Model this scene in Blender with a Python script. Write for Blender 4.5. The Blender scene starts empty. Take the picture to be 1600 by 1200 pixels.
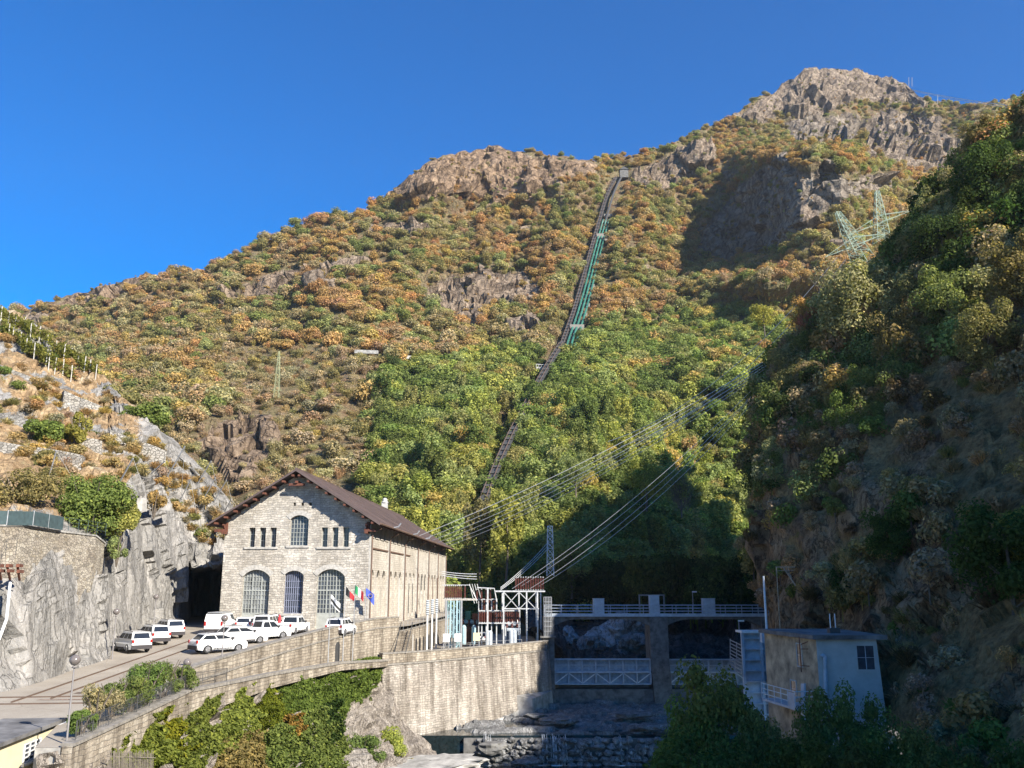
import bpy, math, random
import numpy as np
from mathutils import Vector, Matrix
from mathutils.geometry import tessellate_polygon

random.seed(7)
RNG = np.random.default_rng(7)
R = math.radians
scene = bpy.context.scene
# ------------------------------------------------------------------ camera, sky, sun, exposure
F = 1400.0                       # focal length in pixels of the 1600 px wide photograph
PITCH = math.atan(315 / 1400.0)
CP, SP = math.cos(PITCH), math.sin(PITCH)
cam_d = bpy.data.cameras.new('camera')
cam_d.sensor_width = 36.0
cam_d.lens = 36.0 * F / 1600.0
cam_d.clip_start = 0.5
cam_d.clip_end = 6000
cam = bpy.data.objects.new('camera', cam_d)
cam.rotation_euler = (R(90) + PITCH, 0, 0)
scene.collection.objects.link(cam)
scene.camera = cam
SUN_AZ, SUN_EL = R(134), R(31)   # azimuth from +Y towards +X
world = bpy.data.worlds.new("World")
scene.world = world
world.use_nodes = True
wn = world.node_tree
bg = wn.nodes['Background']
sky = wn.nodes.new('ShaderNodeTexSky')
sky.sky_type = 'NISHITA'
sky.sun_disc = False
sky.sun_elevation = SUN_EL
sky.sun_rotation = SUN_AZ
sky.altitude = 600
sky.air_density = 1.0
sky.dust_density = 0.25
sky.ozone_density = 5.0
hsv = wn.nodes.new('ShaderNodeHueSaturation'); hsv.inputs['Saturation'].default_value = 1.75; hsv.inputs['Value'].default_value = 1.12; hsv.inputs['Hue'].default_value = 0.508
wn.links.new(sky.outputs[0], hsv.inputs['Color']); wn.links.new(hsv.outputs[0], bg.inputs[0])
bg.inputs[1].default_value = 0.08
sun_d = bpy.data.lights.new('sun', 'SUN')
sun_d.energy = 5.0
sun_d.angle = R(0.53)
sun_d.color = (1.0, 0.93, 0.82)
sun = bpy.data.objects.new('sun', sun_d)
to_sun = Vector((math.sin(SUN_AZ) * math.cos(SUN_EL), math.cos(SUN_AZ) * math.cos(SUN_EL), math.sin(SUN_EL)))
sun.rotation_euler = to_sun.to_track_quat('Z', 'Y').to_euler()
sun.location = (60, -60, 80)
scene.collection.objects.link(sun)
scene.view_settings.view_transform = 'Standard'
scene.view_settings.look = 'None'
scene.view_settings.exposure = 1.22
scene.view_settings.gamma = 1.0
scene.cycles.max_bounces = 5
scene.cycles.volume_bounces = 0
scene.cycles.volume_step_rate = 4.0
scene.cycles.diffuse_bounces = 3
scene.cycles.transparent_max_bounces = 6
scene.cycles.caustics_reflective = False
scene.cycles.caustics_refractive = False

# ------------------------------------------------------------------ survey helpers
def P(px, py, Y):
    "world point seen in direction (px,py) of the photograph, Y metres out"
    u = (px - 800) / F; v = (600 - py) / F
    d = CP - v * SP
    return (u / d * Y, Y, (SP + v * CP) / d * Y)
def Pn(px, py, Y):
    u = (px - 800) / F; v = (600 - py) / F
    d = CP - v * SP
    return np.stack([u / d * Y, Y + 0 * d, (SP + v * CP) / d * Y], -1)
def proj(p):
    x, y, z = p[0], p[1], p[2]
    cy = y * CP + z * SP; cz = -y * SP + z * CP
    return 800 + F * x / cy, 600 - F * cz / cy
def yardz(Y): return -4.40 - 0.0505 * (97 - Y)
def on_yard(px, py):
    r = P(px, py, 1.0)
    Y = -9.2985 / (r[2] - 0.0505)
    return (r[0] * Y, Y, yardz(Y))
def on_z(px, py, z):
    r = P(px, py, 1.0); Y = z / r[2]
    return (r[0] * Y, Y, z)

# ------------------------------------------------------------------ numpy noise
def _hash(i, j, k, s):
    h = (i.astype(np.int64) * 374761393 + j.astype(np.int64) * 668265263 + k.astype(np.int64) * 2147483647 + s * 974711) & 0xffffffff
    h = ((h ^ (h >> 13)) * 1274126177) & 0xffffffff
    h = ((h ^ (h >> 16)) * 2246822519) & 0xffffffff
    return ((h ^ (h >> 15)) & 0xffffff) / float(0xffffff)
def vnoise(p, s=0):
    f = np.floor(p); t = p - f; t = t * t * (3 - 2 * t); f = f.astype(np.int64)
    o = 0
    for a in (0, 1):
        for b in (0, 1):
            for c in (0, 1):
                w = (t[..., 0] if a else 1 - t[..., 0]) * (t[..., 1] if b else 1 - t[..., 1]) * (t[..., 2] if c else 1 - t[..., 2])
                o = o + w * _hash(f[..., 0] + a, f[..., 1] + b, f[..., 2] + c, s)
    return o * 2 - 1
def fbm(p, octs=4, s=0):
    o = 0; a = 1.0; t = 0
    for k in range(octs):
        o = o + a * vnoise(p * (2.03 ** k) + 17.3 * k, s + k); t += a; a *= 0.5
    return o / t
def facets(p, s=0, tilt=0.9):
    "faceted block noise: each Voronoi cell is its own tilted plane"
    f = np.floor(p).astype(np.int64)
    best = np.full(p.shape[:-1], 9e9); out = np.zeros(p.shape[:-1])
    for a in (-1, 0, 1):
        for b in (-1, 0, 1):
            for c in (-1, 0, 1):
                i, j, k = f[..., 0] + a, f[..., 1] + b, f[..., 2] + c
                ox, oy, oz = _hash(i, j, k, s), _hash(i, j, k, s + 1), _hash(i, j, k, s + 2)
                dx, dy, dz = p[..., 0] - i - ox, p[..., 1] - j - oy, p[..., 2] - k - oz
                d = dx * dx + dy * dy + dz * dz
                v = (_hash(i, j, k, s + 3) * 2 - 1) + tilt * ((ox * 2 - 1) * dx + (oy * 2 - 1) * dy + (_hash(i, j, k, s + 5) * 2 - 1) * dz)
                m = d < best
                best = np.where(m, d, best); out = np.where(m, v, out)
    return out
def sstep(a, b, x):
    t = np.clip((x - a) / (b - a), 0, 1); return t * t * (3 - 2 * t)
def poly_mask(px, py, poly, soft=0):
    "1 inside polygon"
    ins = np.zeros(px.shape, bool); n = len(poly)
    for i in range(n):
        x0, y0 = poly[i]; x1, y1 = poly[(i + 1) % n]
        c = ((y0 > py) != (y1 > py)) & (px < (x1 - x0) * (py - y0) / ((y1 - y0) or 1e-9) + x0)
        ins ^= c
    return ins.astype(float)

# ------------------------------------------------------------------ object helpers
def link(o):
    scene.collection.objects.link(o); return o
def tag(o, label=None, cat=None, group=None, kind=None):
    if label: o['label'] = label
    if cat: o['category'] = cat
    if group: o['group'] = group
    if kind: o['kind'] = kind
    return o
def empty(name, loc, rz=0, label=None, cat=None, group=None):
    o = bpy.data.objects.new(name, None); o.empty_display_size = 0.3
    o.location = loc; o.rotation_euler = (0, 0, rz); link(o)
    return tag(o, label, cat, group)
def copy_tree(o, parent=None):
    c = o.copy(); link(c); c.parent = parent
    for ch in [x for x in o.children]: copy_tree(ch, c)
    return c

class MB:
    "collects shapes, build() links them as ONE mesh"
    def __init__(s): s.v = []; s.f = []; s.m = []; s.k = 0
    def mat(s, k): s.k = k; return s
    def add(s, vs, fs):
        b = len(s.v); s.v += [tuple(v) for v in vs]
        s.f += [tuple(b + i for i in f) for f in fs]; s.m += [s.k] * len(fs); return s
    def box(s, x0, x1, y0, y1, z0, z1):
        return s.add([(x0, y0, z0), (x1, y0, z0), (x1, y1, z0), (x0, y1, z0), (x0, y0, z1), (x1, y0, z1), (x1, y1, z1), (x0, y1, z1)],
                     [(0, 3, 2, 1), (4, 5, 6, 7), (0, 1, 5, 4), (1, 2, 6, 5), (2, 3, 7, 6), (3, 0, 4, 7)])
    def bar(s, a, b, w, h=None):
        "square bar from a to b"
        return s.tube([a, b], w / 2 * 1.414, 4, tw=math.pi / 4)
    def tube(s, pts, r, n=8, cap=True, tw=0.0):
        pts = [Vector(p) for p in pts]; rs = r if isinstance(r, (list, tuple)) else [r] * len(pts)
        vs = []; prev = None
        for i, p in enumerate(pts):
            d = (pts[min(i + 1, len(pts) - 1)] - pts[max(i - 1, 0)])
            if d.length < 1e-9: d = Vector((0, 0, 1))
            d.normalize()
            up = Vector((0, 0, 1)) if abs(d.z) < 0.95 else Vector((1, 0, 0))
            a = d.cross(up).normalized(); b = d.cross(a)
            for k in range(n):
                t = 2 * math.pi * k / n + tw
                vs.append(p + (a * math.cos(t) + b * math.sin(t)) * rs[i])
        fs = []
        for i in range(len(pts) - 1):
            for k in range(n):
                k2 = (k + 1) % n
                fs.append((i * n + k, i * n + k2, (i + 1) * n + k2, (i + 1) * n + k))
        if cap: fs += [tuple(range(n)), tuple((len(pts) - 1) * n + k for k in reversed(range(n)))]
        return s.add(vs, fs)
    def lathe(s, prof, c=(0, 0, 0), n=10):
        "profile [(r,z)] round the z axis"
        vs = []; fs = []
        for r, z in prof:
            for k in range(n):
                t = 2 * math.pi * k / n; vs.append((c[0] + r * math.cos(t), c[1] + r * math.sin(t), c[2] + z))
        for i in range(len(prof) - 1):
            for k in range(n):
                k2 = (k + 1) % n; fs.append((i * n + k, i * n + k2, (i + 1) * n + k2, (i + 1) * n + k))
        fs += [tuple(reversed(range(n))), tuple((len(prof) - 1) * n + k for k in range(n))]
        return s.add(vs, fs)
    def prism(s, poly, d):
        "closed prism: 3d polygon pushed by vector d"
        n = len(poly); d = Vector(d); a = [Vector(p) for p in poly]
        return s.add(a + [p + d for p in a], [tuple(range(n)), tuple(n + k for k in reversed(range(n)))] + [(i, i + n, (i + 1) % n + n, (i + 1) % n) for i in range(n)])
    def sheet(s, rows):
        "quad grid of rows of points"
        nr, nc = len(rows), len(rows[0])
        return s.add([p for r in rows for p in r], [(i * nc + j, i * nc + j + 1, (i + 1) * nc + j + 1, (i + 1) * nc + j) for i in range(nr - 1) for j in range(nc - 1)])
    def ribbon(s, pts, w0, w1, z0, z1):
        "wall along a polyline: offset w0..w1 to the right of travel, z from z0(p) to z1(p) added to the point height"
        L = [Vector(p) for p in pts]; rows = []
        for i, p in enumerate(L):
            d = L[min(i + 1, len(L) - 1)] - L[max(i - 1, 0)]; d.z = 0; d.normalize(); nrm = Vector((d.y, -d.x, 0))
            a = z0[i] if isinstance(z0, (list, tuple)) else z0; b = z1[i] if isinstance(z1, (list, tuple)) else z1
            q0 = p + nrm * w0; q1 = p + nrm * w1
            rows.append([(q0.x, q0.y, p.z + a), (q1.x, q1.y, p.z + a), (q1.x, q1.y, p.z + b), (q0.x, q0.y, p.z + b)])
        vs = [q for r in rows for q in r]; n = len(rows); fs = []
        for i in range(n - 1):
            for k in range(4):
                k2 = (k + 1) % 4; fs.append((i * 4 + k, i * 4 + k2, (i + 1) * 4 + k2, (i + 1) * 4 + k))
        fs += [(3, 2, 1, 0), tuple((n - 1) * 4 + k for k in range(4))]
        return s.add(vs, fs)
    def build(s, name, mat, parent=None, world=False, smooth=False, bevel=0):
        me = bpy.data.meshes.new(name)
        V = np.array(s.v, float)
        if world and parent is not None:
            inv = (Matrix.Translation(parent.location) @ Matrix.Rotation(parent.rotation_euler.z, 4, 'Z')).inverted()
            V = V @ np.array(inv.to_3x3()).T + np.array(inv.translation)
        me.from_pydata(V.tolist(), [], s.f)
        mats = mat if isinstance(mat, (list, tuple)) else [mat]
        for m in mats: me.materials.append(m)
        if len(mats) > 1: me.polygons.foreach_set('material_index', s.m)
        uv_box(me)
        if smooth: me.polygons.foreach_set('use_smooth', [True] * len(me.polygons))
        o = bpy.data.objects.new(name, me); link(o)
        if parent is not None: o.parent = parent
        if bevel:
            b = o.modifiers.new('bevel', 'BEVEL'); b.width = bevel; b.segments = 2; b.limit_method = 'ANGLE'
        return o

def uv_box(me):
    uv = me.uv_layers.new(name='UVMap')
    n = len(me.loops)
    co = np.empty(len(me.vertices) * 3); me.vertices.foreach_get('co', co); co = co.reshape(-1, 3)
    li = np.empty(n, int); me.loops.foreach_get('vertex_index', li)
    nf = len(me.polygons); nm = np.empty(nf * 3); me.polygons.foreach_get('normal', nm); nm = nm.reshape(-1, 3)
    lt = np.empty(nf, int); me.polygons.foreach_get('loop_total', lt)
    N = np.repeat(nm, lt, axis=0); C = co[li]
    hl = np.hypot(N[:, 0], N[:, 1]) + 1e-9
    tx, ty = -N[:, 1] / hl, N[:, 0] / hl
    U = np.where(np.abs(N[:, 2]) > 0.8, C[:, 0], C[:, 0] * tx + C[:, 1] * ty)
    W = np.where(np.abs(N[:, 2]) > 0.8, C[:, 1], C[:, 2])
    uv.data.foreach_set('uv', np.stack([U, W], -1).ravel())

def grid_mesh(name, G, mat, smooth=False, attrs=None, kind='structure'):
    "G (nr,nc,3) -> mesh object"
    nr, nc = G.shape[:2]
    idx = np.arange(nr * nc).reshape(nr, nc)
    Fq = np.stack([idx[:-1, :-1], idx[:-1, 1:], idx[1:, 1:], idx[1:, :-1]], -1).reshape(-1, 4)
    me = quads(name, G.reshape(-1, 3), Fq, mat, smooth)
    for k, a in (attrs or {}).items():
        at = me.attributes.new(k, 'FLOAT', 'POINT'); at.data.foreach_set('value', a.ravel().astype(np.float32))
    o = link(bpy.data.objects.new(name, me))
    if kind: o['kind'] = kind
    return o
def quads(name, V, Fq, mat, smooth=False, mi=None):
    me = bpy.data.meshes.new(name)
    k = Fq.shape[1]
    me.vertices.add(len(V)); me.vertices.foreach_set('co', np.ascontiguousarray(V, np.float32).ravel())
    me.loops.add(len(Fq) * k); me.loops.foreach_set('vertex_index', Fq.astype(np.int32).ravel())
    me.polygons.add(len(Fq)); me.polygons.foreach_set('loop_start', np.arange(len(Fq), dtype=np.int32) * k)
    for m in (mat if isinstance(mat, (list, tuple)) else [mat]): me.materials.append(m)
    if mi is not None: me.polygons.foreach_set('material_index', mi.astype(np.int32))
    me.polygons.foreach_set('use_smooth', np.full(len(Fq), bool(smooth)))
    me.update(calc_edges=True)
    return me
def grid_normals(G):
    du = np.gradient(G, axis=1); dv = np.gradient(G, axis=0)
    n = np.cross(du, dv); n /= np.linalg.norm(n, axis=-1, keepdims=True) + 1e-9
    return n
def loft(cols, su, sv):
    "cols [C][R][3] -> Catmull-Rom surface, su samples between columns (list or int), sv between rows"
    A = np.array(cols, float)
    def interp(A, seg):
        n = A.shape[0]; seg = [seg] * (n - 1) if isinstance(seg, int) else seg
        out = []
        for i in range(n - 1):
            p0, p1, p2, p3 = A[max(i - 1, 0)], A[i], A[i + 1], A[min(i + 2, n - 1)]
            for k in range(seg[i] + (1 if i == n - 2 else 0)):
                t = k / seg[i]
                m1 = (p2 - p0) * .5 * .7; m2 = (p3 - p1) * .5 * .7
                out.append((2 * t**3 - 3 * t**2 + 1) * p1 + (t**3 - 2 * t**2 + t) * m1 + (-2 * t**3 + 3 * t**2) * p2 + (t**3 - t**2) * m2)
        return np.array(out)
    A = interp(A, su)
    A = interp(A.transpose(1, 0, 2), sv)     # rows first
    return A
# ------------------------------------------------------------------ materials
def nt_new(name):
    m = bpy.data.materials.new(name); m.use_nodes = True
    nt = m.node_tree; b = nt.nodes['Principled BSDF']
    return m, nt, b
def N(nt, t, **kw):
    n = nt.nodes.new('ShaderNode' + t)
    for k, v in kw.items():
        if k.startswith('i_'):
            key = k[2:]
            n.inputs[int(key) if key.isdigit() else key.replace('_', ' ')].default_value = v
        else: setattr(n, k, v)
    return n
def ramp(nt, fac, stops):
    r = N(nt, 'ValToRGB'); e = r.color_ramp.elements
    while len(e) < len(stops): e.new(0.5)
    for i, (p, c) in enumerate(stops):
        e[i].position = p; e[i].color = (c[0], c[1], c[2], 1)
    nt.links.new(fac, r.inputs[0]); return r.outputs[0]
def mixc(nt, fac, a, b, mode='MIX'):
    m = N(nt, 'MixRGB', blend_type=mode)
    for i, s in ((0, fac), (1, a), (2, b)):
        if isinstance(s, (int, float)): m.inputs[i].default_value = s
        elif isinstance(s, tuple): m.inputs[i].default_value = (s[0], s[1], s[2], 1)
        else: nt.links.new(s, m.inputs[i])
    return m.outputs[0]
def math_(nt, op, a, b=0.0, clamp=False):
    m = N(nt, 'Math', operation=op, use_clamp=clamp)
    for i, s in ((0, a), (1, b)):
        if isinstance(s, (int, float)): m.inputs[i].default_value = s
        else: nt.links.new(s, m.inputs[i])
    return m.outputs[0]
def coords(nt, kind='Object', scale=(1, 1, 1)):
    tc = N(nt, 'TexCoord'); mp = N(nt, 'Mapping'); mp.inputs['Scale'].default_value = scale
    nt.links.new(tc.outputs[kind], mp.inputs[0]); return mp.outputs[0]
def noise_t(nt, vec, scale, detail=4, rough=0.55, dist=0.0):
    n = N(nt, 'TexNoise', i_Scale=scale, i_Detail=detail, i_Roughness=rough, i_Distortion=dist)
    nt.links.new(vec, n.inputs['Vector']); return n.outputs[0]
def bump(nt, b, h, strength=0.5, dist=0.1):
    bm = N(nt, 'Bump', i_Strength=strength, i_Distance=dist)
    nt.links.new(h, bm.inputs['Height']); nt.links.new(bm.outputs[0], b.inputs['Normal'])
MC = {}
def plain(name, col, rough=0.6, metal=0.0, var=0.12, scale=3.0, spec=0.5, coat=0.0):
    "painted or plain surface with a little grime"
    m, nt, b = nt_new(name)
    v = coords(nt)
    n = noise_t(nt, v, scale, 5, 0.65)
    d = tuple(c * (1 - var * 1.6) for c in col); l = tuple(min(1, c * (1 + var * .7)) for c in col)
    nt.links.new(ramp(nt, n, [(0.3, d), (0.65, l)]), b.inputs['Base Color'])
    b.inputs['Roughness'].default_value = rough; b.inputs['Metallic'].default_value = metal
    b.inputs['Specular IOR Level'].default_value = spec
    if coat: b.inputs['Coat Weight'].default_value = coat; b.inputs['Coat Roughness'].default_value = 0.1
    return m
def stone_blocks(name, cols, bw=0.55, bh=0.28, mortar=0.02, mcol=(0.2, 0.19, 0.17), stain=0.35, bumpd=0.05, warp=0.06, streak=True):
    m, nt, b = nt_new(name)
    v = coords(nt, 'UV')
    w = N(nt, 'TexNoise', i_Scale=1.3, i_Detail=3.0); nt.links.new(v, w.inputs['Vector'])
    sc = N(nt, 'VectorMath', operation='SCALE'); nt.links.new(w.outputs['Color'], sc.inputs[0]); sc.inputs['Scale'].default_value = warp * 2
    ad = N(nt, 'VectorMath', operation='ADD'); nt.links.new(v, ad.inputs[0]); nt.links.new(sc.outputs[0], ad.inputs[1])
    br = N(nt, 'TexBrick', offset=0.43, squash=0.72, squash_frequency=3)
    nt.links.new(ad.outputs[0], br.inputs['Vector'])
    br.inputs['Scale'].default_value = 1.0; br.inputs['Brick Width'].default_value = bw; br.inputs['Row Height'].default_value = bh
    br.inputs['Mortar Size'].default_value = mortar; br.inputs['Mortar Smooth'].default_value = 0.4
    br.inputs['Color1'].default_value = (0, 0, 0, 1); br.inputs['Color2'].default_value = (1, 1, 1, 1); br.inputs['Mortar'].default_value = (.5, .5, .5, 1)
    tone = ramp(nt, br.outputs['Color'], [(i / (len(cols) - 1), c) for i, c in enumerate(cols)])
    n1 = noise_t(nt, v, 6.0, 5, 0.7)
    tone = mixc(nt, 0.65, tone, ramp(nt, n1, [(0.3, (0.45, 0.44, 0.43)), (0.7, (1.25, 1.22, 1.15))]), 'MULTIPLY')
    tone = mixc(nt, br.outputs['Fac'], tone, mcol)
    if streak:
        vs = coords(nt, 'UV', (0.9, 0.09, 1)); n2 = noise_t(nt, vs, 1.0, 6, 0.7)
        tone = mixc(nt, stain, tone, ramp(nt, n2, [(0.38, (0.3, 0.27, 0.24)), (0.6, (1.1, 1.08, 1.05))]), 'MULTIPLY')
        n3 = noise_t(nt, coords(nt, 'UV', (0.25, 0.2, 1)), 1.0, 4, 0.6)
        tone = mixc(nt, 0.5, tone, ramp(nt, n3, [(0.35, (0.65, 0.6, 0.54)), (0.62, (1.12, 1.1, 1.08))]), 'MULTIPLY')
    nt.links.new(tone, b.inputs['Base Color'])
    b.inputs['Roughness'].default_value = 0.9; b.inputs['Specular IOR Level'].default_value = 0.2
    h = math_(nt, 'SUBTRACT', n1, br.outputs['Fac'])
    bump(nt, b, h, 0.9, bumpd)
    return m
def rubble(name, cols, scale=3.0, mcol=(0.22, 0.2, 0.17), bumpd=0.06):
    m, nt, b = nt_new(name)
    v = coords(nt, 'UV', (1, 1.5, 1))
    w = N(nt, 'TexNoise', i_Scale=2.0, i_Detail=3.0); nt.links.new(v, w.inputs['Vector'])
    vv = mixc(nt, 0.08, v, w.outputs['Color'])
    vo = N(nt, 'TexVoronoi', i_Scale=scale, voronoi_dimensions='2D'); nt.links.new(vv, vo.inputs['Vector'])
    ve = N(nt, 'TexVoronoi', i_Scale=scale, voronoi_dimensions='2D', feature='DISTANCE_TO_EDGE'); nt.links.new(vv, ve.inputs['Vector'])
    sp = N(nt, 'SeparateColor'); nt.links.new(vo.outputs['Color'], sp.inputs[0])
    tone = ramp(nt, sp.outputs[0], [(i / (len(cols) - 1), c) for i, c in enumerate(cols)])
    n1 = noise_t(nt, v, 5.0, 5, 0.7)
    tone = mixc(nt, 0.6, tone, ramp(nt, n1, [(0.3, (0.5, 0.5, 0.5)), (0.7, (1.2, 1.2, 1.18))]), 'MULTIPLY')
    n3 = noise_t(nt, v, 0.3, 4, 0.6)
    tone = mixc(nt, 0.6, tone, ramp(nt, n3, [(0.35, (0.66, 0.6, 0.52)), (0.62, (1.1, 1.1, 1.08))]), 'MULTIPLY')
    edge = ramp(nt, ve.outputs['Distance'], [(0.0, (1, 1, 1)), (0.07, (0, 0, 0))])
    tone = mixc(nt, edge, tone, mcol)
    nt.links.new(tone, b.inputs['Base Color']); b.inputs['Roughness'].default_value = 0.92; b.inputs['Specular IOR Level'].default_value = 0.2
    bump(nt, b, math_(nt, 'SUBTRACT', n1, edge), 0.9, bumpd)
    return m
def terrain_mat(name, soil, rock, fscale=0.12, bumpd=1.2, rscale=1.0, zs=.45, ck=1.0):
    "soil / undergrowth where rock=0, bare rock where rock=1"
    m, nt, b = nt_new(name)
    v = coords(nt)
    a = N(nt, 'Attribute', attribute_name='rock')
    wm = N(nt, 'Attribute', attribute_name='warm')
    n1 = noise_t(nt, v, fscale, 8, 0.68)
    n2 = noise_t(nt, v, fscale * 7, 6, 0.7)
    s = ramp(nt, n1, [(0.30 + 0.40 * i / (len(soil) - 1), c) for i, c in enumerate(soil)])
    s = mixc(nt, 0.8, s, ramp(nt, n2, [(0.35, (0.45, 0.45, 0.45)), (0.65, (1.3, 1.3, 1.3))]), 'MULTIPLY')
    vr = coords(nt, 'Object', (1, 1, zs))
    r1 = noise_t(nt, vr, fscale * 1.6 * rscale, 9, 0.72, 0.6)
    r = ramp(nt, r1, [(0.30 + 0.38 * i / (len(rock) - 1), c) for i, c in enumerate(rock)])
    vo = N(nt, 'TexVoronoi', i_Scale=fscale * 2.4 * rscale, feature='DISTANCE_TO_EDGE')
    w = N(nt, 'TexNoise', i_Scale=fscale * 3 * rscale, i_Detail=6.0); nt.links.new(vr, w.inputs['Vector'])
    sc = N(nt, 'VectorMath', operation='SCALE'); nt.links.new(w.outputs['Color'], sc.inputs[0]); sc.inputs['Scale'].default_value = 5.0 / rscale
    ad = N(nt, 'VectorMath', operation='ADD'); nt.links.new(vr, ad.inputs[0]); nt.links.new(sc.outputs[0], ad.inputs[1])
    nt.links.new(ad.outputs[0], vo.inputs['Vector'])
    crack = ramp(nt, vo.outputs['Distance'], [(0.0, (0.2, 0.19, 0.19)), (0.05, (1, 1, 1))])
    vo2 = N(nt, 'TexVoronoi', i_Scale=fscale * .75 * rscale, feature='DISTANCE_TO_EDGE'); nt.links.new(ad.outputs[0], vo2.inputs['Vector'])
    crack2 = ramp(nt, vo2.outputs['Distance'], [(0.0, (0.25, 0.22, 0.20)), (0.07, (1, 1, 1))])
    r = mixc(nt, 0.75 * ck, r, crack, 'MULTIPLY'); r = mixc(nt, 0.7 * ck, r, crack2, 'MULTIPLY')
    r = mixc(nt, wm.outputs['Fac'], r, mixc(nt, 1.0, r, (1.12, 0.93, 0.76), 'MULTIPLY'))
    n4 = noise_t(nt, v, fscale * 20, 4, 0.7)
    r = mixc(nt, 0.5, r, ramp(nt, n4, [(0.35, (0.6, 0.6, 0.6)), (0.62, (1.2, 1.2, 1.2))]), 'MULTIPLY')
    f = math_(nt, 'ADD', a.outputs['Fac'], math_(nt, 'MULTIPLY', math_(nt, 'SUBTRACT', n2, 0.5), 1.6))
    f = ramp(nt, f, [(0.42, (0, 0, 0)), (0.58, (1, 1, 1))])
    nt.links.new(mixc(nt, f, s, r), b.inputs['Base Color'])
    b.inputs['Roughness'].default_value = 0.95; b.inputs['Specular IOR Level'].default_value = 0.15
    h = math_(nt, 'ADD', math_(nt, 'MULTIPLY', n2, 0.6), math_(nt, 'ADD', r1, math_(nt, 'MULTIPLY', crack, 0.35)))
    bump(nt, b, h, 1.0, bumpd)
    return m
def leaf_mat(name, fixed=None, trans=0.4):
    m = bpy.data.materials.new(name); m.use_nodes = True; nt = m.node_tree
    nt.nodes.remove(nt.nodes['Principled BSDF'])
    out = nt.nodes['Material Output']
    if fixed:
        c = N(nt, 'RGB'); c.outputs[0].default_value = (*fixed, 1); col = c.outputs[0]
    else:
        a = N(nt, 'Attribute', attribute_name='tint'); a.attribute_type = 'INSTANCER'; col = a.outputs['Color']
    g = N(nt, 'NewGeometry')
    col = mixc(nt, 1.0, col, ramp(nt, g.outputs['Random Per Island'], [(0.0, (0.55, 0.6, 0.5)), (0.5, (1, 1, 1)), (0.9, (1.35, 1.3, 1.1)), (1.0, (1.9, 1.7, 1.3))]), 'MULTIPLY')
    d = N(nt, 'BsdfDiffuse'); t = N(nt, 'BsdfTranslucent'); mx = N(nt, 'MixShader', i_0=trans)
    nt.links.new(col, d.inputs[0])
    nt.links.new(mixc(nt, 1.0, col, (1.1, 1.2, 0.6), 'MULTIPLY'), t.inputs[0])
    nt.links.new(d.outputs[0], mx.inputs[1]); nt.links.new(t.outputs[0], mx.inputs[2])
    nt.links.new(mx.outputs[0], out.inputs[0])
    return m
M = {}
M['leaf'] = leaf_mat('foliage')
M['bark'] = plain('bark', (0.13, 0.105, 0.08), 0.9, var=0.35, scale=6)
M['paletrunk'] = plain('pale_bark', (0.17, 0.145, 0.115), 0.9, var=0.3, scale=6)
M['facade'] = stone_blocks('facade_stone', [(0.40, 0.385, 0.355), (0.47, 0.45, 0.41), (0.56, 0.535, 0.485), (0.64, 0.615, 0.565), (0.44, 0.415, 0.37)], 0.52, 0.25, 0.016, (0.36, 0.34, 0.31), 0.3, 0.07, 0.22)
M['sidestone'] = stone_blocks('side_stone', [(0.46, 0.435, 0.385), (0.54, 0.51, 0.455), (0.60, 0.57, 0.51)], 0.45, 0.24, 0.012, (0.42, 0.39, 0.345), 0.12, 0.03, 0.05)
M['trimstone'] = plain('trim_stone', (0.42, 0.40, 0.36), 0.9, var=0.25, scale=4)
M['ashlar'] = stone_blocks('retaining_stone', [(0.30, 0.27, 0.23), (0.42, 0.38, 0.32), (0.50, 0.465, 0.40), (0.36, 0.32, 0.27)], 0.5, 0.25, 0.018, (0.29, 0.265, 0.23), 0.8, 0.08, 0.12)
M['bigwall'] = stone_blocks('river_wall_stone', [(0.33, 0.31, 0.285), (0.43, 0.405, 0.375), (0.50, 0.475, 0.44), (0.39, 0.36, 0.33)], 0.42, 0.25, 0.014, (0.25, 0.235, 0.21), 0.85, 0.08, 0.26)
M['rubble'] = rubble('rubble_stone', [(0.22, 0.20, 0.17), (0.36, 0.32, 0.27), (0.46, 0.42, 0.35), (0.30, 0.26, 0.20)], 3.6)
M['drystone'] = rubble('dry_stone', [(0.24, 0.23, 0.21), (0.38, 0.36, 0.33), (0.46, 0.44, 0.40)], 2.4, (0.09, 0.08, 0.07), 0.15)
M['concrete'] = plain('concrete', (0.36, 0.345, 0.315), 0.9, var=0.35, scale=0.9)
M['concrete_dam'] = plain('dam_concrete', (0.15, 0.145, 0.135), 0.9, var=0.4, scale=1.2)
M['coping'] = plain('coping_stone', (0.24, 0.22, 0.19), 0.9, var=0.3, scale=3)
M['dark'] = plain('dark_interior', (0.012, 0.012, 0.014), 0.9)
M['glass'] = plain('window_glass', (0.055, 0.065, 0.085), 0.15, var=0.4, scale=1.2, spec=0.6)
M['glass_pale'] = plain('window_glass_pale', (0.20, 0.21, 0.21), 0.2, var=0.6, scale=0.9)
M['carglass'] = plain('car_glass', (0.02, 0.024, 0.03), 0.06, var=0.1)
M['frame'] = plain('window_frame_grey', (0.33, 0.345, 0.32), 0.6)
M['door'] = plain('door_grey', (0.34, 0.35, 0.32), 0.6)
M['bluebar'] = plain('window_bars_blue', (0.23, 0.25, 0.34), 0.6)
M['roof'] = plain('brown_metal_roof', (0.105, 0.074, 0.067), 0.65, var=0.25, scale=0.35)
M['redwood'] = plain('red_brown_timber', (0.13, 0.045, 0.025), 0.8, var=0.3)
M['rust'] = plain('rusty_steel', (0.16, 0.06, 0.035), 0.9, var=0.4)
M['carwhite'] = plain('car_white_paint', (0.78, 0.78, 0.77), 0.3, var=0.03, coat=0.6)
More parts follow.
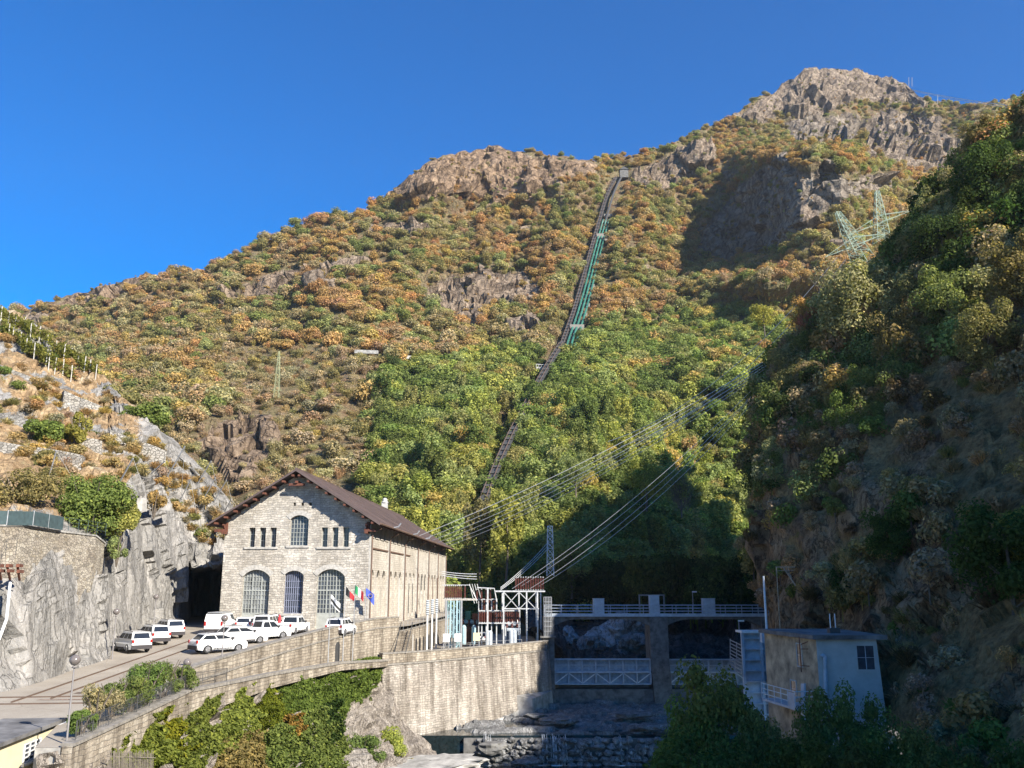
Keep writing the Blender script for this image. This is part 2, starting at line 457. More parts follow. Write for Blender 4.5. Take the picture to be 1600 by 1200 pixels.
M['plastic'] = plain('dark_plastic', (0.035, 0.03, 0.032), 0.7)
M['tyre'] = plain('tyre_rubber', (0.02, 0.02, 0.02), 0.85)
M['rim'] = plain('wheel_rim', (0.30, 0.30, 0.31), 0.4, 0.6)
M['redlamp'] = plain('tail_lamp_red', (0.35, 0.015, 0.012), 0.3)
M['lamp'] = plain('lamp_glass_white', (0.72, 0.72, 0.70), 0.3)
M['plate'] = plain('number_plate', (0.7, 0.7, 0.66), 0.5)
M['ink'] = plain('black_ink', (0.02, 0.02, 0.025), 0.6)
M['galv'] = plain('galvanised_steel', (0.36, 0.37, 0.38), 0.5, 0.3, var=0.15)
M['white'] = plain('white_paint', (0.72, 0.72, 0.70), 0.6, var=0.12)
M['darksteel'] = plain('dark_steel', (0.055, 0.055, 0.055), 0.6)
M['pole'] = plain('lamp_post_grey', (0.22, 0.205, 0.20), 0.6)
M['brownpipe'] = plain('brown_downpipe', (0.14, 0.085, 0.06), 0.6)
M['damblue'] = plain('grey_blue_steel_paint', (0.42, 0.47, 0.52), 0.55, var=0.18, scale=1.5)
M['rail'] = plain('rail_steel', (0.13, 0.085, 0.06), 0.6, 0.2)
M['gantry'] = plain('gantry_paint', (0.52, 0.53, 0.53), 0.5, 0.2, var=0.2)
M['insul'] = plain('brown_porcelain', (0.11, 0.035, 0.027), 0.35)
M['paleblue'] = plain('pale_blue_paint', (0.32, 0.47, 0.52), 0.5, var=0.15)
M['xgreen'] = plain('green_pipe_paint', (0.035, 0.15, 0.105), 0.5, var=0.35, scale=0.4)
M['pylongreen'] = plain('green_pylon_paint', (0.26, 0.36, 0.28), 0.6)
M['pylonpale'] = plain('pale_yellow_green_paint', (0.34, 0.36, 0.20), 0.6)
M['screen'] = plain('dark_green_screen', (0.045, 0.075, 0.08), 0.8, var=0.2)
M['cream'] = plain('cream_render', (0.66, 0.58, 0.38), 0.9, var=0.08, scale=0.8)
M['greyroof'] = plain('grey_flat_roof', (0.17, 0.165, 0.16), 0.9, var=0.45, scale=0.7)
M['hutbeige'] = plain('stained_beige_render', (0.42, 0.32, 0.205), 0.95, var=0.42, scale=0.9)
M['hutpale'] = plain('pale_grey_render', (0.46, 0.455, 0.43), 0.95, var=0.15, scale=0.7)
M['water'] = plain('dark_water', (0.012, 0.02, 0.022), 0.08, var=0.3)
M['foam'] = plain('white_foam', (0.62, 0.65, 0.68), 0.6, var=0.3, scale=2)
M['line'] = plain('road_marking_white', (0.62, 0.61, 0.58), 0.8, var=0.2)
M['cobble'] = rubble('brick_strip', [(0.34, 0.22, 0.17), (0.40, 0.30, 0.24), (0.33, 0.27, 0.22)], 2.5)
M['wire'] = plain('aluminium_cable', (0.62, 0.63, 0.62), 0.45, 0.2)
M['vine_post'] = plain('pale_wood_post', (0.55, 0.52, 0.46), 0.8, var=0.2)
M['cred'] = plain('cloth_red', (0.55, 0.03, 0.04), 0.8); M['cgreen'] = plain('cloth_green', (0.02, 0.25, 0.09), 0.8)
M['cwhite'] = plain('cloth_white', (0.75, 0.75, 0.74), 0.8); M['cblue'] = plain('cloth_blue', (0.06, 0.10, 0.50), 0.8)
M['cblack'] = plain('cloth_black', (0.03, 0.03, 0.03), 0.8); M['cyellow'] = plain('cloth_yellow', (0.7, 0.5, 0.05), 0.8)
# asphalt yard: pale worn asphalt with patches
m, nt, b = nt_new('yard_asphalt')
v = coords(nt)
c1 = ramp(nt, noise_t(nt, v, 0.25, 6, 0.6), [(0.3, (0.25, 0.215, 0.17)), (0.5, (0.31, 0.27, 0.215)), (0.7, (0.36, 0.32, 0.26))])
c1 = mixc(nt, 0.5, c1, ramp(nt, noise_t(nt, v, 9, 4, 0.7), [(0.3, (0.75, 0.75, 0.75)), (0.7, (1.15, 1.15, 1.15))]), 'MULTIPLY')
vc = N(nt, 'TexVoronoi', i_Scale=.22, feature='DISTANCE_TO_EDGE'); wq = N(nt, 'TexNoise', i_Scale=1.2, i_Detail=5.0); nt.links.new(v, wq.inputs['Vector']); vq = mixc(nt, .25, v, wq.outputs['Color'], 'ADD'); nt.links.new(vq, vc.inputs['Vector'])
c1 = mixc(nt, .45, c1, ramp(nt, vc.outputs['Distance'], [(0.0, (.45, .42, .38)), (0.012, (1, 1, 1))]), 'MULTIPLY')
vp = N(nt, 'TexVoronoi', i_Scale=.10); nt.links.new(coords(nt, 'Object', (1, .5, 1)), vp.inputs['Vector']); sp2 = N(nt, 'SeparateColor'); nt.links.new(vp.outputs['Color'], sp2.inputs[0])
c1 = mixc(nt, .5, c1, ramp(nt, sp2.outputs[0], [(0.0, (.86, .86, .86)), (0.5, (1, 1, 1)), (1.0, (1.1, 1.08, 1.05))]), 'MULTIPLY')
c1 = mixc(nt, .6, c1, ramp(nt, noise_t(nt, v, 1.6, 6, 0.75), [(0.28, (.55, .52, .48)), (0.42, (1, 1, 1))]), 'MULTIPLY')
nt.links.new(c1, b.inputs['Base Color']); b.inputs['Roughness'].default_value = 0.95
M['asphalt'] = m
M['mountain'] = terrain_mat('mountain_ground',
    [(0.11, 0.10, 0.045), (0.17, 0.145, 0.07), (0.21, 0.165, 0.09), (0.20, 0.125, 0.07), (0.24, 0.19, 0.12)],
    [(0.07, 0.058, 0.048), (0.17, 0.14, 0.11), (0.28, 0.235, 0.185), (0.40, 0.34, 0.265)], 0.10, 2.0, 1.0, .8)
M['spur'] = terrain_mat('terraced_spur_ground',
    [(0.17, 0.14, 0.08), (0.30, 0.20, 0.11), (0.36, 0.26, 0.15), (0.42, 0.36, 0.27)],
    [(0.11, 0.11, 0.105), (0.18, 0.178, 0.17), (0.25, 0.245, 0.23), (0.32, 0.31, 0.29), (0.44, 0.425, 0.395)], 0.30, 0.3, 0.8, .22, .3)
M['righthill'] = terrain_mat('dry_slope_ground',
    [(0.14, 0.10, 0.045), (0.26, 0.18, 0.08), (0.36, 0.25, 0.115), (0.23, 0.17, 0.07)],
    [(0.08, 0.058, 0.04), (0.20, 0.145, 0.09), (0.34, 0.25, 0.15), (0.44, 0.34, 0.22)], 0.30, 0.8, 0.8)
M['riverrock'] = terrain_mat('river_rock',
    [(0.16, 0.155, 0.15), (0.27, 0.265, 0.26), (0.40, 0.39, 0.38)],
    [(0.14, 0.14, 0.14), (0.26, 0.26, 0.255), (0.42, 0.415, 0.41)], 0.6, 0.3)
M['boulder'] = terrain_mat('boulder_rock', [(0.15, 0.15, 0.15), (0.27, 0.27, 0.265), (0.40, 0.40, 0.39)], [(0.15, 0.15, 0.15), (0.27, 0.27, 0.265), (0.45, 0.45, 0.44)], 0.5, 0.3)
M['bouldpale'] = terrain_mat('pale_boulder_rock', [(0.3, 0.3, 0.3), (0.55, 0.55, 0.54)], [(0.2, 0.2, 0.2), (0.34, 0.34, 0.34), (0.48, 0.48, 0.47)], 0.3, 0.2)
M['shadebed'] = terrain_mat('shaded_river_bed', [(0.03, 0.03, 0.03), (0.10, 0.10, 0.10)], [(0.025, 0.025, 0.025), (0.07, 0.07, 0.07), (0.15, 0.15, 0.15)], 0.5, 0.3)  # darker copy of the river rock: shade under the bridge put into its colour
M['stakewood'] = plain('weathered_stake_wood', (0.21, 0.18, 0.15), 0.9, var=.3)
M['gateskin'] = plain('gate_skin_paint', (0.33, 0.385, 0.44), 0.55, var=0.3, scale=1.2)
M['bank'] = terrain_mat('bank_rock',
    [(0.10, 0.10, 0.05), (0.16, 0.14, 0.08), (0.24, 0.19, 0.12)],
    [(0.17, 0.15, 0.13), (0.31, 0.28, 0.245), (0.43, 0.395, 0.35)], 0.5, 0.35, 1.0, .5, .6)
# ------------------------------------------------------------------ the mountain
SKY = [(-500, 640), (-260, 560), (-100, 520), (0, 492), (30, 488), (80, 470), (130, 455), (200, 433), (235, 428), (280, 432), (340, 417), (385, 392), (420, 372), (470, 352), (500, 342),
       (560, 330), (600, 314), (640, 273), (690, 243), (750, 231), (770, 227), (800, 234), (860, 240), (915, 252), (940, 250), (980, 246), (1040, 228), (1070, 214), (1100, 202),
       (1150, 178), (1175, 160), (1205, 146), (1235, 122), (1262, 108), (1290, 104), (1340, 108), (1380, 118), (1415, 130), (1435, 150), (1465, 160), (1520, 164), (1600, 150), (1800, 130), (2100, 150)]
ROCKS = [
 ([(598, 318), (620, 290), (640, 270), (690, 240), (730, 228), (790, 226), (830, 240), (890, 245), (935, 262), (925, 275), (880, 290), (850, 300), (830, 320), (780, 322), (750, 318), (700, 300), (650, 318)], 1.0),
 ([(980, 285), (1010, 258), (1060, 235), (1120, 236), (1112, 262), (1075, 285), (1050, 296), (1010, 305)], .5),
 ([(1145, 200), (1200, 146), (1240, 112), (1290, 100), (1340, 104), (1400, 118), (1440, 148), (1455, 168), (1400, 165), (1340, 158), (1290, 176), (1240, 182), (1180, 197)], .35),
 ([(1222, 202), (1270, 180), (1345, 182), (1335, 225), (1310, 240), (1230, 232)], .1),
 ([(1345, 190), (1400, 172), (1465, 185), (1470, 215), (1520, 225), (1520, 278), (1450, 272), (1380, 258), (1345, 240)], .3),
 ([(1086, 400), (1105, 350), (1150, 300), (1190, 262), (1225, 236), (1250, 265), (1300, 255), (1325, 290), (1385, 285), (1385, 300), (1310, 320), (1270, 345), (1230, 380), (1195, 405), (1130, 414)], 0),
 ([(330, 478), (385, 440), (440, 425), (510, 412), (470, 440), (440, 462), (400, 475)], .6),
 ([(130, 455), (200, 428), (270, 425), (230, 445), (150, 480), (60, 488)], .8),
 ([(630, 440), (760, 425), (840, 440), (860, 470), (780, 478), (730, 525), (690, 480)], .5),
 ([(300, 690), (340, 660), (420, 645), (440, 700), (380, 765), (330, 740)], .7),
 ([(785, 512), (850, 500), (845, 530), (790, 532)], .4),
 ([(500, 405), (600, 395), (560, 430), (500, 440)], .5),
 ([(1330, 270), (1390, 280), (1390, 300), (1340, 300)], .2)]
def mount_Y(px, py):
    base = np.interp(py, [90, 150, 250, 350, 450, 520, 570, 620, 700, 800, 900, 985], [770, 720, 640, 560, 480, 425, 370, 330, 280, 232, 195, 172])
    left = sstep(600, 0, px)
    base = base * (1 + .28 * left * sstep(760, 520, py))
    q = np.stack([px / 120 + py / 420, py / 520, 0 * px], -1)
    base = base + 34 * fbm(q, 3, 5) * base / 450
    q = np.stack([px / 38 - py / 160, py / 160, 0 * px + 3], -1)
    base = base + 11 * fbm(q, 3, 15) * base / 450
    # the dark cliff: a spur whose left face drops away
    w = sstep(490, 400, py) * sstep(205, 250, py)
    edge = 1262 - (py - 240) * .30
    base = base - 105 * w * (sstep(-150, 0, px - edge) - sstep(60, 260, px - edge))
    wF = sstep(1030, 1100, px) * (1 - sstep(1310, 1400, px)) * sstep(212, 252, py) * (1 - sstep(405, 450, py))
    base = base * (1 - wF) + wF * (545 - .12 * (py - 250) - 150 * (sstep(1128, 1262, px) - 1) - 105 + 9 * fbm(np.stack([px / 30, py / 70, 0 * px], -1), 3, 91))
    # rocky knob in the middle stands forward
    w = sstep(345, 285, py)
    base = base - 34 * w * (sstep(590, 660, px) - sstep(880, 960, px))
    # gorge on the right of the lower slope
    w = sstep(560, 760, py)
    base = base + 60 * w * sstep(900, 1120, px)
    return base
npx = np.arange(-500, 2101, 4.0)
sky_l = np.interp(npx, [a for a, b in SKY], [b for a, b in SKY])
sky_l = sky_l + 2.5 * vnoise(np.stack([npx / 17, 0 * npx, 0 * npx], -1), 9) + 2 * vnoise(np.stack([npx / 7, 0 * npx, 0 * npx], -1), 11)
NR = 230
t = np.linspace(0, 1, NR)[:, None]
PY = 985 + (sky_l[None, :] - 985) * t ** 0.92
PX = np.broadcast_to(npx[None, :], PY.shape)
rockm = np.zeros(PX.shape); warm = np.zeros(PX.shape)
wob = 9 * fbm(np.stack([PX / 26, PY / 26, 0 * PX], -1), 3, 44); wob2 = 9 * fbm(np.stack([PX / 26, PY / 26, 0 * PX + 9], -1), 3, 47)
for poly, wv in ROCKS:
    mk = poly_mask(PX + wob, PY + wob2, poly); rockm = np.maximum(rockm, mk); warm = np.where(mk > 0, wv, warm)
# scattered outcrops
sc_ = fbm(np.stack([PX / 60, PY / 30, 0 * PX + 5], -1), 4, 71)
out = (sc_ > .40) & (PY < 560)
rockm = np.maximum(rockm, out * .9); warm = np.where(out & (warm == 0), .4, warm)
G = Pn(PX, PY, mount_Y(PX, PY))
# blur mask a little
rs = rockm.copy()
for _ in range(2):
    rs = (rs + np.roll(rs, 1, 0) + np.roll(rs, -1, 0) + np.roll(rs, 1, 1) + np.roll(rs, -1, 1)) / 5
Nn = grid_normals(G)
if Nn[100, 300, 1] > 0: Nn = -Nn
soft = 1 - .5 * poly_mask(PX, PY, ROCKS[5][0])
big = soft * facets(G / np.array([30., 30., 26.]), 3); sm = facets(G / np.array([9., 9., 9.]), 31)
disp = rs * (6.5 * big + 4.0 * soft * facets(G / 15., 37) + 1.6 * soft * sm + 1.0 * fbm(G / 5, 3, 8)) + (1 - rs) * (2.5 * fbm(G / 22, 3, 2))
ridge_keep = 1 - .65 * sstep(.93, 1.0, t)
G = G + Nn * (disp * ridge_keep)[..., None]
# far side of the ridge
back = [G]
top = G[-1]
for k, (dy, dz) in enumerate([(12, -3), (40, -18), (110, -70), (260, -190), (420, -360)]):
    back.append((top + np.array([0, dy, dz]) * 1.0)[None])
MG = np.concatenate(back, 0)
pad = lambda a: np.concatenate([a, np.repeat(a[-1:], 5, 0)], 0)
mountain = grid_mesh('mountain', MG, M['mountain'], False, {'rock': pad(rs), 'warm': pad(warm)})
MPX, MPY, MROCK = PX, PY, rs
def surf(px, py):
    "point of the mountain surface seen at (px,py)"
    j = int(np.clip(round((px + 500) / 4), 0, len(npx) - 1))
    i = int(np.argmin(np.abs(PY[:, j] - py)))
    return Vector(G[i, j])

# ------------------------------------------------------------------ left spur with the cliff over the yard
def col(px, L, back=((0, 18, -4), (0, 60, -30))):
    pts = [P(px + (e[2] if len(e) > 2 else 0), e[0], e[1]) for e in L]
    for b_ in back: pts.append(tuple(np.array(pts[len(L) - 1]) + np.array(b_)))
    return pts
spur_cols = [
 col(-320, [(1150, 52), (960, 53), (905, 54), (822, 60), (760, 70), (720, 80), (640, 90), (540, 105), (450, 120), (400, 132)]),
 col(-120, [(1110, 55), (955, 56), (905, 57), (822, 62), (760, 72), (720, 84), (640, 96), (545, 112), (470, 128), (440, 137)]),
 col(0,    [(1088, 57.6), (960, 59), (908, 60), (826, 64), (765, 74), (715, 88), (650, 98), (560, 114), (505, 128), (478, 138)]),
 col(60,   [(1066, 61.5), (955, 62.5), (906, 63.5), (826, 66), (772, 76), (715, 90), (660, 99), (585, 114), (540, 126), (512, 136)]),
 col(110,  [(1055, 66.5), (950, 67.5), (905, 68.5), (842, 70.5), (785, 79), (720, 92), (680, 100), (620, 112), (585, 122), (556, 131)]),
 col(165,  [(1036, 72.5), (960, 73.5), (900, 74.5), (860, 76), (800, 82), (740, 93), (700, 101), (655, 110), (620, 118), (592, 125)]),
 col(178,  [(1030, 77), (955, 77.5), (897, 78), (848, 79), (795, 83), (740, 93), (703, 101), (663, 108), (634, 115), (608, 120)]),
 col(210,  [(998, 90), (950, 90.3), (890, 90.6), (835, 91), (790, 92), (740, 96), (705, 102), (675, 107), (655, 112), (635, 118)]),
 col(255,  [(985, 99), (940, 99), (880, 99.5), (830, 100), (800, 101), (760, 104), (735, 106), (715, 108), (695, 110), (676, 113)]),
 col(292,  [(978, 106), (930, 106), (885, 106), (840, 106.5), (812, 107), (785, 108), (765, 110), (745, 111), (730, 112), (715, 113)]),
 col(298,  [(975, 140), (935, 140), (897, 138), (891, 108), (840, 108), (800, 109), (775, 110), (755, 111), (738, 112), (722, 113)]),
 col(330,  [(975, 140), (935, 140), (892, 138), (886, 110), (850, 110), (820, 110.5), (800, 111), (785, 112), (770, 113), (757, 114)]),
 col(360,  [(975, 142), (935, 142), (890, 140), (884, 112), (868, 112), (850, 112.5), (835, 113), (822, 114), (810, 115), (800, 117)]),
 col(420,  [(975, 150), (945, 148), (930, 146), (915, 140), (905, 138), (900, 138), (895, 138), (890, 138), (886, 138), (880, 140)]),
]
SG = loft(spur_cols, [10, 14, 10, 10, 14, 5, 16, 16, 14, 3, 12, 10, 6], [18, 10, 16, 12, 12, 12, 12, 10, 8, 4, 4])
sn = grid_normals(SG)
if sn[20, 60, 0] < 0: sn = -sn
nrw = SG.shape[0]; rowf = np.arange(nrw)[:, None] / 1.0 + 0 * SG[..., 0]
pxs, pys = proj(SG.transpose(2, 0, 1))
row_steep = 1 - np.abs(sn[..., 2])
srock = np.clip(sstep(.30, .5, row_steep + .3 * fbm(SG / 5, 3, 4)), 0, 1)
srock = np.maximum(srock, sstep(56, 44, rowf))
srock = np.maximum(srock, sstep(190, 240, pxs) * .85)
bot = sstep(0, 9, rowf)
cav = poly_mask(pxs, pys, [(293, 1000), (293, 886), (420, 880), (420, 1000)]) * (SG[..., 1] > 98)
fa = .75 * facets(SG / np.array([3.2, 3.2, 7.5]), 12) + .10 * facets(SG / np.array([1.1, 1.1, 2.4]), 13) + .35 * fbm(SG / np.array([1.5, 1.5, 5.]), 3, 17) + .5 * fbm(SG / 6, 4, 14) - .55
so = .7 * fbm(SG / 5, 4, 19) + .4 * facets(SG / 1.5, 21)
srock = np.maximum(srock, .9 * sstep(.02, .22, fbm(SG / np.array([5., 5., 1.6]), 4, 55)) * sstep(60, 90, rowf))
# terraces on the slope above
SG2 = SG + sn * ((srock * fa * .9 + (1 - srock) * so) * bot * (1 - cav))[..., None]
spur = grid_mesh('rock_spur_terrain', SG2, M['spur'], False, {'rock': srock, 'warm': 0 * srock + .12})
def spur_at(px, py):
    a, b = proj(SG2.transpose(2, 0, 1)); d = (a - px) ** 2 + (b - py) ** 2 + (SG2[..., 1] > 140) * 1e5
    k = np.unravel_index(np.argmin(d), d.shape); return Vector(SG2[k])

# ------------------------------------------------------------------ dry slope on the right
def rcol(px, L):
    pts = [P(px + (e[2] if len(e) > 2 else 0), e[0], e[1]) for e in L]
    t_ = np.array(pts[-1]); pts.append(tuple(t_ + (12, 25, -2))); pts.append(tuple(t_ + (35, 80, -25)))
    return pts
c0 = rcol(1192, [(1060, 99), (985, 100), (880, 101), (790, 103, -10), (700, 106), (640, 110, 6), (606, 115, 14)])
cm1 = [tuple(np.array(p) + (14, 26, -1)) for p in c0]
cm2 = [tuple(np.array(p) + (40, 90, -6)) for p in c0]
c1 = rcol(1262, [(1080, 78), (985, 82), (880, 86), (790, 91), (690, 98), (590, 106), (530, 114)])
c2 = rcol(1350, [(1100, 68), (985, 71), (880, 77), (780, 83), (670, 91), (560, 100), (455, 110)])
c3 = rcol(1450, [(1190, 55), (1080, 59), (960, 65), (830, 73), (690, 82), (530, 93), (360, 106)])
c4 = rcol(1540, [(1250, 46), (1110, 51), (960, 58), (800, 67), (620, 78), (440, 90), (255, 104)])
c5 = rcol(1640, [(1300, 38), (1120, 44), (940, 52), (760, 62), (560, 74), (370, 88), (185, 102)])
c5[-2] = tuple(np.array(c5[-3]) + (42, 30, 34)); c5[-1] = tuple(np.array(c5[-3]) + (100, 80, 80))  # back rows out of view, raised to throw shade over the gorge
def wcol(L):  # added hill columns out of view, heights shaped to shade river and dam
    L = list(L); e = L[-1]; return L + [(e[0] + 40, e[1] + 28, e[2] + 34), (e[0] + 95, e[1] + 70, e[2] + 62)]
c6 = wcol([(27, 25, -14), (33, 27, -1), (38, 31, 13), (45, 37, 21), (58, 47, 26), (75, 59, 39), (96, 74, 56)])
c7 = wcol([(25, 5, -14), (31, 7, 0), (37, 10, 17), (44, 13, 24), (58, 18, 26), (74, 26, 37), (110, 40, 64)])
c8 = wcol([(25, -25, -14), (32, -23, -1), (39, -20, 13), (50, -17, 24), (72, -14, 33), (92, -10, 48), (120, -5, 60)])
c9 = wcol([(25, -60, -14), (34, -60, -4), (45, -60, 8), (58, -60, 20), (72, -60, 33), (92, -60, 48), (120, -60, 60)])
HG = loft([cm2, cm1, c0, c1, c2, c3, c4, c5, c6, c7, c8, c9], [4, 8, 18, 20, 22, 20, 18, 10, 6, 5, 4], [12, 16, 18, 18, 18, 18, 6, 6])
hn = grid_normals(HG)
if hn[40, 60, 0] > 0: hn = -hn
steep = 1 - np.abs(hn[..., 2])
hpx, hpy = proj(HG.transpose(2, 0, 1))
hrock = sstep(.05, .4, fbm(HG / 8, 4, 33) + .25 * steep)
for poly in ([(1180, 985), (1180, 800), (1215, 780), (1235, 880), (1250, 985)], [(1380, 950), (1390, 860), (1450, 810), (1550, 790), (1560, 880), (1500, 960)], [(1230, 985), (1260, 880), (1360, 900), (1380, 985)]):
    hrock = np.maximum(hrock, poly_mask(hpx + 14 * fbm(HG / 3, 2, 5), hpy, poly) * (HG[..., 1] > 30))
fa = 1.4 * facets(HG / np.array([6., 6., 9.]), 41) + .35 * facets(HG / 2.2, 42) + 2.0 * fbm(HG / 12, 4, 43)
so = 2.0 * fbm(HG / 12, 4, 43) + .35 * facets(HG / 3.0, 45)
HG2 = HG + hn * (hrock * fa + (1 - hrock) * so)[..., None]
hillr = grid_mesh('right_hillside', HG2, M['righthill'], False, {'rock': hrock, 'warm': 0 * hrock + .5})
# ------------------------------------------------------------------ ground, yard, path, terrace
mb = MB(); mb.box(-900, 900, -400, 900, -24, -19.2)
tag(mb.build('ground', M['riverrock']), kind='structure')
EDGE = [(-21.4, 36), (-20.7, 44), (-20.5, 52), (-20.5, 58), (-21.2, 58.6), (-19.9, 71), (-17.6, 85), (-14.4, 96.5), (-11.6, 104), (-10.9, 115), (-8.4, 165)]
rows = []
ys = sorted(set([49, 52, 55, 58, 62, 66, 71, 78, 85, 90, 96, 104, 115, 135, 165]))
for Y in ys:
    xe = np.interp(Y, [e[1] for e in EDGE], [e[0] for e in EDGE])
    z = yardz(min(Y, 97))
    rows.append([(x, Y, z) for x in np.linspace(-46, xe, 14)])
ymb = MB().sheet(rows).add([(-21.5, 43, yardz(43)), (-20.1, 43, yardz(43)), (-20.1, 49, yardz(49)), (-23.3, 49, yardz(49))], [(0, 1, 2, 3)]).add([(-60, 25, yardz(25)), (-25.0, 25, yardz(25)), (-26.2, 49, yardz(49)), (-60, 49, yardz(49))], [(0, 1, 2, 3)])
yard = tag(ymb.build('yard', M['asphalt']), kind='structure')
# lower path under the upper wall
PATH_IN = [(-20.9, 58.5), (-20.0, 71), (-17.7, 85), (-14.8, 96.5), (-12.2, 103)]
PATH_OUT = [(-20.3, 58.2), (-18.4, 71), (-15.9, 85), (-13.3, 97.5), (-11.0, 103)]
PZ = [-6.42, -6.62, -6.95, -7.7, -8.0]
path = tag(MB().sheet([[(a[0], a[1], z), (b_[0], b_[1], z)] for a, b_, z in zip(PATH_IN, PATH_OUT, PZ)]).build('path', M['asphalt']), kind='structure')
terr = MB()
terr.add([(-13.3, 97.5, -8.0), (-9.5, 100.8, -8.0), (4.0, 118.5, -8.0), (4.6, 126, -8.0), (3, 150, -8.0), (-8.0, 165, -8.0), (-12.2, 104, -8.0)], [(0, 1, 2, 3, 4, 5, 6)])
tag(terr.build('terrace', M['asphalt']), kind='structure')

# rails and markings in the yard
def yard_strip(p0, p1, w, dz):
    a = Vector(on_yard(*p0)); b_ = Vector(on_yard(*p1)); d = (b_ - a).normalized(); n = Vector((-d.y, d.x, 0)) * w / 2
    up = Vector((0, 0, dz)); return [a - n + up, a + n + up, b_ + n + up, b_ - n + up]
for p0, p1, lab in [((18, 1098), (322, 993), 'left rail of the sunken track running uphill across the yard'), ((80, 1092), (345, 996), 'right rail of the sunken track running uphill across the yard')]:
    a = Vector(on_yard(*p0)); b_ = Vector(on_yard(*p1)); up = Vector((0, 0, .012))
    tag(MB().bar(a + up, b_ + up, .11).build('rail', M['rail']), lab, 'rail', 'rails set into the yard')
for y0, lab in [(1087, 'farther rail of the cross track beside the brick paved strip'), (1097.5, 'nearer rail of the cross track beside the brick paved strip')]:
    a = Vector(on_yard(-40, y0 + 4)); b_ = Vector(on_yard(262, y0)); up = Vector((0, 0, .012))
    tag(MB().bar(a + up, b_ + up, .10).build('rail', M['rail']), lab, 'rail', 'rails set into the yard')
s_ = yard_strip((60, 1093), (250, 1092), .55, .006)
tag(MB().add(s_, [(0, 1, 2, 3)]).build('paved_strip', M['cobble']), kind='structure')
for p0, p1 in [((92, 1133), (174, 1098)), ((108, 1127), (135, 1127)), ((104, 1144), (130, 1144)), ((189, 1112), (205, 1113))]:
    tag(MB().add(yard_strip(p0, p1, .13, .007), [(0, 1, 2, 3)]).build('road_marking', M['line']), kind='structure')
tag(MB().add([Vector(on_yard(*q)) + Vector((0, 0, .006)) for q in [(114, 1084), (122, 1081.5), (132, 1081.5), (126, 1084)]], [(0, 1, 2, 3)]).build('drain_cover', M['rail']), 'dark rectangular drain cover in the yard near the lamp post', 'drain cover')

# ------------------------------------------------------------------ upper yard wall (parapet above yard, string course, curved)
UW = [(-21.2, 58.6), (-20.9, 62), (-19.9, 71), (-18.9, 78), (-17.6, 85), (-16.1, 91), (-14.4, 97), (-12.6, 101.5)]
def Zt(Y): return yardz(min(Y, 97)) + (1.0 if Y > 60 else .95)
yw = empty('stone_yard_wall', (-21.2, 58.6, -6.4), 0, 'long curved ashlar wall edging the car yard above the lower path', 'wall')
pz = lambda Y: float(np.interp(Y, [58, 71, 85, 97, 103], [-6.42, -6.62, -6.95, -7.7, -8.0]))
pts = [(x, y, 0) for x, y in UW]
MB().ribbon(pts, -.25, .25, [pz(p[1]) - .5 for p in pts], [Zt(p[1]) for p in pts]).build('wall', M['ashlar'], yw, True)
MB().ribbon(pts, -.31, .31, [Zt(p[1]) for p in pts], [Zt(p[1]) + .11 for p in pts]).build('coping', M['coping'], yw, True)
MB().ribbon(pts[1:], .25, .33, [Zt(p[1]) - 1.0 for p in pts[1:]], [Zt(p[1]) - .87 for p in pts[1:]]).build('string_course', M['coping'], yw, True)
MB().box(-21.75, -21.1, 58.1, 58.75, -6.5, -5.15).build('end_pillar', M['trimstone'], yw, True)
# arched door in it
ad = Vector((-16.77, 88.3, 0)); dd = Vector((1.5, 6, 0)).normalized()
nn = Vector((dd.y, -dd.x, 0))
def arch_poly(w, h, rise, n=8):
    "2d points, base centre at 0,0"
    pts = [(-w / 2, 0), (w / 2, 0)]
    rad = (w * w / 4 + rise * rise) / (2 * rise); cy = h - rad
    a0 = math.asin(min(1, w / 2 / rad))
    for k in range(n + 1):
        a = a0 - 2 * a0 * k / n; pts.append((rad * math.sin(a), cy + rad * math.cos(a)))
    return pts
def wall_poly(c, t, n, poly, out, thick):
    "2d poly -> prism on wall at c, along t, outward n"
    return [c + t * u + Vector((0, 0, v)) + n * out for u, v in poly], -n * thick
c_ = ad + Vector((0, 0, -7.05)) + nn * .26
pp, dv = wall_poly(c_, dd, nn, arch_poly(.95, 1.85, .45), .03, .1)
MB().prism(pp, dv).build('arched_door', M['darksteel'], yw, True)

# ------------------------------------------------------------------ fence wall (lower left) with railing and shrubs
FW = [(-20.3, 43.0), (-20.25, 46), (-20.2, 52), (-20.2, 58.2)]
FZ = [yardz(y) + .05 for x, y in FW]
fwl = empty('stone_edge_wall', (-20.4, 44, -12), 0, 'weathered block wall below the iron fence at lower left', 'wall')
pts = [(x, y, 0) for x, y in FW]
MB().ribbon(pts, .0, .5, [-13.0, -9.3, -8.4, -7.9], FZ).build('wall', M['ashlar'], fwl, True)
MB().ribbon(pts, -.06, .58, FZ, [z + .14 for z in FZ]).build('coping', M['coping'], fwl, True)
MB().ribbon([(x, y, 0) for x, y in [(-20.2, 58.2), (-18.4, 71), (-15.9, 85), (-13.3, 97.2)]], -.12, .45, [-7.9, -7.5, -7.5, -8.2], [-6.42 + .02, -6.6, -6.93, -7.66]).build('wall', M['ashlar'], fwl, True)
MB().ribbon([(x, y, 0) for x, y in [(-20.2, 58.2), (-18.4, 71), (-15.9, 85), (-13.3, 97.2)]], -.15, .52, [-6.40, -6.6, -6.93, -7.66], [-6.22, -6.4, -6.73, -7.46]).build('coping', M['coping'], fwl, True)

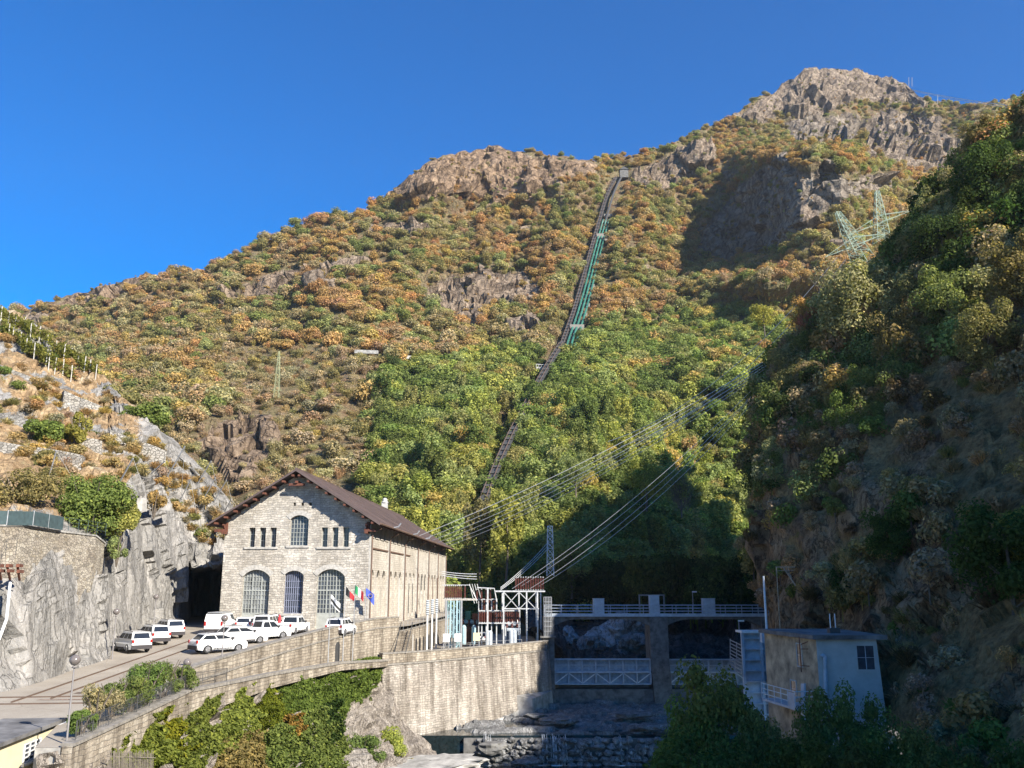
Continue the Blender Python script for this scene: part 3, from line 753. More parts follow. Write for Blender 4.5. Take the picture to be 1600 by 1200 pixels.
def railing(name, pts, h, spacing, label, cat, mat, rails=2, rw=.04, pw=.04, pickets=0, group=None, base=0.0):
    "posts are children; rails one child"
    L = [Vector(p) for p in pts]
    root = empty(name, L[0], 0, label, cat, group)
    mb = MB()
    for k in range(rails):
        hh = base + (h - base) * (k + 1) / rails
        mb.tube([p + Vector((0, 0, hh)) for p in L], rw / 2, 4)
    if pickets:
        tot = 0
        for a, b_ in zip(L, L[1:]):
            n = max(1, int((b_ - a).length / pickets))
            for k in range(n):
                q = a + (b_ - a) * (k + .5) / n; mb.tube([q + Vector((0, 0, .05)), q + Vector((0, 0, h))], .011, 4)
    mb.build('rails', mat, root, True)
    first = None
    for a, b_ in zip(L, L[1:]):
        n = max(1, round((b_ - a).length / spacing))
        for k in range(n + (1 if b_ is L[-1] else 0)):
            q = a + (b_ - a) * k / n
            if first is None:
                first = MB().tube([(0, 0, 0), (0, 0, h + .02)], pw / 2, 6).build('post', mat, root)
                first.location = q - root.location
            else:
                c = first.copy(); link(c); c.parent = root; c.location = q - root.location
    return root
fp = [(-20.0, 43.6, yardz(43.6) + .18), (-19.95, 52, yardz(52) + .18), (-19.95, 58.0, yardz(58) + .18), (-19.3, 63.5, -6.3)]
railing('iron_fence', fp, .85, 1.6, 'low dark iron picket fence on the wall beside the oleander shrubs', 'fence', M['darksteel'], 2, .035, .04, .17, base=.1)

# ------------------------------------------------------------------ cream building, lower left
cb = empty('cream_building', (-24, 44, -12), 0, 'cream rendered low building with grey flat roof at lower left corner', 'building')
fl = P(-60, 1183, 40.5); fr = P(97, 1122, 46.5)
a0 = Vector((-21.8, 35.7, -6.86)); a1 = Vector((-23.3, 49.0, -6.86))
dirb = (a1 - a0).normalized(); nb = Vector((dirb.y, -dirb.x, 0))
if nb.x < 0: nb = -nb
def on_front(px, z=None, out=0.0):
    r = P(px, 1150, 1.0); # intersect direction with facade line
    rx = r[0]
    # a0 + s*dirb ; x = rx*y
    s = (rx * a0.y - a0.x) / (dirb.x - rx * dirb.y)
    p = a0 + dirb * s; return Vector((p.x, p.y, z if z is not None else 0)) + nb * out
q0 = a0.copy(); q1 = a1.copy()
hb = Vector((0, 0, -6))
holew = [on_front(39), on_front(63)]
zw1, zw0 = -7.25, -8.05
body = MB()
bk = -nb * 2.9
body.add([q0, q1, q1 + hb, q0 + hb, q0 + bk, q1 + bk, q1 + bk + hb, q0 + bk + hb], [(0, 1, 2, 3), (1, 5, 6, 2), (5, 4, 7, 6), (4, 0, 3, 7)]).build('wall', M['cream'], cb, True)
e = dirb * .15
MB().prism([q0 + nb * .22 - e, q1 + nb * .22 + e, q1 + bk + e, q0 + bk - e], (0, 0, .18)).build('roof', M['greyroof'], cb, True)
wl, wr = holew; W_ = (wr - wl); wt = W_.normalized()
win = MB(); zz = lambda p, z: Vector((p.x, p.y, z))
win.prism([zz(wl, zw0) + nb * .03, zz(wr, zw0) + nb * .03, zz(wr, zw1) + nb * .03, zz(wl, zw1) + nb * .03], -nb * .1)
wo = win.build('window', M['glass'], cb, True)
fr_ = MB()
for k in range(4): 
    q = wl + W_ * k / 3; fr_.bar(zz(q, zw0) + nb * .05, zz(q, zw1) + nb * .05, .06)
for k in range(5):
    z = zw0 + (zw1 - zw0) * k / 4; fr_.bar(zz(wl, z) + nb * .06, zz(wr, z) + nb * .06, .05)
fro = fr_.build('frame', M['white'], None); fro.parent = wo; fro.matrix_parent_inverse = Matrix.Translation(-Vector(cb.location))
sl = MB().bar(zz(wl, zw0 - .1) + nb * .08 - wt * .15, zz(wr, zw0 - .1) + nb * .08 + wt * .15, .13).build('sill', M['white'], None); sl.parent = wo; sl.matrix_parent_inverse = Matrix.Translation(-Vector(cb.location))

# ------------------------------------------------------------------ river wall with parapet
RW = [(-13.6, 96.9), (-9.9, 100.3), (-6.0, 105.0), (-2.0, 110.2), (1.4, 114.8), (4.2, 118.8), (4.9, 121.5)]
ew = MB().prism([(-21.5, 43, -13), (-20.35, 43, -13), (-20.35, 43, yardz(43) - .01), (-21.5, 43, yardz(43) - .01)], (-.9, 3, 0)).build('wall', M['concrete'], fwl, True)
rw = empty('river_wall', (-5, 108, -16), 0, 'tall stained stone wall rising from the river below the switchyard', 'wall')
pts = [(x, y, 0) for x, y in RW]
MB().ribbon(pts, -.3, .28, -7.9, -6.95).build('parapet', M['ashlar'], rw, True)
MB().ribbon(pts, -.34, .36, -6.95, -6.82).build('coping', M['coping'], rw, True)
MB().ribbon(pts, -.3, .40, -8.08, -7.92).build('string_course', M['coping'], rw, True)
L = [Vector(p) for p in pts]; rows = []
for i, p in enumerate(L):
    d = L[min(i + 1, len(L) - 1)] - L[max(i - 1, 0)]; d.normalize(); n = Vector((d.y, -d.x, 0))
    rows.append([tuple(p + n * .28 + Vector((0, 0, -8.08))), tuple(p + n * .6 + Vector((0, 0, -12))), tuple(p + n * 1.0 + Vector((0, 0, -17.5)))])
wallm = MB().sheet(rows)
wallm.add([rows[-1][0], rows[-1][2], (7, 126, -17.5), (5.2, 126, -8.0)], [(0, 1, 2, 3)])
wallm.build('wall', M['bigwall'], rw, True)
# slope end of the wall on the left, joining the rock
# concrete apron below
AP = [(614, 1176, 95.6), (700, 1152, 102.2), (765, 1130, 107.4), (805, 1112, 112.2), (830, 1096, 114.5), (862, 1084, 118.8)]
ap = empty('concrete_apron', (-4, 100, -17.5), 0, 'pale concrete footing running along the base of the river wall', 'retaining wall')
top = [Vector(P(*a)) for a in AP]
amb = MB(); rows = []
for i, p in enumerate(top):
    d = top[min(i + 1, len(top) - 1)] - top[max(i - 1, 0)]; d.z = 0; d.normalize(); n = Vector((d.y, -d.x, 0))
    rows.append([tuple(p - n * 1.3), tuple(p + n * .1), tuple(p + n * .45 + Vector((0, 0, -5)))])
amb.sheet(rows).build('wall', M['concrete'], ap, True)
st = [Vector(P(*a)) for a in [(806, 1086, 112.6), (832, 1092, 112), (863, 1079, 118.5)]]
MB().prism([st[0] + Vector((0, 0, 0)), st[1], st[2], st[2] + Vector((-2.5, 1, 0))], (0, 0, -4)).build('step_block', M['concrete'], ap, True)
# smooth pale slab at the water's edge
def rock_lump(name, c, size, mat, seed, sub=3, sharp=.35, flat=.0, label=None, cat='boulder', group=None, rz=0.0):
    "faceted boulder from a subdivided sphere-like grid"
    n = 10 * sub; m_ = 6 * sub
    th = np.linspace(0, 2 * np.pi, n, endpoint=False); ph = np.linspace(0.02, np.pi - .02, m_)
    T, H = np.meshgrid(th, ph); V = np.stack([np.cos(T) * np.sin(H), np.sin(T) * np.sin(H), np.cos(H)], -1)
    r = 1 + sharp * facets(V * 1.15 + seed * 3.1, seed, 1.2) + .12 * facets(V * 3 + seed, seed + 5) + .05 * fbm(V * 6, 2, seed)
    V = V * r[..., None]
    if flat: V[..., 2] = np.where(V[..., 2] > flat, flat + (V[..., 2] - flat) * .15, V[..., 2])
    V = V * np.array(size)
    co, si = math.cos(rz), math.sin(rz)
    V = np.stack([V[..., 0] * co - V[..., 1] * si, V[..., 0] * si + V[..., 1] * co, V[..., 2]], -1)
    idx = np.arange(n * m_).reshape(m_, n); nx = np.roll(idx, -1, 1)
    Fq = np.stack([idx[:-1], idx[1:], nx[1:], nx[:-1]], -1).reshape(-1, 4)
    me = quads(name, V.reshape(-1, 3), Fq, mat)
    at = me.attributes.new('rock', 'FLOAT', 'POINT'); at.data.foreach_set('value', np.ones(n * m_, np.float32))
    o = link(bpy.data.objects.new(name, me)); o.location = c
    if label: tag(o, label, cat, group)
    return o

# ------------------------------------------------------------------ overgrown bank between path and river (lower left)
bank_cols = [
 col(60,  [(1178, 43.0), (1210, 42.5), (1260, 42), (1330, 40), (1500, 36)], ()),
 col(100, [(1170, 43.3), (1200, 43), (1250, 42), (1330, 40), (1500, 36)], ()),
 col(200, [(1132, 50.6), (1160, 49.5), (1200, 48), (1300, 44), (1500, 38)], ()),
 col(300, [(1092, 60), (1135, 58.2), (1185, 56), (1290, 52), (1480, 42)], ()),
 col(400, [(1057, 70), (1110, 68), (1160, 66), (1250, 60), (1450, 48)], ()),
 col(480, [(1044, 79), (1100, 77), (1160, 74), (1230, 68), (1400, 54)], ()),
 col(540, [(1035, 88.2), (1095, 86), (1160, 81), (1220, 76), (1380, 60)], ()),
 col(594, [(1031, 97.2), (1085, 95), (1150, 90), (1200, 84), (1360, 66)], ()),
 col(625, [(1120, 97.2), (1150, 95), (1180, 91), (1215, 85), (1350, 68)], ()),
 col(690, [(1185, 97), (1192, 95), (1200, 92), (1230, 86), (1350, 70)], ()),
]
BG = loft(bank_cols, [4, 12, 14, 14, 14, 12, 12, 8, 8], [14, 14, 12, 8])
bn = grid_normals(BG)
if bn[20, 40, 0] < 0: bn = -bn
bpx, bpy_ = proj(BG.transpose(2, 0, 1))
BG2 = BG + bn * ((.55 * facets(BG / np.array([2.2, 2.2, 4.0]), 61) + .3 * facets(BG / .9, 62) + .4 * fbm(BG / 3, 3, 63)) * sstep(0, 6, np.arange(BG.shape[0]))[:, None])[..., None]
bank = grid_mesh('river_bank', BG2, M['bank'], False, {'rock': 0 * bpx + .8, 'warm': 0 * bpx + .15})

# ------------------------------------------------------------------ river bed, weir, water
def slabs(G, s0, amp): return G + np.array([0, 0, 1.0]) * (amp * np.round(facets(G / np.array([3.2, 2.2, 9.]), s0, .2) * 3)[..., None] / 3 + .12 * facets(G / .8, s0 + 7)[..., None])
xs = np.linspace(-6, 26, 110); yy = np.linspace(99.3, 121, 80)
X, Yg = np.meshgrid(xs, yy); Z = -15.25 + .03 * (Yg - 100) + 0 * X
RG = slabs(np.stack([X, Yg, Z], -1), 81, .38)
RG[0, :, 2] -= 2.5
tag(grid_mesh('river_bed', RG, M['riverrock'], False, {'rock': 0 * X + .6}), kind='structure')
MB().box(-14, 40, 99.0, 122, -18, -15.22).build('water', M['water'])['kind'] = 'structure'
MB().box(-14, 60, 30, 99.6, -19, -17.9).build('water', M['water'])['kind'] = 'structure'
weir = empty('boulder_weir', (6, 98.8, -18), 0, 'low weir of rough dark boulders with thin waterfalls', 'weir')
wrm = None
wv = MB()
RNGw = random.Random(4)
VV = []; FF = []
def lump_arrays(c, size, seed, n=10, m_=7):
    th = np.linspace(0, 2 * np.pi, n, endpoint=False); ph = np.linspace(0.02, np.pi - .02, m_)
    T, H = np.meshgrid(th, ph); V = np.stack([np.cos(T) * np.sin(H), np.sin(T) * np.sin(H), np.cos(H)], -1)
    V = V * (1 + .3 * facets(V * 1.3 + seed, seed, 1.0))[..., None] * np.array(size) + np.array(c)
    idx = np.arange(n * m_).reshape(m_, n); nx = np.roll(idx, -1, 1)
    return V.reshape(-1, 3), np.stack([idx[:-1], idx[1:], nx[1:], nx[:-1]], -1).reshape(-1, 4)
base = 0
for r_ in range(5):
    for k in range(27):
        x = -3.5 + k * .88 + RNGw.uniform(-.25, .25) + (r_ % 2) * .45
        V_, F_ = lump_arrays((x, 98.6 - .14 * (5 - r_) + RNGw.uniform(-.2, .2), -17.9 + r_ * .56 + RNGw.uniform(-.1, .1)), (RNGw.uniform(.35, .62), .5, RNGw.uniform(.22, .38)), r_ * 50 + k)
        VV.append(V_); FF.append(F_ + base); base += len(V_)
me = quads('stones', np.concatenate(VV), np.concatenate(FF), M['boulder'])
at = me.attributes.new('rock', 'FLOAT', 'POINT'); at.data.foreach_set('value', np.ones(base, np.float32))
so_ = link(bpy.data.objects.new('stones', me)); so_.parent = weir; so_.location = -Vector(weir.location)
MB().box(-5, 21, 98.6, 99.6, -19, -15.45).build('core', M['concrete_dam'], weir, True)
for x, w, lab in [(-2.6, .8, 'narrow waterfall at the left end of the boulder weir'), (4.3, 2.6, 'broad thin waterfall in the middle of the boulder weir'), (11.2, .5, 'slender waterfall right of the middle of the boulder weir')]:
    wf = MB(); rr = random.Random(int(x * 10))
    for k in range(int(w * 9)):
        xx = x + rr.uniform(-w / 2, w / 2); ww = rr.uniform(.01, .03); z1 = -15.05 - rr.uniform(0, .5); z0 = -17.9 + rr.uniform(0, .9)
        wf.tube([(xx, 98.75, z1 + .05), (xx + rr.uniform(-.05, .05), 98.1, z1 - .25), (xx + rr.uniform(-.15, .15), 97.75, z0)], [ww, ww * .8, ww * 1.3], 4)
    wf.tube([(x - w / 2 - .3, 97.6, -17.89), (x, 97.5, -17.88), (x + w / 2 + .3, 97.6, -17.89)], [.03, .07, .03], 5)
    tag(wf.build('waterfall', M['foam']), lab, 'waterfall', 'waterfalls over the weir')
# pale flat slabs beside the weir
for i, (px, py, Y, s, lab) in enumerate([(868, 1125, 104, (2.1, 1.6, .5), 'pale flat rock slab left of the weir crest'), (1010, 1135, 101, (1.6, 1.1, .4), 'pale flat slab at the right of the weir crest'), (820, 1190, 93, (1.3, .9, .35), 'small pale rock in the pool below the weir'), (838, 1118, 106, (1.2, 1.0, .4), 'grey slab beside the concrete footing'), (990, 1115, 106, (2.4, 1.4, .35), 'broad flat slab in the middle of the river bed')]):
    rock_lump('river_slab', P(px, py, Y), s, M['riverrock'], 10 + i, 2, .25, .35, lab, 'rock')
rock_lump('water_worn_rock', P(672, 1196, 89), (5.6, 3.6, 1.1), M['concrete'], 23, 3, .08, .3, 'smooth pale sunlit rock below the concrete footing', 'rock', rz=.5)
rock_lump('concrete_block', P(768, 1168, 96), (1.5, 1.1, .8), M['concrete_dam'], 25, 2, .15, .6, 'shaded grey block in the river beside the pale rock', 'block', rz=.4)
# upstream bed with boulders
xs = np.linspace(2, 40, 70); yy = np.linspace(123.5, 185, 70)
X, Yg = np.meshgrid(xs, yy); Z = np.interp(Yg, [123.5, 150, 185], [-9.8, -8.2, -5.5]) + 3.5 * sstep(10, 2, X) + 5 * sstep(30, 40, X)
UG = np.stack([X, Yg, Z], -1); UG[..., 2] += 1.0 * facets(UG / 3.5, 91) + .4 * facets(UG / 1.3, 92)
tag(grid_mesh('upstream_river_bed', UG, M['shadebed'], False, {'rock': 0 * X + .8}), kind='structure')
for i, (px, py, Y, s, lab) in enumerate([
    (962, 990, 140, (3.7, 2.2, 2.6), 'huge pale boulder leaning below the dam bridge deck'), (985, 1014, 134, (3.2, 2, 2.0), 'broad boulder beneath the huge pale one'),
    (890, 996, 142, (1.5, 1.2, 1.2), 'pale round boulder at the left under the bridge'), (925, 1010, 136, (2.2, 1.6, 1.2), 'low grey boulder left of the huge one'),
    (994, 985, 150, (1.8, 1.4, 1.8), 'pale boulder close to the left of the bridge pier'), (880, 1018, 131, (1.8, 1.2, .9), 'flat dark boulder above the left gate'), (945, 1022, 130, (1.6, 1.2, .8), 'small boulder right above the left gate'),
    (1060, 1018, 134, (2.0, 1.4, 1.1), 'dark boulder behind the right gate'), (1105, 1010, 140, (2.4, 1.4, 1.5), 'large dark boulder behind the right gate near the bank')]):
    rock_lump('boulder', P(px, py, Y), s, M['bouldpale' if i in (0, 2, 4) else 'shadebed' if i in (5, 6, 7, 8) else 'boulder'], 30 + i, 3, .3, 0, lab, 'boulder', 'boulders in the river above the dam', rz=i * .7)
# ------------------------------------------------------------------ the power house
PHL, PHW = 66.0, 15.6
ph = empty('power_house', (-30.7, 97.0, -4.6), R(-2.8), 'long stone hydroelectric hall with brown gabled roof and arched windows', 'building')
def pierced(mb, outline, holes, depth, to3):
    loops = [[Vector((u, v, 0)) for u, v in outline]] + [[Vector((u, v, 0)) for u, v in h] for h in holes]
    flat = [p for l in loops for p in l]
    tris = tessellate_polygon(loops)
    vs = [to3(p.x, p.y, 0) for p in flat]
    fs = []
    for t_ in tris:
        a, b_, c = (flat[i] for i in t_)
        ar = (b_.x - a.x) * (c.y - a.y) - (b_.y - a.y) * (c.x - a.x)
        fs.append(t_ if ar > 0 else (t_[0], t_[2], t_[1]))
    mb.add(vs, fs)
    for h in holes:
        n = len(h); mb.add([to3(u, v, 0) for u, v in h] + [to3(u, v, depth) for u, v in h], [(i, i + n, (i + 1) % n + n, (i + 1) % n) for i in range(n)])
front = lambda u, v, d: (u, d, v)
def opening(u0, u1, w0, w1, rise):
    c = (u0 + u1) / 2; return [(c + x, w0 + z) for x, z in (arch_poly(u1 - u0, w1 - w0, rise) if rise else [(-(u1 - u0) / 2, 0), ((u1 - u0) / 2, 0), ((u1 - u0) / 2, w1 - w0), (-(u1 - u0) / 2, w1 - w0)])]
WIN = [('big', 2.25, 5.15, 0.0, 6.25, .75), ('bars', 6.7, 8.75, 1.75, 6.15, .45), ('big', 10.2, 13.15, 0.0, 6.3, .75), ('up', 7.0, 9.0, 8.75, 11.95, .45)]
for u0 in (2.62, 3.77, 4.92, 10.45, 11.6, 12.75): WIN.append(('slit', u0, u0 + .66, 8.6, 10.65, .0))
for u0 in (7.25, 8.12, 8.98): WIN.append(('hole', u0, u0 + .26, 12.95, 13.3, .0))
holes = [opening(*w[1:]) for w in WIN]
slope = .626
mb = MB()
pierced(mb, [(0, -1.5), (PHW, -1.5), (PHW, 11.45), (PHW / 2, 16.4), (0, 11.45)], holes, .6, front)
mb.build('wall', M['facade'], ph)
for kind, u0, u1, w0, w1, rise in WIN:
    h = opening(u0, u1, w0, w1, rise)
    if kind == 'hole':
        MB().prism([(u, .5, w) for u, w in h], (0, .1, 0)).build('vent_opening', M['dark'], ph); continue
    name = 'window'
    pane = MB(); bars = MB()
    wb = w0 + (1.75 if kind == 'big' else 0)
    hh = opening(u0, u1, wb, w1, rise)
    pane.prism([(u, .5, w) for u, w in hh], (0, .08, 0))
    gl = M['glass_pale'] if (kind == 'big' and u0 < 5) else M['glass']
    wo = pane.build('window', gl, ph)
    fm = M['bluebar'] if kind == 'bars' else M['frame']
    nu = {'big': 9, 'bars': 9, 'up': 6, 'slit': 2}[kind]; nv = {'big': 9, 'bars': 7, 'up': 7, 'slit': 4}[kind]
    c = (u0 + u1) / 2; Wd = u1 - u0; bw = .045
    rad = (Wd * Wd / 4 + rise * rise) / (2 * rise) if rise else 0
    def topat(u): return w1 - rad + math.sqrt(max(0, rad * rad - (u - c) ** 2)) if rise else w1
    for k in range(nu + 1):
        u = u0 + Wd * k / nu; e_ = .08 if k in (0, nu) else bw
        bars.box(u - e_ / 2, u + e_ / 2, .42, .5, wb, topat(min(max(u, u0 + .02), u1 - .02)))
    for k in range(nv):
        w = wb + (w1 - rise - wb) * k / (nv - 1); e_ = .12 if (kind == 'big' and k == 5) or k == 0 else bw
        bars.box(u0, u1, .425, .49, w - e_ / 2, w + e_ / 2)
    if kind == 'big':
        for k in (3, 6): bars.box(u0 + Wd * k / nu - .05, u0 + Wd * k / nu + .05, .40, .5, wb, topat(u0 + Wd * k / nu))
    f_ = bars.build('frame', fm, ph); f_.parent = wo
    if kind == 'big':
        d_ = MB(); d_.box(u0, c - .01, .44, .52, 0, wb - .06); d_.box(c + .01, u1, .44, .52, 0, wb - .06)
        d_.build('door', M['door'], ph)
    if kind in ('bars', 'up'):
        s_ = MB().box(u0 - .3, u1 + .2, -.12, .3, w0 - .22, w0 - .003).build('sill', M['trimstone'], ph); s_.parent = wo
    # voussoir arch proud of the wall
    if rise:
        outer = arch_poly(Wd + .9, w1 - w0 + .5, rise + .12, 10)[2:]; inner = arch_poly(Wd, w1 - w0, rise, 10)[2:]
        a = MB(); n = len(outer)
        vs = [(c + x, -.05, w0 + z) for x, z in outer] + [(c + x, -.05, w0 + z) for x, z in inner]
        vs += [(x, .02, z) for x, y, z in vs]
        fs = [(i, i + 1, n + i + 1, n + i) for i in range(n - 1)] + [(i, 2 * n + i, 2 * n + i + 1, i + 1) for i in range(n - 1)] + [(n + i, n + i + 1, 3 * n + i + 1, 3 * n + i) for i in range(n - 1)]
        vs_ok = MB(); vs_ok.add(vs, fs); vs_ok.build('arch', M['trimstone'], ph)
for u0, u1 in ((2.3, 5.85), (10.1, 13.7)):
    MB().box(u0 - .1, u1, -.12, .25, 8.4, 8.597).build('sill', M['trimstone'], ph)
# side wall (towards the river), far gable, hidden wall
mb = MB()
side = lambda u, v, d: (PHW - d, u, v)
bays = 6; BL = PHL / bays
sh = []
nich = []
for b_i in range(bays):
    for k in range(3):
        u = b_i * BL + BL * (k + .5) / 3 + (0.4 if k == 0 else -.4 if k == 2 else 0)
        nich.append((u - .95, u + .95, .6, 6.3, .95, b_i, k))
sh = [opening(*n_[:5]) for n_ in nich]
slots = []
pierced(mb, [(0, -4), (PHL, -4), (PHL, 11.45), (0, 11.45)], sh, .22, side)
mb.build('wall', M['sidestone'], ph)
for (u0, u1, w0, w1, rise, bi, k), h in zip(nich, sh):
    dark = (bi == 2 and k == 2) or bi == 3
    mt = M['sidestone'] if not dark else M['hutpale']
    if bi in (2, 3) or (bi == 1 and k == 2): mt = M['hutpale']
    mb = MB(); mb.prism([(PHW - .2, u, w) for u, w in reversed(h)], (-.05, 0, 0)); mb.build('blind_niche', mt, ph)
    c = (u0 + u1) / 2
    mb = MB()
    if bi == 3:
        mb.box(PHW - .17, PHW - .1, c - .55, c + .55, 3.9, 6.0)
    elif bi == 2:
        mb.box(PHW - .17, PHW - .1, c - .25, c + .25, 1.0, 4.9)
    else:
        pp_ = [(c + x, 5.55 + z) for x, z in arch_poly(.7, .62, .33)]
        mb.prism([(PHW - .12, u, w) for u, w in reversed(pp_)], (-.06, 0, 0))
    mb.build('window', M['dark'], ph)
MB().add([(0, PHL, -4), (0, PHL, 11.45), (PHW / 2, PHL, 16.4), (PHW, PHL, 11.45), (PHW, PHL, -4), (0, 0, -4), (0, 0, 11.45)], [(0, 1, 2, 3, 4), (5, 6, 1, 0)]).build('wall', M['sidestone'], ph)
# pilasters + corbel frieze
for b_i in range(bays + 1):
    u = min(max(b_i * BL, .45), PHL - .45)
    MB().box(PHW - .01, PHW + .14, u - .45, u + .45, -3, 10.9).build('pilaster', M['trimstone'], ph)
frz = MB().box(PHW - .01, PHW + .12, -.9, .9, 9.6, 11.4).build('frieze_panel', M['sidestone'], ph)
for k in range(bays * 4):
    c = frz if k == 0 else frz.copy()
    if k: link(c)
    c.location.y = (k + .5) * BL / 4
MB().box(PHW - .01, PHW + .13, 2.0, 27, 8.45, 8.6).build('brown_band', M['brownpipe'], ph)
for b_i in range(bays + 1):
    u = min(max(b_i * BL, .5), PHL - .3)
    z0_ = -.2
    MB().tube([(PHW + 1.2, u, 10.55), (PHW + .5, u, 10.2), (PHW + .24, u, 9.8), (PHW + .24, u, z0_)], .075, 6).build('downpipe', M['brownpipe'], ph)
# roof
ov, fo = 1.4, 1.6
ap_, ez = 16.72, 16.72 - slope * (PHW / 2 + ov)
mb = MB()
th = .16
for sx in (-1, 1):
    c = PHW / 2
    x1 = c + sx * (PHW / 2 + ov)
    mb.prism([(c, -fo, ap_), (x1, -fo, ez), (x1, -fo, ez - th), (c, -fo, ap_ - th)] if sx > 0 else [(c, -fo, ap_ - th), (x1, -fo, ez - th), (x1, -fo, ez), (c, -fo, ap_)], (0, PHL + fo + 1, 0))
rf = mb.build('roof', M['roof'], ph)
mb = MB()
# standing seams
for sx in (-1, 1):
    n = 56
    for k in range(n):
        y = -fo + (PHL + fo + 1) * (k + .5) / n; c = PHW / 2; x1 = c + sx * (PHW / 2 + ov)
        mb.bar((c, y, ap_ + .02), (x1, y, ez + .02), .05)
mb.bar((PHW / 2, -fo, ap_ + .03), (PHW / 2, PHL + 1, ap_ + .03), .22)
mb.build('seam', M['roof'], ph).parent = rf
# barge boards and purlin brackets
for sx in (-1, 1):
    c = PHW / 2; x1 = c + sx * (PHW / 2 + ov)
    MB().prism([(c, -fo - .05, ap_ - .0), (x1, -fo - .05, ez - .0), (x1, -fo - .05, ez - .22), (c, -fo - .05, ap_ - .22)], (0, .05, 0)).build('barge_board', M['roof'], ph)
    for k in range(9):
        t_ = (k + .35) / 9.2; x = c + sx * (PHW / 2 + ov) * t_; z = ap_ - slope * (PHW / 2 + ov) * t_ - .36
        MB().box(x - .13, x + .13, -fo + .03, .3, z - .20, z).build('purlin_end', M['redwood'], ph)
    # big corner brackets
    xb = c + sx * (PHW / 2 - .15)
    mbb = MB()
    mbb.box(xb - .16, xb + .16, -1.1, .05, 9.95, 10.2); mbb.box(xb - .16, xb + .16, -.25, 0, 9.95, 11.2); mbb.bar((xb, -1.1, 10.9), (xb, -.1, 10.0), .2)
    mbb.box(xb - .9 * (1 if sx < 0 else 0.2) - .05, xb + .9 * (1 if sx > 0 else .2) + .05, -.95, -.7, 10.15, 10.45)
    mbb.build('bracket', M['redwood'], ph)
mbb = MB(); mbb.box(PHW / 2 - .85, PHW / 2 + .85, -1.1, -.85, 15.0, 15.25); mbb.box(PHW / 2 - .14, PHW / 2 + .14, -1.3, 0, 15.25, 15.5); mbb.build('bracket', M['redwood'], ph)
mbb = MB(); MB()
for sx in (-1, 1):
    x1 = PHW / 2 + sx * (PHW / 2 + ov)
    MB().tube([(x1 + sx * .08, -fo, ez - .05), (x1 + sx * .08, PHL + 1, ez - .05)], .1, 6).build('gutter', M['brownpipe'], ph)
# rafters tails under the side eave
x0, x1 = PHW - .1, PHW + ov - .1
raf = MB().bar((x0, 0, ap_ - slope * (x0 - PHW / 2) - .28), (x1, 0, ap_ - slope * (x1 - PHW / 2) - .28), .14).build('rafter_tail', M['redwood'], ph); raf.location.y = .5
for k in range(1, 60): c = raf.copy(); link(c); c.location.y = .5 + k * PHL / 60
for i, px in enumerate([(588, 822), (617, 838), (637, 845)]):
    mbb = MB(); y = [6, 20, 31][i]; x = PHW + ov + .1
    mbb.tube([(x, y, ez), (x + .5, y, ez + .1), (x + .8, y, ez + .5)], .09, 6)
    mbb.build('insulator_hook', M['galv'], ph)
# chimney
ch = empty('c', (0, 0, 0)); bpy.data.objects.remove(ch)
cx, cy = PHW / 2 - 1.2, 55.0
MB().box(cx - .45, cx + .45, cy - .45, cy + .45, 14.5, 18.2).build('chimney', M['hutpale'], ph)
MB().lathe([(.6, 0), (.6, .12), (.42, .25), (.42, .6), (.2, .8)], (cx, cy, 18.2), 10).build('chimney_pot', M['hutpale'], ph)

# side walkway of the hall, its retaining wall with niches, stairs
wk = empty('walkway_wall', (-11, 104, -8), 0, 'stone retaining wall with arched niches under the walkway beside the hall', 'wall')
wl_pts = [Vector((-12.3, 102.2, 0)), Vector((-11.1, 115, 0)), Vector((-8.6, 164, 0))]
MB().ribbon(wl_pts, -.4, .0, -8.3, -4.95).build('wall', M['ashlar'], wk, True)
MB().ribbon(wl_pts, -.45, .07, -4.95, -4.82).build('coping', M['coping'], wk, True)
dw = (wl_pts[1] - wl_pts[0]).normalized(); nw = Vector((dw.y, -dw.x, 0))
for k in range(10):
    s_ = 2.2 + k * 2.3
    c_ = (wl_pts[0] + dw * s_) if s_ < 12.7 else (wl_pts[1] + (wl_pts[2] - wl_pts[1]).normalized() * (s_ - 12.7)); c_.z = -8.05
    pp, dv = wall_poly(c_ + nw * .0, dw, nw, arch_poly(1.0, 2.5 if k < 3 else 1.9, .5), .02, .1)
    MB().prism(pp, dv).build('niche', M['hutpale'] if k < 3 else M['dark'], wk, True)
sts = empty('stone_stairs', (-12, 101, -8), 0, 'narrow stone stairs with dark handrails climbing to the hall walkway', 'stairs')
mb = MB()
for k in range(13):
    z = -8.0 + 3.1 * (k + 1) / 13; y = 98.6 + k * .3
    mb.box(-12.6 + k * .02, -11.2 + k * .02, y, y + .3, -8.1, z)
mb.build('steps', M['ashlar'], sts, True)
for dx in (-12.5, -11.25):
    MB().tube([(dx, 98.5, -7.0), (dx + .25, 102.6, -3.95)], .05, 5).build('handrail', M['darksteel'], sts, True)
railing('walkway_railing', [(-12.0, 102.4, -4.82), (-11.0, 115, -4.82), (-8.5, 164, -4.82)], 1.0, 2.4, 'thin grey railing along the walkway beside the stone hall', 'railing', M['galv'], 2, .03, .04)

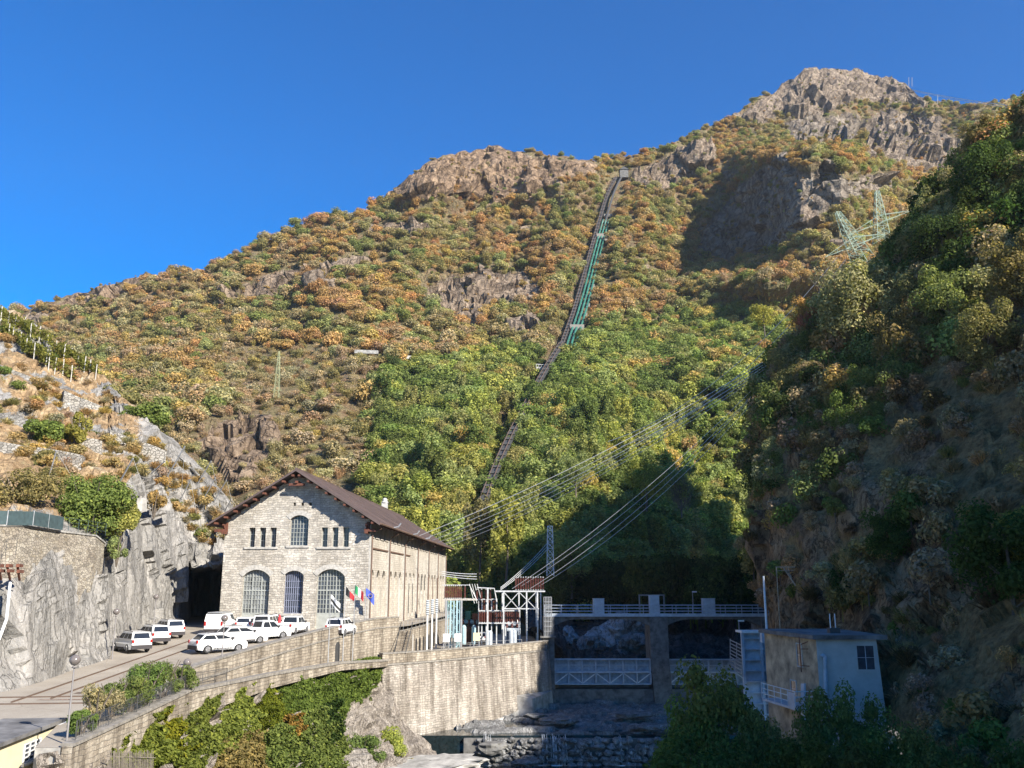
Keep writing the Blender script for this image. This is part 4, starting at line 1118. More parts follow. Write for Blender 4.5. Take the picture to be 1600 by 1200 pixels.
# ------------------------------------------------------------------ dam: piers, bridge, gates
dam = empty('dam_bridge', (5, 121.5, -16), 0, 'concrete river dam bridge with a tall central pier', 'dam')
DY0, DY1 = 120.3, 123.3
def X_(px, Y, py=960): return P(px, py, Y)[0]
xa, xb, xc, xd = X_(866, DY0), X_(1014, DY0), X_(1042, DY0), X_(1188, DY0)
zt = P(900, 960, DY0)[2]
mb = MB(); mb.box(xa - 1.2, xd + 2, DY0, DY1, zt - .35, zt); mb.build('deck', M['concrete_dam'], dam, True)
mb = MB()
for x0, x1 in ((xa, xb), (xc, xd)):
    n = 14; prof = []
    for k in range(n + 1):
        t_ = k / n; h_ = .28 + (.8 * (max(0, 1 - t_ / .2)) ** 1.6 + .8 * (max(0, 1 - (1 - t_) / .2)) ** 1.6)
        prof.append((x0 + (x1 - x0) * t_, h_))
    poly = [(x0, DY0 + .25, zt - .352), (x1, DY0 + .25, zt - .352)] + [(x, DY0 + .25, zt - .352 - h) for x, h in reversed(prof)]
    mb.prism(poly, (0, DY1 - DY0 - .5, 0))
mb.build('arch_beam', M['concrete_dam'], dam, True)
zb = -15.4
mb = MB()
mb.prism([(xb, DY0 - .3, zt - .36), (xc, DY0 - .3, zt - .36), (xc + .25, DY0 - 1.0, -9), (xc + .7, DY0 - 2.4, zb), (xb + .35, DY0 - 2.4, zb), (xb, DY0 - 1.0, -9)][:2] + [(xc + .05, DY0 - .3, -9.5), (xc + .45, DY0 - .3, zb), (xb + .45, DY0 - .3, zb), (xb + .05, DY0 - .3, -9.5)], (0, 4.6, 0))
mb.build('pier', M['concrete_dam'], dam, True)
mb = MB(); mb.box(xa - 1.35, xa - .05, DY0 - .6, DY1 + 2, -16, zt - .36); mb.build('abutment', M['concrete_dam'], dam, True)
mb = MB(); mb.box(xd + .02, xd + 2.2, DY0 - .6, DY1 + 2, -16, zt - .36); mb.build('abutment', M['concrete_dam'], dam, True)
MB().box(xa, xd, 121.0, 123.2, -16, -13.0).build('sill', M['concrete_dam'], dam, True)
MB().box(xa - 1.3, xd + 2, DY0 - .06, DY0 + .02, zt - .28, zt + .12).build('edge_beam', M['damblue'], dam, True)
railing('bridge_railing', [(xa - 1.2, DY0 + .06, zt), (xd + 1.9, DY0 + .06, zt)], 1.15, 2.1, 'grey blue railing along the near edge of the dam bridge', 'railing', M['damblue'], 3, .07, .09)
railing('bridge_railing', [(xa - 1.2, DY1 - .06, zt), (xd + 1.9, DY1 - .06, zt)], 1.15, 2.1, 'grey blue railing along the far edge of the dam bridge', 'railing', M['damblue'], 3, .06, .08)
for px0, px1, y0, lab in [(927, 944, 936, 'grey blue cabinet on the left half of the dam bridge'), (1015, 1030, 931, 'tall grey blue cabinet above the central pier of the dam'), (1098, 1117, 936, 'grey blue cabinet on the right half of the dam bridge')]:
    r_ = empty('control_cabinet', (X_((px0 + px1) / 2, DY0 + .6), DY0 + .6, zt), 0, lab, 'cabinet', 'cabinets on the dam bridge')
    w = (X_(px1, DY0) - X_(px0, DY0)) / 2; h_ = P(900, y0, DY0)[2] - zt
    MB().box(-w, w, -.5, .6, .05, h_).build('body', M['damblue'], r_)
    MB().box(-w - .04, w + .04, -.56, .66, h_, h_ + .08).build('lid', M['damblue'], r_)
    MB().box(-w + .12, w - .12, -.53, -.502, .2, h_ - .15).build('door', M['damblue'], r_)
fr = empty('steel_portal', (xb + 1, DY0 + 1, zt), 0, 'thin dark steel portal frame standing over the central pier', 'frame')
xp0, xp1 = X_(1002, DY0) , X_(1041, DY0); hz = P(900, 930, DY0)[2]
MB().bar((xp0, DY0 + 1.4, zt), (xp0, DY0 + 1.4, hz), .16).build('post', M['pole'], fr, True); MB().bar((xp1, DY0 + 1.4, zt), (xp1, DY0 + 1.4, hz), .16).build('post', M['pole'], fr, True)
MB().bar((xp0 - .1, DY0 + 1.4, hz), (xp1 + .1, DY0 + 1.4, hz), .16).build('beam', M['pole'], fr, True)
# sluice gates
def gate(x0, x1, lab, ztop, zbot, cable=False):
    Y = 121.2
    g = empty('sluice_gate', ((x0 + x1) / 2, Y, zbot), 0, lab, 'sluice gate', 'sluice gates of the dam')
    MB().box(x0, x1, Y, Y + .12, zbot, ztop).build('skin_plate', M['gateskin'], g, True)
    mid = (ztop + zbot) / 2 - .05
    mb = MB()
    mb.box(x0, x1, Y - .8, Y, ztop - .12, ztop); mb.box(x0, x1, Y - .8, Y, mid - .1, mid + .1); mb.box(x0, x1, Y - .8, Y, zbot, zbot + .12)
    mb.build('girder', M['damblue'], g, True)
    n = 7
    mb = MB()
    for k in range(n + 1):
        x = x0 + (x1 - x0) * k / n; mb.box(x - .07, x + .07, Y - .78, Y, zbot + .12, mid - .1); mb.box(x - .07, x + .07, Y - .6, Y, mid + .1, ztop - .12)
    mb.box(x0, x1, Y - .25, Y, (ztop + mid) / 2 - .05, (ztop + mid) / 2 + .05)
    mb.build('stiffener', M['damblue'], g, True)
    mb = MB()
    for k in range(n):
        a = x0 + (x1 - x0) * k / n; c = x0 + (x1 - x0) * (k + 1) / n
        if k % 2 == 0: mb.bar((a, Y - .7, zbot + .15), (c, Y - .7, mid - .12), .10)
        else: mb.bar((a, Y - .7, mid - .12), (c, Y - .7, zbot + .15), .10)
    mb.build('brace', M['white'], g, True)
gt, gb = P(940, 1029, 121)[2], P(940, 1069, 121)[2]
gate(xa + .05, xb + .02, 'grey blue steel sluice gate left of the central pier', gt, gb)
gate(xc + .12, xd - .05, 'grey blue steel sluice gate right of the central pier, partly behind a shrub', gt - .05, gb + .0)
# caged ladder at the left abutment
lad = empty('caged_ladder', (4.8, 119.5, -8), 0, 'tall grey cage and ladder at the left end of the dam bridge', 'ladder')
lx0, lx1 = X_(850, 119.5), X_(862, 119.5); lz0, lz1 = P(855, 994, 119.5)[2], P(855, 933, 119.5)[2]
mb = MB()
for k in range(6):
    x = lx0 + (lx1 - lx0) * k / 5; mb.tube([(x, 119.4, lz0), (x, 119.4, lz1)], .028, 5)
    mb.tube([(x, 120.2, lz0), (x, 120.2, lz1)], .028, 5)
mb.build('bars', M['galv'], lad, True)
mb = MB()
for k in range(9):
    z = lz0 + (lz1 - lz0) * k / 8
    mb.tube([(lx0, 119.4, z), (lx1, 119.4, z), (lx1, 120.2, z), (lx0, 120.2, z), (lx0, 119.4, z)], .03, 5)
mb.build('hoops', M['galv'], lad, True)
MB().box(lx0 - .5, lx1 + .5, 119.2, 120.25, lz0 - .2, lz0).build('platform', M['concrete_dam'], lad, True)
def simple_lamp(name, base, h, label, group=None, head='side', mat='galv'):
    r_ = empty(name, base, 0, label, 'lamp', group)
    MB().tube([(0, 0, 0), (0, 0, h)], [.05, .035], 6).build('pole', M[mat], r_)
    if head == 'globe':
        MB().lathe([(.02, -.24), (.16, -.19), (.25, -.05), (.25, .06), (.16, .2), (.02, .25)], (0, 0, h + .3), 12).build('lamp_globe', M['lampglobe'], r_, smooth=True)
        MB().lathe([(.1, 0), (.14, .04), (.05, .1)], (0, 0, h - .05), 8).build('lamp_collar', M[mat], r_)
    else:
        MB().box(-.05, .55, -.1, .1, h - .05, h + .1).build('lamp_head', M['lamp'], r_)
    return r_
M['lampglobe'] = plain('smoky_lamp_globe', (0.16, 0.14, 0.13), 0.12)
simple_lamp('street_lamp', (X_(1084, 121), 121.2, zt), P(900, 925, 121.2)[2] - zt, 'small white lamp standing on the dam bridge', None)
# ------------------------------------------------------------------ steel sluice frame near the hut
sf = empty('rake_tower', (24, 92, -14), 0, 'pale blue steel tower of panels and rungs beside the hut', 'tower')
Yf = 90.0
fx0, fx1 = P(1160, 1000, Yf)[0], P(1197, 1000, Yf)[0]; fz1, fz0 = P(1180, 989, Yf)[2], P(1180, 1125, Yf)[2]
for x in (fx0, (fx0 + fx1) / 2 + .6, fx1):
    MB().box(x - .12, x + .12, Yf - .2, Yf + .2, fz0, fz1).build('column', M['damblue'], sf, True)
MB().box(fx0, fx1, Yf + .2, Yf + .3, fz0, fz1).build('panel', M['damblue'], sf, True)
mb = MB()
for k in range(8):
    z = fz0 + (fz1 - fz0) * (k + .5) / 8; mb.box(fx0, fx1, Yf - .22, Yf + .18, z - .06, z + .06)
mb.build('cross_beam', M['damblue'], sf, True)
MB().box(fx0 - .1, fx1 + .3, Yf - .4, Yf + 2.2, fz1, fz1 + .2).build('top_platform', M['white'], sf, True)
grl = empty('slatted_guard', (22, 92, -8), 0, 'slanted guard of horizontal bars left of the pale blue steel tower', 'guard')
mb = MB()
for k in range(9):
    a = P(1141, 1000 + k * 5.2, 95); c = P(1160, 1009 + k * 5.6, 90); mb.bar(a, c, .07)
mb.build('bars', M['galv'], grl, True)
mb = MB(); mb.bar(P(1141, 998, 95), P(1141, 1046, 95), .08); mb.bar(P(1160, 1006, 90), P(1160, 1058, 90), .08); mb.bar(P(1151, 1003, 92.5), P(1151, 1050, 92.5), .08); mb.build('posts', M['galv'], grl, True)
simple_lamp('street_lamp', P(1155, 986, 96), 1.0, 'white dome camera lamp on a short pole near the steel tower', None)

# ------------------------------------------------------------------ the hut
HY = 62.0
hx0, hx1 = P(1275, 1000, HY)[0], P(1369, 1000, HY)[0]
hz1 = P(1280, 999, HY)[2]
hut = empty('dam_keeper_hut', (hx0, HY, -14), 0, 'shaded two storey rendered hut with a flat dark roof right of the dam', 'building')
hd = 8.6; hxb = P(1194, 990, HY + hd)[0]
zb_ = -15.0
mb = MB()
A = Vector((hx0, HY, 0)); B = Vector((hxb, HY + hd, 0))
sd = (B - A).normalized(); sn_ = Vector((-sd.y, sd.x, 0))
if sn_.x > 0: sn_ = -sn_
mb.add([(A.x, A.y, zb_), (B.x, B.y, zb_), (B.x, B.y, hz1), (A.x, A.y, hz1)], [(0, 3, 2, 1)])
mb.build('side_wall', M['hutbeige'], hut, True)
mb = MB(); mb.add([(A.x, A.y, zb_), (hx1 + .55, HY, zb_), (hx1, HY, hz1), (A.x, A.y, hz1), (hx1 + .55, HY + hd, zb_), (hx1, HY + hd, hz1), (B.x, B.y, zb_), (B.x, B.y, hz1)], [(0, 1, 2, 3), (1, 4, 5, 2), (4, 6, 7, 5)])
mb.build('front_wall', M['hutpale'], hut, True)
MB().prism([(A.x - .3, A.y - .3, hz1), (hx1 + .65, HY - .3, hz1), (hx1 + .65, HY + hd + .4, hz1), (B.x - .35, B.y + .3, hz1)], (0, 0, .28)).build('roof', M['greyroof'], hut, True)
def hut_win(px0, px1, py0, py1, on_side, mullion=1):
    if not on_side:
        a = Vector(P(px0, py1, HY)); c = Vector(P(px1, py0, HY)); t_ = Vector((1, 0, 0)); n = Vector((0, -1, 0)); o_ = Vector((a.x, HY, a.z)); w = c.x - a.x; h_ = c.z - a.z
    else:
        def hit(px):
            rx = P(px, 1050, 1)[0]; s_ = (rx * A.y - A.x) / (sd.x - rx * sd.y); return A + sd * s_
        l_, r_ = hit(px0), hit(px1); o_ = l_.copy(); t_ = (r_ - l_).normalized(); w = (r_ - l_).length; n = sn_
        o_.z = P(px0, py1, l_.y)[2]; h_ = P(px0, py0, l_.y)[2] - o_.z
    def quad(u0, u1, v0, v1, out, th): return [o_ + t_ * u0 + Vector((0, 0, v0)) + n * out, o_ + t_ * u1 + Vector((0, 0, v0)) + n * out, o_ + t_ * u1 + Vector((0, 0, v1)) + n * out, o_ + t_ * u0 + Vector((0, 0, v1)) + n * out], -n * th
    wo = MB().prism(*quad(0, w, 0, h_, .012, .1)).build('window', M['glass'], hut, True)
    m_ = MB()
    for a_ in ((-.08, .0, -.08, h_ + .08), (w, w + .08, -.08, h_ + .08), (0, w, -.08, 0), (0, w, h_, h_ + .08)): m_.prism(*quad(*a_, .05, .1))
    f1 = m_.build('frame', M['hutpale'], hut, True); f1.parent = wo
    m_ = MB()
    for k in range(1, mullion + 1): m_.prism(*quad(w * k / (mullion + 1) - .02, w * k / (mullion + 1) + .02, 0, h_, .035, .05))
    m_.prism(*quad(0, w, h_ * .5 - .012, h_ * .5 + .012, .03, .04))
    f2 = m_.build('glazing_bar', M['damblue'], hut, True); f2.parent = wo
hut_win(1341, 1364, 1009, 1046, False, 1)
hut_win(1248, 1255, 1006, 1040, True, 0)
hut_win(1235, 1243, 1063, 1088, True, 0)
dq = MB().prism([Vector(P(1254, 1125, 63.5)), Vector(P(1259, 1125, 63.0)), Vector(P(1259, 1068, 63.0)), Vector(P(1254, 1068, 63.5))], (-.12, 0, 0)).build('door', M['damblue'], hut, True)
MB().tube([P(1284, 1026, HY - .15), P(1286, 1024, HY - .15), P(1289, 1026, HY - .15), P(1290, 1065, HY - .15), P(1292, 1150, HY - .15)], .14, 8).build('downpipe', M['damblue'], hut, True)
cp = Vector(P(1303, 990, HY + 2.5)); cp.z = hz1 + .28
MB().box(cp.x - .35, cp.x + .35, cp.y - .3, cp.y + .3, cp.z, cp.z + .35).build('roof_vent', M['darksteel'], hut, True)
mb = MB()
for dx in (-.2, .15): mb.tube([(cp.x + dx, cp.y, cp.z + .35), (cp.x + dx, cp.y, cp.z + 1.3)], .04, 5)
mb.build('vent_pipe', M['white'], hut, True)
mb = MB(); q = lambda px, py: Vector(P(px, py, 63.3)) + sn_ * .3
mb.bar(q(1255, 995), q(1259, 1050), .06); mb.bar(q(1258, 1007), q(1272, 1001), .05); mb.bar(q(1258, 1014), q(1273, 1014), .05); mb.bar(q(1259, 1040), q(1275, 1041), .05)
mb.build('rusty_bracket', M['rust'], hut, True)
# balcony
bal = MB(); bz = P(1230, 1103, 64)[2]
zr = lambda s_, out: (A + sd * s_ + sn_ * out)
p0, p1, p2, p3 = zr(6.6, 0), zr(6.6, 1.3), zr(1.0, 1.3), zr(1.0, 0)
MB().prism([(p.x, p.y, bz - .15) for p in (p0, p1, p2, p3)], (0, 0, .15)).build('balcony_floor', M['damblue'], hut, True)
mb = MB()
for h_ in (.35, .7, 1.05): mb.tube([(p1.x, p1.y, bz + h_), (p2.x, p2.y, bz + h_)], .03, 5); mb.tube([(p2.x, p2.y, bz + h_), (p3.x, p3.y, bz + h_)], .03, 5)
for k in range(6):
    q_ = p1 + (p2 - p1) * k / 5; mb.tube([(q_.x, q_.y, bz), (q_.x, q_.y, bz + 1.06)], .03, 5)
mb.build('balcony_railing', M['white'], hut, True)
q1, q2 = p2 + sd * 0, p2 + sd * 1.0
MB().prism([(q1.x, q1.y, bz), (q2.x, q2.y, bz), (q2.x, q2.y, bz + .95), (q1.x, q1.y, bz + .95)], sn_ * .03).build('balcony_panel', M['damblue'], hut, True)
# tall white mast behind the hut
ms = empty('white_mast', P(1198, 984, 76), 0, 'tall thin white mast rising behind the left corner of the hut roof', 'mast')
h_ = P(1190, 900, 76)[2] - ms.location.z
MB().tube([(0, 0, -3), (0, 0, h_)], [.11, .08], 8).build('pole', M['white'], ms)
MB().box(-.5, .5, -.3, .3, -1.0, .0).build('base_frame', M['damblue'], ms)
# scaffold bits on the rock
sc = empty('timber_platform', P(1215, 886, 84), 0, 'small rusty platform frame fixed high on the rock left above the hut', 'platform')
mb = MB(); mb.bar(P(1212, 886, 83.5), P(1242, 886, 83.5), .08); mb.bar(P(1212, 892, 83.5), P(1240, 891, 83.5), .05); mb.bar(P(1213, 886, 83.5), P(1219, 985, 82), .06)
mb.bar(P(1225, 888, 83.5), P(1243, 915, 82), .09); mb.bar(P(1230, 888, 83.5), P(1240, 912, 82), .06)
mb.build('frame', M['hutbeige'], sc, True)
# ------------------------------------------------------------------ cars
def car(kind, loc, heading, label, extra=None, pitch=0.0):
    "heading: direction the nose points, degrees from +Y clockwise; local +x is forward"
    r_ = empty({'van': 'parked_van', 'pickup': 'parked_pickup'}.get(kind, 'parked_car'), loc, math.pi / 2 - R(heading), label, {'van': 'van', 'pickup': 'pickup'}.get(kind, 'car'), 'white vehicles parked in the yard')
    S = {  # length, half width, height, wheel radius, wheelbase, lower profile, greenhouse
     'suv':   (4.24, .90, 1.68, .36, 2.57, [(-2.1, .95), (-2.06, 1.05), (.95, 1.10), (1.15, 1.08), (2.02, .98), (2.10, .80)], [(-1.98, 1.04), (-1.80, 1.62), (.15, 1.68), (.98, 1.08)]),
     'cross': (4.45, .91, 1.62, .35, 2.67, [(-2.2, .92), (-2.12, 1.02), (.9, 1.04), (1.2, 1.02), (2.1, .88), (2.22, .70)], [(-2.0, 1.02), (-1.45, 1.52), (-.1, 1.60), (1.15, 1.03)]),
     'hatch': (3.7, .82, 1.55, .30, 2.3, [(-1.8, .88), (-1.76, .98), (.9, 1.0), (1.1, .98), (1.75, .84), (1.84, .66)], [(-1.72, .96), (-1.52, 1.46), (.1, 1.53), (1.08, .98)]),
     'mpv':   (4.4, .92, 1.84, .33, 2.78, [(-2.18, .98), (-2.14, 1.08), (1.0, 1.10), (1.3, 1.08), (2.1, .92), (2.2, .74)], [(-2.10, 1.06), (-1.98, 1.76), (.35, 1.82), (1.28, 1.08)]),
     'van':   (4.95, .98, 1.95, .35, 3.27, [(-2.45, 1.12), (-2.44, 1.2), (1.3, 1.2), (1.7, 1.12), (2.38, .98), (2.48, .76)], [(-2.42, 1.18), (-2.32, 1.90), (.75, 1.93), (1.72, 1.12)]),
     'pickup': (5.1, .92, 1.78, .38, 3.0, [(-2.5, 1.0), (-2.48, 1.04), (1.1, 1.08), (1.35, 1.08), (2.4, 1.0), (2.52, .78)], [(-.75, 1.04), (-.55, 1.70), (.55, 1.74), (1.35, 1.07)]),
    }[kind]
    Ln, hw, Ht, wr, wb, low, gh = S
    ax = [wb / 2 + .05, -wb / 2 + .05]
    # lower body: side outline with wheel arches, widened slightly in the middle
    def outline():
        o = [(low[-1][0], .42), (low[-1][0] - .06, .26)]
        for a in ax:
            for k in range(7):
                t_ = math.pi * k / 6; o.append((a + (wr + .07) * math.cos(t_), .26 + (wr + .06) * math.sin(t_)))
        o += [(low[0][0] + .05, .30), (low[0][0] - .0, .5)]
        return o + low
    ol = outline()
    mb = MB(); n = len(ol)
    tes = tessellate_polygon([[Vector((x, z, 0)) for x, z in ol]])
    secs = [(-hw * .94, 0), (-hw, 0), (hw, 0), (hw * .94, 0)]
    vs = []
    for y, _ in secs:
        sh_ = .985 if abs(y) < hw * .97 else 1.0
        vs += [(x, y, z) for x, z in ol]
    # taper ends: pull outermost side faces
    vs = []
    for j, y in enumerate((-hw, -hw * .9, hw * .9, hw)):
        for x, z in ol:
            s_ = 1.0
            if j in (0, 3):
                s_ = 1.0 - .035 * (abs(x) > Ln / 2 * .8); zz_ = z - (.035 if z > .9 else 0)
                yy_ = y * (1 - .05 * (z > .9)) * (1 - .06 * (abs(x) > Ln / 2 * .9))
                vs.append((x * s_, yy_, zz_))
            else: vs.append((x, y, z + (.02 if z > .9 else 0)))
    fs = []
    for j in range(3):
        for i in range(n):
            fs.append((j * n + i, j * n + (i + 1) % n, (j + 1) * n + (i + 1) % n, (j + 1) * n + i))
    fs += [tuple(t_) for t_ in tes] + [tuple(3 * n + i for i in reversed(t_)) for t_ in tes]
    mb.add(vs, fs)
    # greenhouse solid (white pillars and roof)
    g = gh; tw = hw * .80; bwid = hw * .93
    gv = []
    for x, z in g:
        w_ = tw if z > 1.3 else bwid
        gv += [(x, -w_, z), (x, w_, z)]
    fs = [(0, 1, 3, 2), (2, 3, 5, 4), (4, 5, 7, 6), (0, 2, 4, 6), (1, 7, 5, 3)]
    mb.add(gv, fs)
    if kind == 'pickup':
        mb.box(-2.46, -.78, -hw * .92, -hw * .84, .8, 1.14); mb.box(-2.46, -.78, hw * .84, hw * .92, .8, 1.14); mb.box(-2.5, -2.42, -hw * .9, hw * .9, .8, 1.14)
    body = mb.build('body', M['carwhite'], r_, bevel=.03)
    # glass
    def lerp(a, b_, t_): return a + (b_ - a) * t_
    def glass(name, a, b_, c, d, out):
        return MB().prism([a, b_, c, d], out).build(name, M['carglass'], r_)
    (x0, z0), (x1, z1), (x2, z2), (x3, z3) = g
    def gp(x_, z_, s_):   # point on side of the greenhouse
        t_ = (z_ - 1.04) / (z1 - 1.04); return (x_, s_ * (lerp(bwid, tw, t_) + .012), z_)
    zl, zh = z0 + .08, z1 - .1
    fb = lerp(x0, x1, .15) + .12; fbt = lerp(x0, x1, .85) + .12
    ff = lerp(x3, x2, .13) - .1; fft = lerp(x3, x2, .80) - .1
    for s_ in (-1, 1):
        cuts = [(0, 1)] if kind in ('none',) else ([(0, .30), (.34, .62), (.66, 1)] if kind in ('suv', 'mpv') else [(0, .47), (.51, 1)])
        if kind == 'van': cuts = [(.72, 1)]
        for a, c in cuts:
            pts_ = [gp(lerp(fb, ff, a), zl, s_), gp(lerp(fb, ff, c), zl, s_), gp(lerp(fbt, fft, c), zh, s_), gp(lerp(fbt, fft, a), zh, s_)]
            if s_ > 0: pts_ = pts_[::-1]
            glass('side_window', *pts_, (0, -s_ * .02, 0))
    def across(xa_, za_, xb_, zb2, ins, name, out):
        def w_at(z_): return lerp(bwid, tw, (z_ - 1.04) / (z1 - 1.04)) - ins
        A_ = Vector((xa_, 0, za_)); B_ = Vector((xb_, 0, zb2)); d_ = B_ - A_
        a = A_ + d_ * .14; c = A_ + d_ * .88; o_ = Vector((out * abs(d_.z), 0, abs(d_.x) + .01)).normalized() * .014
        glass(name, (a.x + o_.x, -w_at(a.z), a.z + o_.z), (a.x + o_.x, w_at(a.z), a.z + o_.z), (c.x + o_.x, w_at(c.z), c.z + o_.z), (c.x + o_.x, -w_at(c.z), c.z + o_.z), (-o_.x, 0, -o_.z))
    across(x3, z3, x2, z2, .08, 'windscreen', 1)
    if kind != 'van': across(x0, z0, x1, z1, .14, 'rear_window', -1)
    # bumpers and sills
    mb = MB()
    mb.box(low[0][0] - .05, low[0][0] + .16, -hw * .93, hw * .93, .30, .62 if kind in ('suv', 'cross') else .48)
    mb.box(low[-1][0] - .14, low[-1][0] + .05, -hw * .9, hw * .9, .28, .5)
    for s_ in (-1, 1): mb.box(ax[1] + wr + .1, ax[0] - wr - .1, s_ * hw - .02 * s_ - .02, s_ * hw + .02 * s_ + .02 if s_ > 0 else s_ * hw + .02, .26, .42)
    mb.build('bumper', M['plastic'], r_)
    for a in ax:
        for s_ in (-1, 1):
            w_ = MB().mat(0); cy_ = s_ * (hw - .11)
            ty = [(wr * .62, -.1), (wr * .93, -.11), (wr, -.07), (wr, .07), (wr * .93, .11), (wr * .62, .1)]
            m2 = MB(); m2.lathe(ty, (0, 0, 0), 16)
            m2.v = [(x, z * 1.0, y) for x, y, z in m2.v]; m2.f = [tuple(reversed(f_)) for f_ in m2.f]
            we = bpy.data.objects.new('wheel', None); link(we); we.parent = r_; we.location = (a, cy_, wr)
            m2.build('tyre', M['tyre'], we)
            m3 = MB(); m3.lathe([(wr * .6, -.112), (wr * .6, .112)], (0, 0, 0), 14)
            for k in range(5):
                t_ = 2 * math.pi * k / 5
                m3.bar((0, 0, .118 * s_), (wr * .55 * math.cos(t_), wr * .55 * math.sin(t_), .118 * s_), .06)
            m3.v = [(x, z, y) for x, y, z in m3.v]
            m3.build('rim', M['rim'], we)
    for s_ in (-1, 1):
        MB().box(low[-1][0] - .16, low[-1][0] - .0, s_ * hw * .62 - .16, s_ * hw * .62 + .16, .66, .80).build('headlight', M['lamp'], r_)
        xx = low[0][0]
        MB().box(xx - .03, xx + .10, s_ * hw * .82 - .09, s_ * hw * .82 + .09, .80, 1.04 if kind != 'van' else 1.2).build('tail_light', M['redlamp'], r_)
        MB().box(x3 - .42, x3 - .24, s_ * (hw + .02) - .09, s_ * (hw + .02) + .09, z3 + .03, z3 + .2).build('wing_mirror', M['plastic'], r_)
        if kind in ('suv', 'mpv', 'van', 'cross'):
            MB().bar((x1 + .15, s_ * tw * .93, z1 + .06), (x2 - .1, s_ * tw * .93, z2 + .06), .05).build('roof_rail', M['plastic'] if kind != 'van' else M['galv'], r_)
    MB().box(low[0][0] - .045, low[0][0] - .0, -.26, .26, .70, .82).build('number_plate', M['plate'], r_)
    if extra: extra(r_)
    return r_
def yp(px, py): return on_yard(px, py)
def yd(px, Y): return (P(px, 985, Y)[0], Y, yardz(Y))
car('suv', yp(205, 1018), 316, 'white compact off-roader nearest the camera of the three nosed to the cliff')
car('suv', yp(236, 1006), 316, 'white compact off-roader in the middle of the three nosed to the cliff')
car('suv', yp(261, 996), 318, 'white compact off-roader farthest of the three nosed to the cliff')
def rack(r_): MB().box(-2.2, .6, -.7, .7, 2.0, 2.06).build('roof_rack', M['galv'], r_)
car('van', yd(345, 92.8), 0, 'tall white panel van in front of the dark tunnel mouth', rack)
car('hatch', yd(384, 93.4), -6, 'small white hatchback between the panel van and the people carrier')
car('mpv', yd(419, 92.6), 5, 'white people carrier left of the pickup before the stone facade')
def redcan(r_):
    MB().lathe([(.14, 0), (.15, .05), (.15, .8), (.08, .95), (.05, 1.1)], (-2.1, .55, .82), 10).build('red_bottle', M['cred'], r_)
car('pickup', yd(457, 91.8), 8, 'white pickup with a red gas bottle standing in its bed', redcan)
car('suv', yd(533, 90.5), 10, 'small white car alone by the yard wall before the right hand arched door')
car('cross', yp(340, 1019), 47, 'white crossover nearest the camera of the three along the curved yard wall')
car('cross', yp(376, 1006), 46, 'white car in the middle of the three along the curved yard wall')
car('pickup', yp(411, 999), 42, 'white pickup farthest of the three along the curved yard wall')
cz = car('hatch', (P(755, 1004, 133)[0], 133, -8), 10, 'small white car parked in the switchyard behind the parapet')
del cz["group"]

# ------------------------------------------------------------------ lamps, flags, small yard things
def globe_lamp(base, topy, px, label, group='globe street lamps'):
    h = P(px, topy, base[1])[2] - base[2]
    o = simple_lamp('street_lamp', base, h, label, group, 'globe', 'pole'); o['category'] = 'street lamp'; return o
b0 = Vector((-20.7, 43.6, yardz(43.6) + .15)); q = P(104, 1160, 43.6); b0 = Vector((q[0], q[1], yardz(43.6) + .15))
globe_lamp(b0, 1042, 110, 'tall globe lamp at the lower left corner of the fence wall')
q = P(344, 1068, 66); globe_lamp((q[0], q[1], -6.5), 973, 346, 'globe lamp standing before the curved yard wall near the white crossover')
q = on_yard(171, 1030); globe_lamp((q[0] + .2, q[1], q[2]), 962, 178, 'globe lamp against the cliff beside the nearest white off-roader')
q = on_yard(238, 1003); globe_lamp((q[0], q[1], q[2]), 938, 241, 'globe lamp against the cliff behind the far white off-roader')
q = P(483, 1030, 85.5); o = simple_lamp('wall_lamp', (q[0], q[1], -7.0), 1.7, 'short dark lamp post left of the arched door in the curved wall', None, 'globe', 'darksteel')
q = P(290, 1072, 59.2); o = simple_lamp('wall_lamp', (q[0], q[1], -6.4), 1.35, 'short dark lamp post at the end pillar of the curved wall', None, 'globe', 'darksteel')
def flag_cloth(cols, vertical, w=1.5, h=.95, droop=.35, mats=None, seed=0):
    "waving cloth, strips of material"
    mb = MB(); n = 12; rows = []
    for i in range(9):
        v = i / 8; row = []
        for j in range(n + 1):
            u = j / n
            row.append((u * w * .85, .12 * math.sin(u * 7 + seed + v), -v * h - droop * u * w * (1 + .2 * math.sin(3 * v + seed)) ))
        rows.append(row)
    for i in range(8):
        for j in range(n):
            k = int((j / n if vertical else i / 8) * len(cols)); mb.mat(k)
            mb.add([rows[i][j], rows[i][j + 1], rows[i + 1][j + 1], rows[i + 1][j]], [(0, 1, 2, 3)])
    return mb
flags = [(517, 928, 84, ['cwhite', 'cblack', 'cwhite'], False, 'flagpole with a white flag bearing a dark band, leftmost of the row'),
         (540, 915, 88, ['cblack', 'cred'], True, 'flagpole with the half black half red regional flag'),
         (555, 913, 91, ['cgreen', 'cwhite', 'cred'], True, 'flagpole with the green white and red national flag'),
         (572, 918, 95, ['cblue'], True, 'flagpole with the blue flag, rightmost of the row')]
